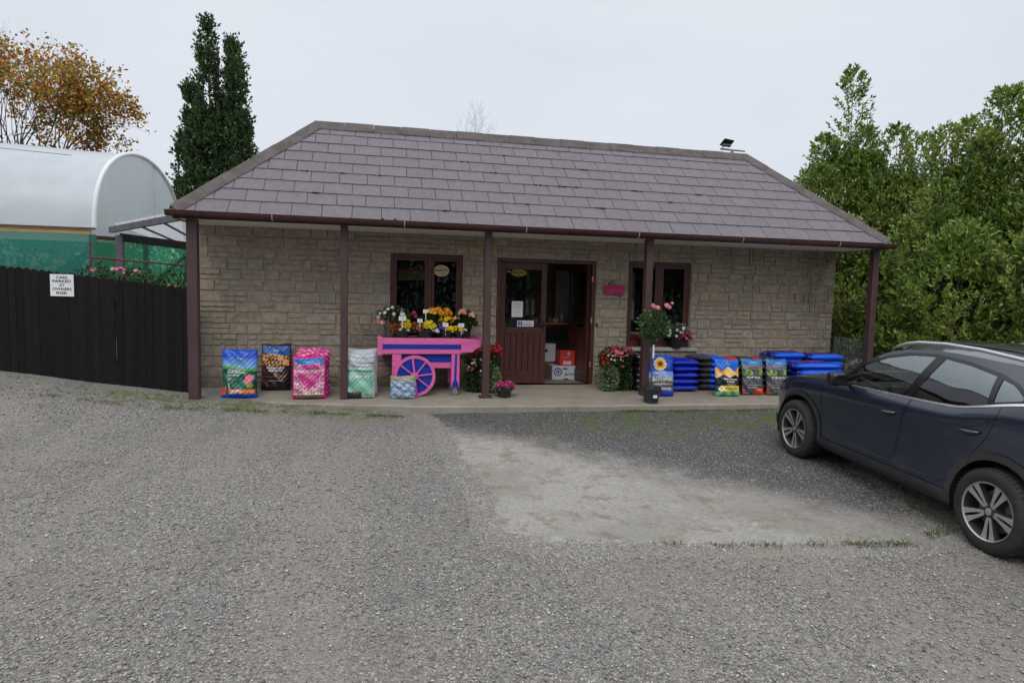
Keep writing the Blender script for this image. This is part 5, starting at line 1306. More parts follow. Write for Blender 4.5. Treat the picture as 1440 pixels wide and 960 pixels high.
for i in range(6):
    x = TX-.02-i*3.0; mb = MB(); mb.box((x-.05, TY-.05, -.1), (x+.05, TY+.05, TZB-.135)); mb.build('post', M['greenpost'], t)
mb = MB(); mb.bar((TX-.1, TY+.03, TZB-.45), (TX-1.9, TY+.03, .9), .07, .05); mb.build('brace', M['greenpost'], t)
mb = MB(); mb.add([(TX-LEN,TY-.062,0),(TX-.05,TY-.062,0),(TX-.05,TY-.062,TZB-.135),(TX-LEN,TY-.062,TZB-.135)], [(0,1,2,3)]); mb.build('side_net', M['net'], t)
mb = MB(); mb.add([(TX-LEN,TY+TW,0),(TX-.05,TY+TW,0),(TX-.05,TY+TW,TZB),(TX-LEN,TY+TW,TZB)], [(0,1,2,3)]); mb.build('side_net', M['net'], t)
t = thing('netting_screen', 'lighter green netting screen on timber posts behind the roses', 'screen', (-5.4, 16.8, 0))
mb = MB(); a = (-6.6,17.3); b = (-3.9,16.4)
mb.add([(a[0],a[1],0),(b[0],b[1],0),(b[0],b[1],2.42),(a[0],a[1],2.56)], [(0,1,2,3)]); mb.build('net', M['net2'], t)
mb = MB(); mb.bar((a[0],a[1]-.04,2.60), (b[0],b[1]-.04,2.46), .05, .09); mb.build('rail', M['rust'], t)
for f in (.02,.5,.86,.98):
    x = a[0]+(b[0]-a[0])*f; y_ = a[1]+(b[1]-a[1])*f; mb = MB(); mb.box((x-.045,y_-.09,0),(x+.045,y_-.01,2.5)); mb.build('post', M['greenpost'], t)
mb = MB(); mb.bar((-5.4,16.78,1.2), (-4.3,16.42,2.2), .06); mb.build('brace', M['greenpost'], t)
# lean-to pergola
t = thing('pergola', 'grey timber pergola with a clear corrugated roof beside the shop', 'pergola', (-4.3, 12.5, 0))
A_, B_p, C_p, D_p = Vector((-4.42,12.5,2.46)), Vector((-2.72,10.5,2.56)), Vector((-2.75,13.3,2.30)), Vector((-4.1,14.3,2.26))
mb = MB(); mb.bar(A_+(A_-B_p).normalized()*.1, B_p, .06, .10); mb.build('beam', M['greypaint'], t)
mb = MB(); mb.bar((-4.30,12.46,2.33), (-2.78,13.35,2.20), .06, .14); mb.build('beam', M['softblack'], t)
mb = MB(); mb.box((-4.36,12.42,0),(-4.25,12.53,2.36),bev=.004); mb.build('post', M['greypaint'], t)
mb = MB(); mb.box((-3.45,13.9,0),(-3.34,14.0,2.2),bev=.004); mb.build('post', M['greypaint'], t)
mb = MB(); n = 40; vs = []
for j in range(7):
    for i in range(n+1):
        p = (A_.lerp(B_p, i/n)).lerp(D_p.lerp(C_p, i/n), j/6); p = p+Vector((0,0,.10+.014*math.cos(i*math.pi*.8))); vs.append(tuple(p))
mb.add(vs, [(j*(n+1)+i, j*(n+1)+i+1, (j+1)*(n+1)+i+1, (j+1)*(n+1)+i) for j in range(6) for i in range(n)])
m, nt, out = new_mat('clear_sheet'); tr = N(nt, 'ShaderNodeBsdfTranslucent'); tr.inputs[0].default_value = (.7,.7,.74,1); df = N(nt, 'ShaderNodeBsdfDiffuse'); df.inputs[0].default_value = (.5,.5,.53,1); gl = N(nt, 'ShaderNodeBsdfTransparent')
m1 = N(nt, 'ShaderNodeMixShader'); m1.inputs[0].default_value = .6; L(nt, df.outputs[0], m1.inputs[1]); L(nt, tr.outputs[0], m1.inputs[2]); m2 = N(nt, 'ShaderNodeMixShader'); m2.inputs[0].default_value = .45; L(nt, m1.outputs[0], m2.inputs[1]); L(nt, gl.outputs[0], m2.inputs[2]); L(nt, m2.outputs[0], out.inputs[0])
mb.build('roof_sheet', m, t, smooth='all')
for f in (.3,.62):
    mb = MB(); mb.bar(A_.lerp(B_p, f)+Vector((0,0,.05)), D_p.lerp(C_p, f)+Vector((0,0,.05)), .03, .03); mb.build('rafter', M['greypaint'], t)
# rusty gate
t = thing('rusty_gate', 'rusty wire gate standing among the roses behind the fence', 'gate', (-4.2, 12.0, 0))
mb = MB(); mb.tube([(-4.65,12.1,.4),(-4.63,12.1,2.22)], .016, 6); mb.tube([(-4.64,12.1,1.96),(-3.15,12.1,1.86)], .018, 6); mb.tube([(-3.15,12.1,.4),(-3.15,12.1,1.95)], .016, 6); mb.build('frame', M['rust'], t)
mb = MB()
for i in range(14): mb.tube([(-4.6+i*.105,12.1,.4),(-4.6+i*.105,12.1,1.95-i*.006)], .004, 4, False)
for j in range(6): mb.tube([(-4.62,12.1,.9+j*.17),(-3.16,12.1,.86+j*.17)], .004, 4, False)
mb.build('wire', M['rust'], t)
def bush(label, c, r, n, leafm, blooms, name='rose_bush', cat='bush', sz=.06):
    t = thing(name, label, cat, (c[0], c[1], 0)); m_ = MB()
    for k_ in range(9):
        a = k_*.7; m_.tube([(c[0],c[1],0),(c[0]+math.cos(a)*r[0]*.4,c[1]+math.sin(a)*r[1]*.4,c[2]*.6),(c[0]+math.cos(a)*r[0]*.8,c[1]+math.sin(a)*r[1]*.7,c[2]+r[2]*.5)], [.015,.01,.005], 5)
    m_.build('stems', M['bark'], t)
    P_, D_ = blob_pts(n, c, r, .3); leaves('foliage', P_, D_+np.array([0,0,.2]), rng.uniform(.6,1.2,len(P_))*sz, sz*.5, M[leafm], t)
    for (k_, cc, rr, s_, mt) in blooms:
        P_, D_ = blob_pts(k_, cc, rr, .6); flowers('flowers', P_, D_+np.array([0,-.8,.2]), s_, M[mt], t, 7)
    return t
bush('pink rose bush in bloom just behind the fence by the grey post', (-3.75,11.4,1.25), (.55,.4,.55), 2200, 'leaf_dark', [(6,(-3.87,11.1,1.72),(.12,.1,.06),.038,'petal_pink'),(4,(-3.60,11.1,1.66),(.08,.1,.08),.038,'petal_pink')])
bush('rose bush with few blooms between pergola post and shop corner', (-3.05,11.5,1.2), (.55,.4,.6), 2200, 'leaf_dark', [(4,(-3.1,11.2,1.6),(.3,.1,.15),.035,'petal_peach')])
bush('small leafy bush at the tunnel corner behind the fence', (-4.6,12.0,1.25), (.45,.4,.55), 1500, 'leaf_dark', [(2,(-4.5,11.7,1.75),(.1,.1,.1),.04,'petal_pink')])
bush('white and pink flowering bush behind the netting at far left', (-6.4,14.9,1.55), (.75,.4,.8), 2400, 'leaf_dark', [(20,(-6.7,14.5,2.0),(.45,.1,.25),.06,'petal_white'),(16,(-6.3,14.5,1.85),(.3,.1,.2),.07,'petal_pink')])
bush('white flowering bush behind the netting near the green post', (-5.75,14.85,1.45), (.4,.35,.7), 1400, 'leaf_dark', [(9,(-5.65,14.5,1.98),(.22,.1,.14),.06,'petal_white')])
# planting inside and beyond the netting, so it does not show bare ground
tt = tag(leaves('undergrowth', *(lambda p, d: (p, d, rng.uniform(.05,.1,len(p)), .05))(*blob_pts(9000, (-7.5,18,1.0), (4.5,2.2,1.2), .2)), M['leaf_dark']), 'mixed green planting inside the tunnel and nursery beyond', 'undergrowth', kind='stuff')

# ------------------------------------------------------------------ trees
def limb_tube(mb, p, q, r0, r1, wob=.06, n=5, k=6):
    p = Vector(p); q = Vector(q); Ls = (q-p).length; pts = []
    for i in range(k+1):
        f = i/k; w = wob*Ls*math.sin(math.pi*f); pts.append(p.lerp(q, f)+Vector((random.uniform(-1,1)*w*.4, random.uniform(-1,1)*w*.4, w*.3)))
    mb.tube(pts, [r0+(r1-r0)*i/k for i in range(k+1)], n); return pts
def shoots(roots, dirs, lens, per, spread, leaf, lw, fromf=.15):
    """leaves set along shoots; returns positions, directions, sizes"""
    n = len(roots); f = fromf+(1-fromf)*rng.random((n,per)); dirs = unit(dirs)
    P_ = roots[:,None]+dirs[:,None]*lens[:,None,None]*f[...,None]
    rnd = unit(rng.normal(size=(n,per,3))); D_ = dirs[:,None]*(.55+.5*f[...,None])+rnd*spread
    s_ = leaf*rng.uniform(.65,1.15,(n,per)); return P_.reshape(-1,3), D_.reshape(-1,3), s_.reshape(-1)
def laurel(label, x, y, h, r, nsh0, spires, mat, leaf=.095, zlow=.1, group='evergreen trees to the right of the shop', trunks=3):
    nsh = int(nsh0*1.6); z0 = float(gz(x, y)); t = thing('laurel_tree', label, 'tree', (x, y, z0), 0, group)
    m_ = MB(); tips = []
    for k_ in range(trunks):
        a = k_*2.1+x; m_.mi = 0
        top = (x+math.cos(a)*r*.35, y+math.sin(a)*r*.35, z0+h*.72); pts = limb_tube(m_, (x+math.cos(a)*.12, y+math.sin(a)*.12, z0-.1), top, .05, .018)
        for j in range(7):
            b = pts[2+j % 4]; an = random.uniform(0, 6.28); q = b+Vector((math.cos(an)*r*.75, math.sin(an)*r*.75, random.uniform(.4,1.0))); limb_tube(m_, b, q, .016, .005, .05, 4, 4)
    for (sx, sy, sh) in spires: limb_tube(m_, (x+sx*.5, y+sy*.5, z0+h*.45), (x+sx, y+sy, z0+sh-.15), .022, .006, .02, 4, 6)
    m_.build('trunk', M['bark'], t)
    # crown shoots through the volume
    zs = rng.random(nsh)**.8; prof = np.interp(zs, [0,.12,.35,.6,.8,1], [.75,1,1,.88,.62,.12])
    an = rng.uniform(0, 2*np.pi, nsh); rad = r*prof*np.sqrt(rng.uniform(.25,1,nsh))*(1+.18*np.sin(an*3+zs*9+x)+.12*np.sin(an*5-zs*14))
    roots = np.stack([x+np.cos(an)*rad, y+np.sin(an)*rad, z0+zlow+(h*.86-zlow)*zs], 1)
    cl = np.sin(roots[:,0]*3.1+roots[:,2]*2.7)+np.sin(roots[:,1]*3.7-roots[:,2]*3.9+1); roots = roots[cl+rng.normal(size=nsh)*.5 > -1.0]; 
    k_ = len(roots); c0 = np.array([x, y, 0]); out = roots-c0; out[:,2] = 0; dirs = unit(out)*.6+np.array([0,0,.9])+rng.normal(size=(k_,3))*.3
    P1, D1, S1 = shoots(roots, dirs, rng.uniform(.2,.48,k_), 17, .75, leaf*1.12, .4)
    Ps, Ds, Ss = [P1], [D1], [S1]
    for (sx, sy, sh) in spires:
        m = 150; hh = rng.random(m)**.8; zz0 = h*.6; zt = zz0+(sh-zz0)*hh; wdt = np.interp(hh, [0,.5,.85,1], [.75,.52,.30,.05])
        an = rng.uniform(0, 6.28, m); rt = np.stack([x+sx+np.cos(an)*wdt*.35, y+sy+np.sin(an)*wdt*.35, z0+zt-.12], 1)
        dr = np.stack([np.cos(an)*.65, np.sin(an)*.65, np.full(m, .85)], 1)+rng.normal(size=(m,3))*.18
        a_, b_, c_ = shoots(rt, dr, wdt*.75+.12, 14, .7, leaf*1.1, .4); Ps.append(a_); Ds.append(b_); Ss.append(c_)
    P_ = np.concatenate(Ps); D_ = np.concatenate(Ds); S_ = np.concatenate(Ss)
    leaves('crown', P_, D_, S_, S_*.40, mat, t)
    return t
def leaf_clump_mat(name, c0, c1, c2, hi, sc=1.1):
    m, nt, out = new_mat(name); g = N(nt, 'ShaderNodeNewGeometry')
    r = ramp(nt, [(0,c0),(.45,c1),(.85,c2),(1,hi)], g.outputs['Random Per Island'])
    n = noise(nt, sc, 3, .6, g.outputs['Position'])
    c = mixc(nt, mth(nt, 'MULTIPLY', sstep(nt, n, .48, .70), .55), r.outputs[0], hi)
    p = N(nt, 'ShaderNodeBsdfPrincipled'); L(nt, c, p.inputs['Base Color']); p.inputs['Roughness'].default_value = .42; p.inputs['Specular IOR Level'].default_value = .45
    t = N(nt, 'ShaderNodeBsdfTranslucent'); L(nt, c, t.inputs[0]); mx = N(nt, 'ShaderNodeMixShader'); mx.inputs[0].default_value = .3
    L(nt, p.outputs[0], mx.inputs[1]); L(nt, t.outputs[0], mx.inputs[2]); L(nt, mx.outputs[0], out.inputs[0]); return m
M['laurel'] = leaf_clump_mat('laurel_leaf', (.04,.075,.016), (.14,.225,.042), (.25,.37,.075), (.48,.55,.14))
M['laurel_lt'] = leaf_clump_mat('laurel_leaf_young', (.06,.105,.02), (.16,.27,.048), (.27,.40,.08), (.54,.58,.15))
laurel('evergreen laurel with the tallest slender spire, just right of the roof', 10.75, 13.1, 5.6, 1.25, 1000, [(0,0,6.95),(-.55,.1,5.4),(.55,.2,5.7),(-.95,-.2,4.6)], M['laurel'])
laurel('evergreen laurel with a low rounded top behind the roof corner', 11.75, 12.7, 5.1, 1.25, 1000, [(-.1,0,5.65),(.6,0,5.5),(-.6,.1,5.0)], M['laurel'])
laurel('dense evergreen laurel with twin short spires in the middle of the screen', 12.3, 11.6, 5.0, 1.2, 1000, [(-.45,0,5.45),(.15,0,5.6),(.6,.1,5.2)], M['laurel'])
laurel('tall evergreen laurel with a bushy spire near the right edge', 12.55, 10.7, 5.1, 1.2, 1000, [(-.35,0,5.95),(.0,.1,6.1),(-.65,0,5.1)], M['laurel'])
laurel('evergreen laurel at the right edge of the view, crown above the car roof', 12.6, 9.6, 5.0, 1.3, 1000, [(-.3,0,5.7),(.2,.2,5.9),(.5,-.3,5.3)], M['laurel'])
laurel('bright yellow green laurel bush low in front of the screen, above the car', 10.35, 9.7, 3.1, 1.05, 900, [(.2,0,3.2)], M['laurel_lt'], .09)
laurel('low laurel filling the gap under the roof beside the last post', 9.75, 11.9, 3.5, .95, 900, [(.0,0,3.4)], M['laurel'], .09)
laurel('laurel bush behind the right porch post', 11.0, 10.9, 3.9, 1.1, 900, [(.1,0,4.1)], M['laurel'], .09)
laurel('laurel bush beyond the car roof at the right edge', 11.2, 8.3, 3.6, 1.2, 900, [(.1,0,3.8)], M['laurel'], .09)
laurel('laurel beyond the right edge of the yard', 12.4, 7.2, 4.8, 1.4, 800, [(.1,0,5.2)], M['laurel'], .1)

def columnar(label, x, y, spires, mat, nleaf=42000):
    z0 = float(gz(x, y)); t = thing('columnar_tree', label, 'tree', (x, y, z0)); m_ = MB(); limb_tube(m_, (x,y,z0-.1), (x,y,z0+9), .2, .03, .01, 7)
    P_ = []; D_ = []
    for (sx, sy, zb, zt, w) in spires:
        limb_tube(m_, (x,y,z0+1.5), (x+sx,y+sy,z0+zt-.3), .08, .015, .02, 5)
        k_ = int(nleaf*w*(zt-zb)/14); f = rng.random(k_)**.85; prof = np.interp(f, [0,.15,.5,.8,.95,1], [.8,1,.88,.58,.36,.16])*w
        an = rng.uniform(0, 6.28, k_); rr = prof*np.sqrt(rng.uniform(.15,1,k_))*(1+.22*np.sin(an*4+f*17+sx*5)+.16*np.sin(an*7-f*31))
        p = np.stack([x+sx*np.interp(f,[0,.4,1],[.6,.9,1])+np.cos(an)*rr, y+sy+np.sin(an)*rr, z0+zb+(zt-zb)*f], 1)
        cl = np.sin(p[:,0]*6+p[:,2]*3.3)+np.sin(p[:,1]*6-p[:,2]*5.2)+np.sin(p[:,0]*11-p[:,2]*9)+.8*np.sin(p[:,2]*14+p[:,0]*7); p = p[cl+rng.normal(size=k_)*.45 > -.75]
        p = p[::9]; dr = unit(np.stack([p[:,0]-x-sx, p[:,1]-y-sy, np.zeros(len(p))], 1))*.35+np.array([0,0,1.0])+rng.normal(size=p.shape)*.22
        a_, b_, c_ = shoots(p, dr, rng.uniform(.18,.5,len(p)), 10, .6, .12, .5, .0); P_.append(a_); D_.append(b_)
    m_.build('trunk', M['bark'], t); P_ = np.concatenate(P_); D_ = np.concatenate(D_); s_ = rng.uniform(.07,.14,len(P_)); leaves('crown', P_, D_, s_, s_*.6, mat, t); return t
M['col'] = leaf_clump_mat('columnar_leaf', (.026,.052,.022), (.048,.09,.032), (.08,.135,.048), (.125,.18,.065), .8)
columnar('tall dark green fastigiate tree with several pointed tops behind the roof', -5.15, 24, [(-.34,0,1.5,9.6,.52),(.46,.1,1.5,9.1,.45),(.66,-.2,1.5,8.3,.46),(-.86,0,1,7.5,.42),(-1.15,.1,1,5.9,.45),(.86,-.2,.8,6.6,.46),(.05,.2,1,7.0,.8),(-.45,-.3,.8,6.6,.85)], M['col'], 46000)

def branching(mb, p, d, ln, r, lv, tips, spread=.55, up=.12, mind=.0035):
    q = p+d*ln; mid = p+d*ln*.5+Vector((random.uniform(-1,1), random.uniform(-1,1), random.uniform(-1,1)))*ln*.06
    n = 6 if lv > 3 else (4 if lv > 1 else 3)
    mb.tube([p, mid, q], [r, r*.85, r*.68], n, False); tips.append((q, d, lv))
    if lv == 0: return
    kk = random.choice([2,3,3]) if lv > 1 else random.choice([2,3])
    for i in range(kk):
        dd = (d+Vector((random.gauss(0,1), random.gauss(0,1), random.gauss(0,.7)))*spread+Vector((0,0,up))).normalized()
        branching(mb, q if i else mid.lerp(q, .7), dd, ln*random.uniform(.66,.86), max(mind, r*.56), lv-1, tips, spread, up, mind)
def autumn_tree(label, x, y, h, leafn, mat, lv=6, ln=2.1, r=.16, name='beech_tree', group=None, spread=.5, wf=.74):
    t = thing(name, label, 'tree', (x, y, 0), 0, group); tips = []; m_ = MB(); s0 = random.getstate()
    m_.tube([(x,y,-.1),(x+.05,y,h*.16)], [r*1.25, r], 8, False)
    for k_ in range(4):
        a = k_*1.6+random.random(); branching(m_, Vector((x+.05,y,h*.16)), Vector((math.cos(a)*.38, math.sin(a)*.38, 1)).normalized(), ln*random.uniform(.9,1.1), r*.7, lv, tips, spread)
    # rescale to height
    zz = max(v[2] for v in m_.v); s_ = h/zz
    m_.v = [((v[0]-x)*s_*wf+x, (v[1]-y)*s_*wf+y, v[2]*s_) for v in m_.v]; m_.build('trunk', M['bark'], t)
    if leafn:
        T = np.array([[(q.x-x)*s_*wf+x, (q.y-y)*s_*wf+y, q.z*s_, l] for q, d, l in tips]); T = T[T[:,3] <= 2]
        prob = np.clip(1.25-(T[:,2]/h)**2.2*1.35, .01, 1)*(np.clip((T[:,3] < 3), 0, 1)); pr = prob/prob.sum(); idx = rng.choice(len(T), leafn, p=pr)
        P_ = T[idx,:3]+rng.normal(size=(leafn,3))*np.array([.13,.13,.09]); D_ = rng.normal(size=(leafn,3))+np.array([0,0,-.1]); s2 = rng.uniform(.09,.165,leafn); leaves('crown', P_, D_, s2, s2*.65, mat, t)
    return t
M['autumn'] = leafmat('autumn_leaf', [(0,(.18,.07,.02)),(.22,(.45,.16,.03)),(.42,(.58,.26,.04)),(.6,(.60,.37,.07)),(.78,(.30,.28,.06)),(1,(.16,.20,.05))], .35, .6, .2)
random.seed(21)
autumn_tree('tall beech in orange autumn leaf with bare top twigs, behind the tunnel', -12.0, 26, 10.6, 14000, M['autumn'], 6, wf=.56)
random.seed(5)
autumn_tree('second beech in thinner brown leaf at the left edge, behind the tunnel', -14.8, 27, 7.8, 7000, M['autumn'], 6)
random.seed(33)
autumn_tree('low spreading beech with golden leaves close above the tunnel ridge', -10.9, 27, 6.4, 5000, M['autumn'], 5, 1.7, wf=.6)
random.seed(9)
autumn_tree('bare twiggy treetop showing just above the roof ridge', 5.75, 40, 13.3, 0, M['autumn'], 6, 2.3, .09, 'bare_tree')
# solar lamp on a pole behind the ridge
t = thing('solar_lamp', 'solar flood lamp on a T shaped pole rising behind the roof ridge', 'lamp', (8.0, 13.5, 0))
m_ = MB(); m_.tube([(8.0,13.5,0),(8.0,13.5,4.87)], .035, 8); m_.build('pole', M['galv'], t, smooth=True)
m_ = MB(); m_.tube([(7.70,13.5,4.885),(8.32,13.5,4.875)], .02, 6); m_.build('crossbar', M['galv'], t, smooth=True)
m_ = MB(); Mr = Matrix.Translation((7.86,13.5,5.03)) @ Matrix.Rotation(R(-35), 4, 'X') @ Matrix.Rotation(R(8), 4, 'Z'); m_.box((-.13,-.10,-.012),(.13,.10,.012), Mr, .004); m_.build('solar_panel', M['softblack'], t)
m_ = MB(); m_.box((-.11,-.03,-.05),(.09,.03,-.014), Matrix.Translation((7.84,13.47,4.99)) @ Matrix.Rotation(R(-25), 4, 'X'), .004); m_.tube([(7.76,13.5,4.89),(7.76,13.49,5.0)], .012, 5); m_.build('lamp_head', M['greypaint'], t)
# low hedge line closing the horizon behind everything
def hedge(label, a, b, h, d, n, mat, name='hedge'):
    a = np.array(a, float); b = np.array(b, float); f = rng.random(n); z = rng.random(n)**.7*h*(1+.18*np.sin(f*40)+.1*np.sin(f*97)); off = rng.normal(size=n)*d*.35
    dr = unit(b-a); nn = np.array([-dr[1], dr[0]]); p = a+(b-a)*f[:,None]+nn*off[:,None]
    P_ = np.stack([p[:,0], p[:,1], z], 1); D_ = rng.normal(size=(n,3))+np.array([0,0,.6]); s_ = rng.uniform(.12,.28,n); o = leaves(name, P_, D_, s_, s_*.6, mat); return tag(o, label, 'hedge')
hedge('dark field hedge far behind the polytunnel', (-45,34), (-2,36), 4.2, 2.2, 26000, M['col'])
hedge('dark field hedge far behind the shop and laurels', (-1,38), (40,30), 4.0, 2.2, 22000, M['col'])
hedge('tall dark hedge added unseen behind the viewpoint for reflections', (-16,-9), (22,-9), 4.6, 1.6, 60000, M['col'])  # added out of view so the windows and car reflect something dark
hedge('dark hedge closing the yard far to the right', (15,2), (17,30), 3.6, 1.6, 14000, M['col'])

# ------------------------------------------------------------------ car
car = bpy.data.objects.new('parked_car', None); C.objects.link(car)
tag(car, 'dark navy small SUV with silver roof rails and alloy wheels, parked nose to the shop', 'car')
o_ = Vector((5.6834, 6.3913, -.2702)); hd, pt_ = -1.6398, -.0334
ax_ = Vector((math.cos(hd)*math.cos(pt_), math.sin(hd)*math.cos(pt_), math.sin(pt_)))
lf_ = Vector((0,0,1)).cross(-ax_).normalized(); up_ = (-ax_).cross(lf_)
CM = Matrix((ax_, -lf_, up_)).transposed().to_4x4(); CM.translation = o_
car.matrix_basis = CM
def carpaint():
    m, nt, out = new_mat('navy_car_paint'); p = N(nt, 'ShaderNodeBsdfPrincipled'); co = objco(nt)
    n = noise(nt, 2.5, 6, .65, co); sx = N(nt, 'ShaderNodeSeparateXYZ'); L(nt, co, sx.inputs[0])
    low = mth(nt, 'SUBTRACT', 1.0, sstep(nt, sx.outputs[2], .25, .75)); dd = mth(nt, 'MULTIPLY', mth(nt, 'MULTIPLY', low, sstep(nt, n, .4, .7)), .35)
    L(nt, mixc(nt, dd, (.012,.0215,.044), (.07,.07,.068)), p.inputs['Base Color']); p.inputs['Metallic'].default_value = .35
    L(nt, mth(nt, 'ADD', mth(nt, 'MULTIPLY', dd, 1.0), .28), p.inputs['Roughness']); p.inputs['Coat Weight'].default_value = 1; L(nt, mth(nt, 'ADD', mth(nt, 'MULTIPLY', dd, .5), .04), p.inputs['Coat Roughness'])
    L(nt, p.outputs[0], out.inputs[0]); return m
M['paint'] = carpaint()
M['clad'] = pmat('cladding_plastic', (.030,.031,.033), .55, .2, 8, .1, 200, dirt=.35)
M['trim'] = pmat('gloss_black_trim', (.010,.010,.012), .2, .1, 5)
M['chrome'] = pmat('bright_trim', (.82,.83,.85), .25, .05, 5, metal=.85)
M['rail'] = pmat('silver_rail', (.55,.56,.58), .35, .05, 5, metal=.7)
M['tyre'] = pmat('tyre_rubber', (.022,.021,.020), .8, .3, 10, .4, 90, dirt=.4)
M['alloy'] = pmat('machined_alloy', (.50,.49,.48), .35, .15, 8, metal=.75, dirt=.3)
M['alloydark'] = pmat('dark_alloy', (.045,.045,.048), .45, .2, 8, dirt=.3)
M['carglass'] = glassmat('car_glass', (.75,.86,.79), .27)
M['carglassdark'] = glassmat('car_glass_tinted', (.26,.33,.32), .26)
M['lamp'] = pmat('lamp_lens', (.45,.47,.5), .12, .1, 5, coat=1)
M['red'] = pmat('red_lens', (.35,.01,.01), .15, .1, 5, coat=1)
M['seat'] = pmat('seat_cloth', (.03,.031,.034), .85, .2, 10)
def interp(x, X, Y): return float(np.interp(x, X, Y))
def smooth_interp(X, Y):
    X = np.array(X, float); Y = np.array(Y, float); m = np.gradient(Y, X)
    def f(x):
        x = min(max(x, X[0]), X[-1]); i = min(max(int(np.searchsorted(X, x))-1, 0), len(X)-2); h = X[i+1]-X[i]; t = (x-X[i])/h
        return float((2*t**3-3*t*t+1)*Y[i]+(t**3-2*t*t+t)*h*m[i]+(-2*t**3+3*t*t)*Y[i+1]+(t**3-t*t)*h*m[i+1])
    return f
planx = [(-.885,0),(-.878,.22),(-.85,.42),(-.79,.58),(-.70,.70),(-.55,.79),(-.30,.845),(.1,.868),(.6,.878),(1.3,.884),(2.0,.886),(2.5,.884),(2.8,.868),(3.0,.835),(3.12,.77),(3.2,.64),(3.235,.4),(3.245,0)]
zsh = smooth_interp([-.9,-.8,-.6,-.3,0,.44,.8,1.1,1.57,1.93,2.15,2.31,2.46,2.66,2.9,3.2], [.70,.745,.82,.895,.935,.975,.986,.998,1.015,1.032,1.052,1.088,1.127,1.175,1.21,1.20])
ins_t = smooth_interp([0,.05,.14,.26,.40,.6,.82,.90,.95,1.0], [.085,.035,.012,.012,.020,.016,.000,.006,.026,.052])
def plan_at(s):
    k = s*(len(planx)-1); i = min(int(k), len(planx)-2); f = k-i
    p0 = planx[max(i-1,0)]; p1 = planx[i]; p2 = planx[i+1]; p3 = planx[min(i+2, len(planx)-1)]
    if i == 0: p0 = (planx[1][0], -planx[1][1])
    if i == len(planx)-2: p3 = (planx[-2][0], -planx[-2][1])
    def cr(a, b, c_, d): return .5*((2*b)+(-a+c_)*f+(2*a-5*b+4*c_-d)*f*f+(-a+3*b-3*c_+d)*f**3)
    return cr(p0[0],p1[0],p2[0],p3[0]), cr(p0[1],p1[1],p2[1],p3[1])
def low(s, t):
    x, y = plan_at(s); a = plan_at(min(1, s+.004)); b = plan_at(max(0, s-.004)); tx, ty = a[0]-b[0], a[1]-b[1]; l = math.hypot(tx, ty) or 1; nx, ny = -ty/l, tx/l
    zt = zsh(x); zb = .215 if .0 < x < 2.6 else .20
    z = zb+(zt-zb)*t; i_ = ins_t(t)
    front = max(0, min(1, (-.45-x)/.4)); i_ += front*(.055*max(0, (t-.62)/.38)**1.6*2.2)+front*.03*max(0, .25-t)
    rear = max(0, min(1, (x-3.0)/.2)); i_ += rear*(.04*max(0, (t-.6)/.4))
    return (x-nx*i_*1.0, max(0, y-ny*i_) if y > .02 else 0.0 if y < .001 else y-ny*i_, z)
def grid_polys(fn, us, vs_):
    n = len(us); P_ = [[fn(u, v) for u in us] for v in vs_]; NRM = []
    for u_v in vs_: pass
    arr = np.array(P_); du = np.gradient(arr, axis=1); dv = np.gradient(arr, axis=0); nn = unit(np.cross(du, dv))
    polys = []
    for j in range(len(vs_)-1):
        for i in range(n-1):
            q = [(j,i),(j,i+1),(j+1,i+1),(j+1,i)]; pl = [tuple(arr[a])+tuple(nn[a]) for a in q]
            d = [p for k_, p in enumerate(pl) if np.linalg.norm(np.array(p[:3])-np.array(pl[k_-1][:3])) > 1e-6]
            if len(d) >= 3: polys.append(d)
    return polys
def half(poly, a, b, c_):   # keep a*x+b*z<=c
    inn, outp = [], []; n = len(poly)
    for i in range(n):
        p, q = poly[i], poly[(i+1)%n]; dp = a*p[0]+b*p[2]-c_; dq = a*q[0]+b*q[2]-c_
        if dp <= 0: inn.append(p)
        if dp >= 0: outp.append(p)
        if dp*dq < 0:
            t = dp/(dp-dq); r_ = tuple(p[k_]+(q[k_]-p[k_])*t for k_ in range(6)); inn.append(r_); outp.append(r_)
    return (inn if len(inn) > 2 else None), (outp if len(outp) > 2 else None)
def cut(polys, P):
    """convex polygon P (x,z); returns outside, inside"""
    n = len(P); ar = sum(P[i][0]*P[(i+1)%n][1]-P[(i+1)%n][0]*P[i][1] for i in range(n))
    if ar < 0: P = P[::-1]
    xs_ = [p[0] for p in P]; zs_ = [p[1] for p in P]; bx = (min(xs_), max(xs_), min(zs_), max(zs_)); O, I = [], []
    for pl in polys:
        if max(p[0] for p in pl) <= bx[0] or min(p[0] for p in pl) >= bx[1] or max(p[2] for p in pl) <= bx[2] or min(p[2] for p in pl) >= bx[3]: O.append(pl); continue
        cur = pl
        for i in range(n):
            (x0, z0), (x1, z1) = P[i], P[(i+1)%n]; a, b = (z1-z0), -(x1-x0); c_ = a*x0+b*z0
            inn, ou = half(cur, a, b, c_)
            if ou and (inn is None or True):
                A_ = np.array([q[:3] for q in ou]); 
                if inn is None or np.linalg.norm(A_.max(0)-A_.min(0)) > 1e-5: 
                    if not (inn is not None and all(abs(a*q[0]+b*q[2]-c_) < 1e-9 for q in ou)): O.append(ou)
            cur = inn
            if cur is None: break
        if cur: I.append(cur)
    return O, I
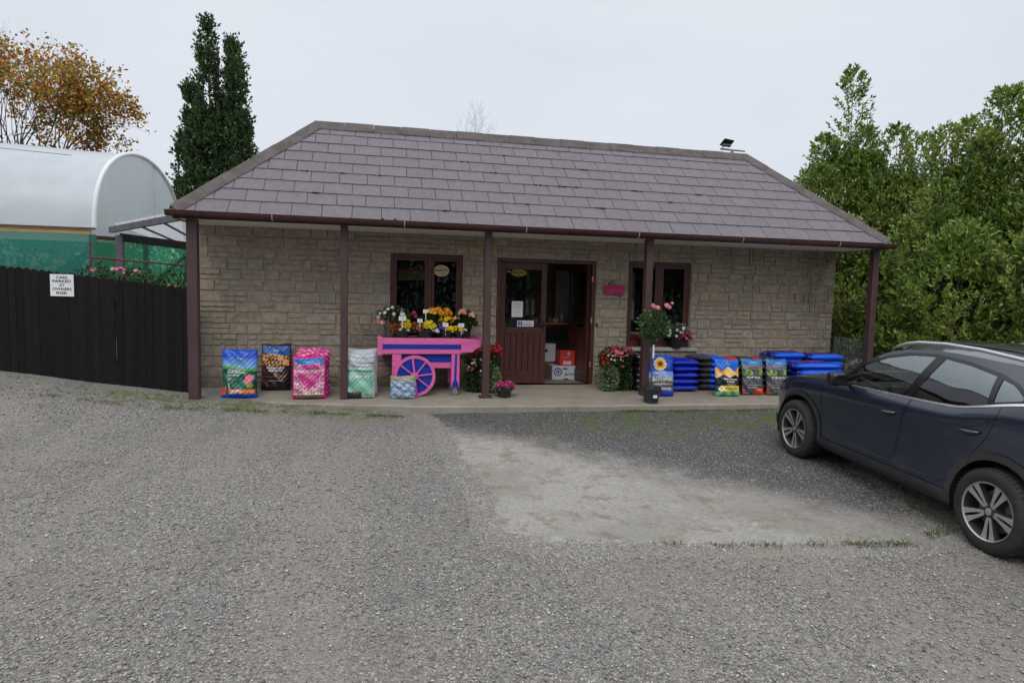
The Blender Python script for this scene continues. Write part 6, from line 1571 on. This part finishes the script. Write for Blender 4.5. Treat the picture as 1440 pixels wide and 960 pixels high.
def grow(P, d):
    cx = sum(p[0] for p in P)/len(P); cz = sum(p[1] for p in P)/len(P); n = len(P); out = []
    ar = sum(P[i][0]*P[(i+1)%n][1]-P[(i+1)%n][0]*P[i][1] for i in range(n)); s_ = 1 if ar > 0 else -1
    for i in range(n):
        a = np.array(P[i-1]); b = np.array(P[i]); c_ = np.array(P[(i+1)%n]); e1 = (b-a)/np.linalg.norm(b-a); e2 = (c_-b)/np.linalg.norm(c_-b)
        n1 = np.array([e1[1], -e1[0]])*s_; n2 = np.array([e2[1], -e2[0]])*s_; m = (n1+n2); m = m/max(.5, (1+n1@n2)); out.append(tuple(b+m*d))
    return out
def polys_obj(name, polys, mat, parent=car, off=0, side=-1, thick=0):
    V = []; Nn = []; F = []; idx = {}
    for pl in polys:
        f = []
        for p in pl:
            co = (p[0]+p[3]*off, side*(p[1]+p[4]*off), p[2]+p[5]*off); k = (round(co[0],4), round(co[1],4), round(co[2],4))
            if k not in idx: idx[k] = len(V); V.append(co); Nn.append((p[3], side*p[4], p[5]))
            i = idx[k]
            if not f or (f[-1] != i): f.append(i)
        if len(f) > 2 and f[0] == f[-1]: f = f[:-1]
        if len(set(f)) == len(f) and len(f) > 2: F.append(tuple(f) if side > 0 else tuple(reversed(f)))
    me = bpy.data.meshes.new(name); me.from_pydata(V, [], F); me.materials.append(mat)
    me.polygons.foreach_set('use_smooth', [True]*len(me.polygons)); me.update()
    try: me.normals_split_custom_set_from_vertices(Nn)
    except Exception as e: print('normals', e)
    o = bpy.data.objects.new(name, me); C.objects.link(o); o.parent = parent; return o
# orientation: normals must point outwards (+y on the canonical side)
def fixn(polys, ref):
    out = []
    for pl in polys:
        q = []
        for p in pl:
            c_ = ref(p); s_ = 1 if p[3]*c_[0]+p[4]*c_[1]+p[5]*c_[2] >= 0 else -1
            q.append(p[:3]+(p[3]*s_, p[4]*s_, p[5]*s_))
        nf = np.cross(np.array(q[1][:3])-np.array(q[0][:3]), np.array(q[2][:3])-np.array(q[0][:3]))
        if nf@np.array(q[0][3:]) < 0: q = q[::-1]
        out.append(q)
    return out
LOW = fixn(grid_polys(low, list(np.linspace(0, 1, 150)), [0,.03,.06,.1,.15,.2,.26,.33,.4,.47,.54,.61,.68,.75,.8,.84,.87,.89,.91,.93,.95,.97,.985,1.0]), lambda p: (p[0]-1.3 if abs(p[0]-1.3) > 1.8 else 0, max(p[1],.02), 0))
# roof edge E and greenhouse
Ex = [.62,.75,.95,1.15,1.4,1.7,2.0,2.4,2.75,2.95]; 
Ezf = smooth_interp(Ex, [1.0,1.125,1.278,1.375,1.428,1.455,1.455,1.437,1.405,1.375]); Eyf = smooth_interp(Ex, [.815,.785,.735,.69,.662,.65,.645,.635,.62,.60])
bel = [(.62,.62),(.80,.76),(1.0,.93),(1.3,1.2),(1.7,1.62),(2.1,2.0),(2.5,2.33),(2.8,2.6),(3.0,2.8),(3.12,2.95)]
bxf = lambda k: (interp(k, range(len(bel)), [b[0] for b in bel]), interp(k, range(len(bel)), [b[1] for b in bel]))
ylow = smooth_interp([p[0] for p in planx if 0 <= p[0] <= 3.13], [p[1] for p in planx if 0 <= p[0] <= 3.13])
def green(k, w):
    xb, xe = bxf(k); yb = ylow(xb)-.052; zb = zsh(xb); ye = Eyf(xe); ze = Ezf(xe); b = .018*math.sin(math.pi*w)*min(1, (ze-zb)*4)
    return (xb+(xe-xb)*w, yb+(ye-yb)*w+b, zb+(ze-zb)*w)
GR = fixn(grid_polys(green, list(np.linspace(0, len(bel)-1, 60)), list(np.linspace(0, 1, 12))), lambda p: (0,1,0))
# windows
FW = [(.735,1.008),(.74,1.062),(.80,1.125),(.92,1.215),(1.15,1.318),(1.40,1.378),(1.60,1.397),(1.695,1.402),(1.525,1.028)]
RW = [(1.628,1.032),(1.795,1.40),(2.05,1.382),(2.345,1.340),(2.385,1.125),(2.14,1.064)]
QW = [(2.432,1.150),(2.408,1.325),(2.52,1.300),(2.60,1.262),(2.66,1.225),(2.66,1.205)]
DLO = [(.66,.985),(.665,1.06),(.78,1.150),(.92,1.243),(1.15,1.345),(1.40,1.403),(1.68,1.428),(2.05,1.408),(2.38,1.362),(2.56,1.312),(2.70,1.235),(2.71,1.175),(2.46,1.095),(2.15,1.03),(1.5,.98)]
out1, dl = cut(GR, DLO)
parts = []
for P_, nm in ((FW,'front'),(RW,'rear'),(QW,'quarter')):
    dl, ins_ = cut(dl, P_); parts.append((nm, ins_))
# lower body cuts
def circ(cx, cz, r, n=28): return [(cx+r*math.cos(2*math.pi*i/n), cz+r*math.sin(2*math.pi*i/n)) for i in range(n)]
WC = [(0,.335),(2.566,.335)]
sidep = [p for p in LOW if True]
body = sidep
for cx, cz in WC: body, _ = cut(body, circ(cx, cz, .385))
cladp = []
for cx, cz in WC: body, i_ = cut(body, circ(cx, cz+.005, .445)); cladp += i_
body, i_ = cut(body, [(-.45,0),(-.45,.345),(3.1,.36),(3.1,0)]); cladp += i_
body, i_ = cut(body, [(-1,0),(-1,.40),(-.42,.36),(-.42,0)]); cladp += i_
body, i_ = cut(body, [(3.0,0),(3.0,.36),(3.4,.46),(3.4,0)]); cladp += i_
FD_ = [(.425,1.2),(.405,.6),(.455,.348),(1.492,.352),(1.56,.80),(1.652,1.2)]
FD_ = [(.43,1.2),(.408,.75),(.41,.55),(.45,.350),(1.494,.352),(1.645,1.03),(1.70,1.25)]
RD_ = [(1.706,1.25),(1.651,1.03),(1.500,.352),(1.985,.353),(2.12,.435),(2.32,.685),(2.465,.875),(2.536,1.035),(2.525,1.14),(2.52,1.25)]
body, fd = cut(body, FD_); fs_, fdoor = cut(fd, grow(FD_, -.007))
body, rd = cut(body, RD_); rs_, rdoor = cut(rd, grow(RD_, -.007))
HLP = [(-.93,.70),(-.90,.80),(-.55,.93),(-.42,.90),(-.60,.78),(-.78,.68)]
HLP = [(-.90,.665),(-.885,.74),(-.60,.822),(-.38,.868),(-.42,.835),(-.58,.745),(-.75,.68)]
body, hl = cut(body, HLP)
TLP = [(3.5,.90),(3.5,1.06),(3.02,1.08),(2.92,1.02),(3.05,.92)]
body, tl = cut(body, TLP)
body += [p for p in tl if sum(q[1] for q in p)/len(p) < .42]; tl = [p for p in tl if sum(q[1] for q in p)/len(p) >= .42]
body += [p for p in hl if sum(q[1] for q in p)/len(p) < .38]; hl = [p for p in hl if sum(q[1] for q in p)/len(p) >= .38]
# hood, windscreen, roof, rear screen as one loft from edge to centre
def topsurf(edge, cen, pz=2.2):
    def f(k, w):
        i = min(int(k), len(edge)-2); g = k-i
        e = [edge[i][j]*(1-g)+edge[i+1][j]*g for j in range(3)]; c_ = [cen[i][j]*(1-g)+cen[i+1][j]*g for j in range(2)]
        return (e[0]+(c_[0]-e[0])*(1-(1-w)**2), e[1]*(1-w), e[2]+(c_[1]-e[2])*(1-(1-w)**pz))
    return f
def shoulder(x):
    best = None
    for s in np.linspace(0, 1, 400):
        p = low(s, 1.0)
        if best is None or abs(p[0]-x) < abs(best[0]-x): best = p
    return best
hx = [-.74,-.70,-.62,-.5,-.35,-.2,0,.2,.4,.55,.62]
he = [shoulder(x) for x in hx]
def nosee(s): return low(s, 1.0)
ss = np.linspace(0, 1, 400); sp = [low(s, 1.0) for s in ss]; k0 = max(i for i, p in enumerate(sp) if p[0] < -.45)
he = []; hc = []
for s in np.linspace(0, ss[k0], 14): p = low(s, 1.0); he.append(p)
for x in (-.35,-.2,0,.2,.4,.55,.62): he.append(shoulder(x))
xc = [h[0] for h in he]; 
for h in he:
    x = h[0]; f = (x+.82)/(.62+.82); f = max(0, f); cx = -.80+(.34+.80)*f; cz = interp(cx, [-.82,-.7,-.5,-.25,0,.2,.34], [.745,.82,.895,.955,1.0,1.032,1.05]); hc.append((min(cx, x) if f > .0 else x, max(cz, h[2]) if f > 0 else h[2]))
he[-1] = (.62,.815,.995)
UP = lambda p: (0,0,1)
HOOD = fixn(grid_polys(topsurf(he, hc), list(np.linspace(0, len(he)-1, 50)), list(np.linspace(0, 1, 20))), UP)
we = [(x, Eyf(x), Ezf(x)) for x in (.62,.75,.95,1.15,1.27)]; wc = [(.34,1.055),(.52,1.165),(.80,1.325),(1.05,1.445),(1.17,1.49)]
WS = fixn(grid_polys(topsurf(we, wc), list(np.linspace(0, 4, 24)), list(np.linspace(0, 1, 18))), UP)
re_ = [(x, Eyf(x), Ezf(x)) for x in (1.27,1.4,1.7,2.0,2.4,2.75,2.95)]; rc = [(1.17,1.49),(1.32,1.512),(1.7,1.532),(2.0,1.533),(2.4,1.52),(2.78,1.487),(3.05,1.445)]
RF = fixn(grid_polys(topsurf(re_, rc), list(np.linspace(0, 6, 30)), list(np.linspace(0, 1, 18))), UP)
be = [(2.95,Eyf(2.95),Ezf(2.95)),(3.03,.68,1.27),(3.12,.73,1.20)]; bc = [(3.05,1.445),(3.14,1.28),(3.20,1.14)]
BG = fixn(grid_polys(topsurf(be, bc), list(np.linspace(0, 2, 12)), list(np.linspace(0, 1, 12))), lambda p: (1,0,1))
tg = [(3.12,.73,1.20)]; 
def tailtop(k, w):
    e = low(.9+.1*k if False else 1, 1); return e
body_main = []
for sd in (-1, 1):
    polys_obj('body_side', body, M['paint'], side=sd)
    polys_obj('greenhouse', out1, M['paint'], side=sd)
    polys_obj('door', fdoor, M['paint'], side=sd); polys_obj('door', rdoor, M['paint'], side=sd)
    polys_obj('door_gap', fs_+rs_, M['softblack'], side=sd, off=-.003)
    polys_obj('cladding', cladp, M['clad'], side=sd, off=.007)
    polys_obj('window_trim', dl, M['trim'], side=sd, off=.002)
    for nm, ip_ in parts: polys_obj('window', ip_, M['carglass'] if nm == 'front' else M['carglassdark'], side=sd, off=-.003)
    polys_obj('headlight', hl, M['lamp'], side=sd, off=.002); polys_obj('tail_light', tl, M['red'], side=sd, off=.002)
def both(polys): return polys+[[(p[0],-p[1],p[2],p[3],-p[4],p[5]) for p in reversed(pl)] for pl in polys]
for nm, pl, mt in (('bonnet', HOOD, 'paint'), ('windscreen', WS, 'carglass'), ('roof', RF, 'paint'), ('rear_window', BG, 'carglassdark')):
    polys_obj(nm, both(pl), M[mt], side=1)
# tailgate top ledge joining rear glass to rear body
def ledge(k, w):
    i = k; e1 = (3.12-.0*i, .73, 1.20); s = .86+.14*i; b = low(s, 1.0); a = (3.12+(3.20-3.12)*i, .73*(1-i), 1.20+(1.14-1.20)*i); return tuple(a[j]*(1-w)+b[j]*w for j in range(3))
LG = fixn(grid_polys(ledge, list(np.linspace(0, 1, 12)), [0,.5,1]), lambda p: (1,0,.3)); polys_obj('tailgate_ledge', both(LG), M['paint'], side=1)
def cbox(name, a, b, mat, parent=car, bev=.01):
    m_ = MB(); m_.box(a, b, None, bev); return m_.build(name, mat, parent, world=False)
cbox('underbody', (-.55,-.66,.20), (3.0,.66,.30), M['softblack'])
for sd in (-1, 1):
    for cx, cz in WC:
        m_ = MB(); vs = []; n = 30
        for i in range(n+1):
            a = -.35+(math.pi+.7)*i/n; vs += [(cx+.392*math.cos(a), sd*.872, cz+.392*math.sin(a)), (cx+.392*math.cos(a), sd*.55, cz+.392*math.sin(a))]
        fc = [(2*i, 2*i+1, 2*i+3, 2*i+2) for i in range(n)]; vs.append((cx, sd*.55, cz)); fc += [(2*i+1, len(vs)-1, 2*i+3) for i in range(n)]
        m_.add(vs, fc); m_.build('wheel_arch', M['softblack'], car, world=False)
# side sill under edge
def sidey(x, z):
    t = (z-.215)/(zsh(x)-.215); return interp(x, [p[0] for p in planx if p[0] > -.8 and p[0] < 3.13], [p[1] for p in planx if p[0] > -.8 and p[0] < 3.13])-ins_t(max(0, min(1, t)))
def ribbon(name, pts, w, off, mat, sd, gh=False, thick=.004):
    """flat strip following the body side through (x,z) points"""
    m_ = MB(); vs = []; n = len(pts)
    for i, (x, z) in enumerate(pts):
        a = np.array(pts[max(i-1,0)]); b = np.array(pts[min(i+1,n-1)]); d = (b-a)/np.linalg.norm(b-a); nx, nz = -d[1]*w/2, d[0]*w/2
        for s_ in (1, -1):
            xx, zz = x+nx*s_, z+nz*s_; y = gy_side(xx, zz) if gh else sidey(xx, zz); vs.append((xx, sd*(y+off), zz))
        for s_ in (1, -1):
            xx, zz = x+nx*s_, z+nz*s_; y = gy_side(xx, zz) if gh else sidey(xx, zz); vs.append((xx, sd*(y+off-thick), zz))
    f = []
    for i in range(n-1):
        o4 = i*4; f += [(o4,o4+1,o4+5,o4+4),(o4+2,o4,o4+4,o4+6),(o4+1,o4+3,o4+7,o4+5)]
    m_.add(vs, f if sd > 0 else [tuple(reversed(q)) for q in f]); return m_.build(name, mat, car, world=False)
def gy_side(x, z):
    zb = zsh(x); ze = Ezf(x); w = max(0, min(1, (z-zb)/max(.05, ze-zb))); return (ylow(x)-.052)*(1-w)+Eyf(x)*w
wx = np.linspace(.455, 2.80, 40)
for sd in (-1, 1):
    ribbon('chrome_strip', [(x, zsh(x)+.004) for x in wx], .017, .008+0.0, M['chrome'], sd, True)
    # roof rail
    m_ = MB(); rp = [(1.06,.60,1.395),(1.13,.60,1.43),(1.25,.605,1.468),(1.4,.605,1.495),(1.7,.605,1.515),(2.06,.605,1.512),(2.44,.60,1.482),(2.7,.59,1.448),(2.82,.58,1.41)]
    m_.tube([(a, sd*b, c_) for a, b, c_ in rp], [.008,.014,.017,.018,.018,.018,.018,.014,.008], 8); m_.build('roof_rail', M['rail'], car, smooth='all', world=False)
    # handles
    for hx_, hz_ in ((1.415,.847),(2.305,.892)):
        m_ = MB(); y = sidey(hx_, hz_); m_.tube([(hx_-.10, sd*(y+.004), hz_-.010), (hx_-.07, sd*(y+.032), hz_-.006), (hx_+.05, sd*(y+.034), hz_+.006), (hx_+.105, sd*(y+.004), hz_+.012)], [.012,.015,.015,.013], 8); m_.build('door_handle', M['paint'], car, smooth='all', world=False)
        m_ = MB(); m_.prism(ell(hx_, hz_-.004, .075, .032), sd*(y-.004), sd*(y+.004)); m_.build('handle_recess', M['softblack'], car, world=False)
    # mirrors
    m_ = MB(); m_.box((.735,min(sd*.90,sd*1.075),.985),(.862,max(sd*.90,sd*1.075),1.115), None, .035); mi_ = m_.build('mirror', M['trim'], car, smooth='all', world=False)
    m_ = MB(); m_.box((.76, min(sd*.84,sd*.93), .985), (.84, max(sd*.84,sd*.93), 1.02), bev=.008); m_.build('mirror_arm', M['trim'], mi_, world=False)
    m_ = MB(); m_.prism([(x, z) for x, z in ell(0, 0, .085, .052, 20)], -.002, .002, Matrix.Translation((.868, sd*.985, 1.045)) @ Matrix.Rotation(R(90), 4, 'Z')); m_.build('mirror_glass', M['trim'], mi_, world=False)  # glass in gloss black, its dark reflection put into the colour
    # lower door crease and cladding lip
    ribbon('door_moulding', [(x, .405-.004*math.sin(x)) for x in np.linspace(.47, 1.94, 12)], .018, .005, M['clad'], sd)
# panoramic lines on roof
for y in (-.36,.36):
    m_ = MB(); m_.tube([(x, y, interp(x, [1.32,1.7,2.0,2.4,2.78], [1.512,1.532,1.533,1.52,1.487])-.058*(abs(y)/.63)**2.2+.001) for x in np.linspace(1.4,2.7,12)], .006, 5); m_.build('roof_groove', M['trim'], car, world=False)
def wheel(cx, sd):
    w = bpy.data.objects.new('wheel', None); C.objects.link(w); w.parent = car; w.matrix_basis = Matrix.Translation((cx, sd*.80, .329)) @ Matrix.Rotation(R(0 if sd < 0 else 180), 4, 'Z')
    RX = Matrix.Rotation(R(90), 4, 'X')   # lathe z -> -y outward
    m_ = MB(); T_ = [(.222,-.10),(.232,-.108),(.27,-.115),(.305,-.106),(.322,-.088),(.329,-.06),(.329,.06),(.322,.088),(.30,.104),(.26,.10),(.222,.09)]
    m_.lathe([(r, -z) for r, z in T_], 56, RX)
    for i in range(56):
        a = 2*math.pi*i/56; m_.bar((.326*math.cos(a), -.095, .326*math.sin(a)), (.329*math.cos(a+.05), -.03, .329*math.sin(a+.05)), .008, .006)
    m_.build('tyre', M['tyre'], w, smooth=True, world=False)
    m_ = MB(); m_.lathe([(.222,.088),(.232,.106),(.226,.112),(.214,.104),(.205,.06),(.200,-.09)], 56, RX); m_.build('rim', M['alloydark'], w, smooth=True, world=False)
    m_ = MB(); m_.lathe([(.2135,.1045),(.219,.1085),(.225,.1130),(.2225,.1135)], 56, RX); m_.build('rim_lip', M['alloy'], w, smooth=True, world=False)
    m_ = MB(); m_.lathe([(0,.015),(.16,.015),(.165,-.01),(.165,-.03)], 32, RX); m_.build('brake_disc', M['galv'], w, smooth=True, world=False)
    for k_ in range(10):
        a0 = R(8+36*k_+(7 if k_ % 2 else -7)); ca, sa = math.cos(a0), math.sin(a0)
        def pt(r, o, y): return (r*ca-o*sa, y, r*sa+o*ca)
        tw = .006*(1 if k_ % 2 else -1)
        m_ = MB(); st = [(.045,.011,-.088,0),(.10,.012,-.093,0),(.16,.017,-.098,tw*.5),(.2145,.026,-.104,tw)]; vs = []
        for r, hw, y, tt in st: vs += [pt(r, -hw+tt, y), pt(r, hw+tt, y), pt(r, hw+tt+.004, y+.045), pt(r, -hw+tt-.004, y+.045)]
        f = []
        for i in range(3): o4 = 4*i; f += [(o4+1,o4+2,o4+6,o4+5),(o4+3,o4,o4+4,o4+7)]
        m_.add(vs, f); sp_ = m_.build('spoke', M['alloydark'], w, world=False)
        m_ = MB(); vs = []
        for r, hw, y, tt in st: vs += [pt(r, -hw+tt, y-.0006), pt(r, hw+tt, y-.0006)]
        m_.add([pt(r,o,y) if False else v for v in vs], [(0,1,3,2),(2,3,5,4),(4,5,7,6)]); 
        m_.build('spoke_face', M['alloy'], w, world=False)
    m_ = MB(); m_.lathe([(0,.096),(.028,.096),(.034,.09),(.062,.084),(.066,.03)], 24, RX); m_.build('hub', M['alloydark'], w, smooth=True, world=False)
    m_ = MB(); m_.lathe([(0,.0975),(.026,.0975),(.027,.0965)], 20, RX)
    m_.box((-.012,-.0995,-.012),(.012,-.0977,-.007)); m_.box((-.012,-.0995,.007),(.012,-.0977,.012)); m_.box((-.012,-.0995,-.0025),(.012,-.0977,.0025)); m_.build('centre_cap', M['alloy'], w, world=False)
    for k_ in range(5):
        a = R(20+72*k_); m_ = MB(); m_.lathe([(0,.094),(.009,.094),(.010,.07)], 8, RX, .046*math.cos(a), -.046*math.sin(a) if False else .046*math.sin(a)); m_.build('wheel_bolt', M['softblack'], w, world=False)
for cx in (0, 2.566):
    for sd in (-1, 1): wheel(cx, sd)
# interior
def seat(x, y):
    s_ = bpy.data.objects.new('seat', None); C.objects.link(s_); s_.parent = car; s_.location = (x, y, .55)
    m_ = MB(); m_.box((-.28,-.24,-.1),(.22,.24,.06), None, .05); m_.build('cushion', M['seat'], s_, world=False)
    m_ = MB(); Mt = Matrix.Translation((.22,0,0)) @ Matrix.Rotation(R(18), 4, 'Y'); m_.box((-.06,-.23,0),(.06,.23,.60), Mt, .05); m_.build('seat_back', M['seat'], s_, world=False)
    m_ = MB(); m_.box((-.05,-.13,.62),(.05,.13,.80), Mt, .04); m_.build('headrest', M['seat'], s_, world=False)
for y in (-.37,.37): seat(1.45, y); seat(2.25, y)
cbox('dashboard', (.55,-.74,.70), (.92,.74,.98), M['seat'], bev=.05)
cbox('cabin_floor', (.3,-.76,.31), (3.0,.76,.36), M['softblack'])
m_ = MB(); Mt = Matrix.Translation((1.02,.37,.98)) @ Matrix.Rotation(R(-65), 4, 'Y'); n = 28
m_.tube([tuple(Mt @ Vector((.17*math.cos(2*math.pi*i/n), .17*math.sin(2*math.pi*i/n), 0))) for i in range(n+1)], .014, 8); m_.tube([tuple(Mt @ Vector((-.16,0,0))), tuple(Mt @ Vector((.16,0,0)))], .016, 6); m_.tube([tuple(Mt @ Vector((0,-.16,0))), tuple(Mt @ Vector((0,.16,0)))], .016, 6); m_.build('steering_wheel', M['seat'], car, world=False)

# ------------------------------------------------------------------ sky, sun, camera
w = bpy.data.worlds.new('World'); scene.world = w; w.use_nodes = True; nt = w.node_tree; nt.nodes.clear()
out = nt.nodes.new('ShaderNodeOutputWorld'); bg = nt.nodes.new('ShaderNodeBackground'); sky = nt.nodes.new('ShaderNodeTexSky')
SE, SA = R(48), R(200)
sky.sky_type = 'NISHITA'; sky.sun_disc = False; sky.sun_elevation = SE; sky.sun_rotation = SA; sky.dust_density = 4
# overcast: cloud deck colour, brighter towards the zenith, faint mottling, laid over the clear sky
tc = nt.nodes.new('ShaderNodeTexCoord'); sp = nt.nodes.new('ShaderNodeSeparateXYZ'); L(nt, tc.outputs['Generated'], sp.inputs[0])
mp = nt.nodes.new('ShaderNodeMapping'); mp.inputs['Scale'].default_value = (1,1,2.6); L(nt, tc.outputs['Generated'], mp.inputs['Vector'])
cn = noise(nt, 1.7, 6, .55, mp.outputs[0], .3)
deck = ramp(nt, [(0,(6.6,7.05,7.75)),(.18,(6.95,7.4,8.1)),(.42,(7.3,7.65,8.3)),(.7,(12.0,12.2,12.8)),(1,(14.5,14.6,15.0))], sp.outputs[2])
cl = mixc(nt, sstep(nt, cn, .35, .68), (.96,.965,.97), (1.03,1.025,1.02))
deckc = mixc(nt, 1.0, deck.outputs[0], cl, 'MULTIPLY')
fin = mixc(nt, .94, sky.outputs[0], deckc)
L(nt, fin, bg.inputs[0]); bg.inputs[1].default_value = .1; L(nt, bg.outputs[0], out.inputs[0])
sd_ = bpy.data.lights.new('sun', 'SUN'); sd_.energy = .9; sd_.angle = R(30); sd_.color = (1,.97,.93)
so = bpy.data.objects.new('sun', sd_); C.objects.link(so)
dv = Vector((math.sin(SA)*math.cos(SE), math.cos(SA)*math.cos(SE), math.sin(SE)))
so.rotation_euler = dv.to_track_quat('Z', 'Y').to_euler(); so.location = (0,0,20)
cam = bpy.data.cameras.new('camera'); co = bpy.data.objects.new('camera', cam); C.objects.link(co); scene.camera = co
yaw, pitch, roll, f = -.2164, .0792, .0242, 900.
fwd = Vector((-math.sin(yaw)*math.cos(pitch), math.cos(yaw)*math.cos(pitch), -math.sin(pitch)))
right = Vector((math.cos(yaw), math.sin(yaw), 0)); up = right.cross(fwd)
r2 = right*math.cos(roll)+up*math.sin(roll); u2 = -right*math.sin(roll)+up*math.cos(roll)
Mc = Matrix((r2, u2, -fwd)).transposed().to_4x4(); Mc.translation = (0, 0, CAMZ); co.matrix_world = Mc
cam.sensor_fit = 'HORIZONTAL'; cam.sensor_width = 36; cam.lens = 36*f/1440; cam.clip_end = 1500; cam.clip_start = .05
scene.render.resolution_x = 1024; scene.render.resolution_y = 682
scene.render.engine = 'CYCLES'
vs_ = scene.view_settings; vs_.view_transform = 'Standard'; vs_.look = 'None'; vs_.exposure = .1; vs_.gamma = 1; vs_.use_curve_mapping = False
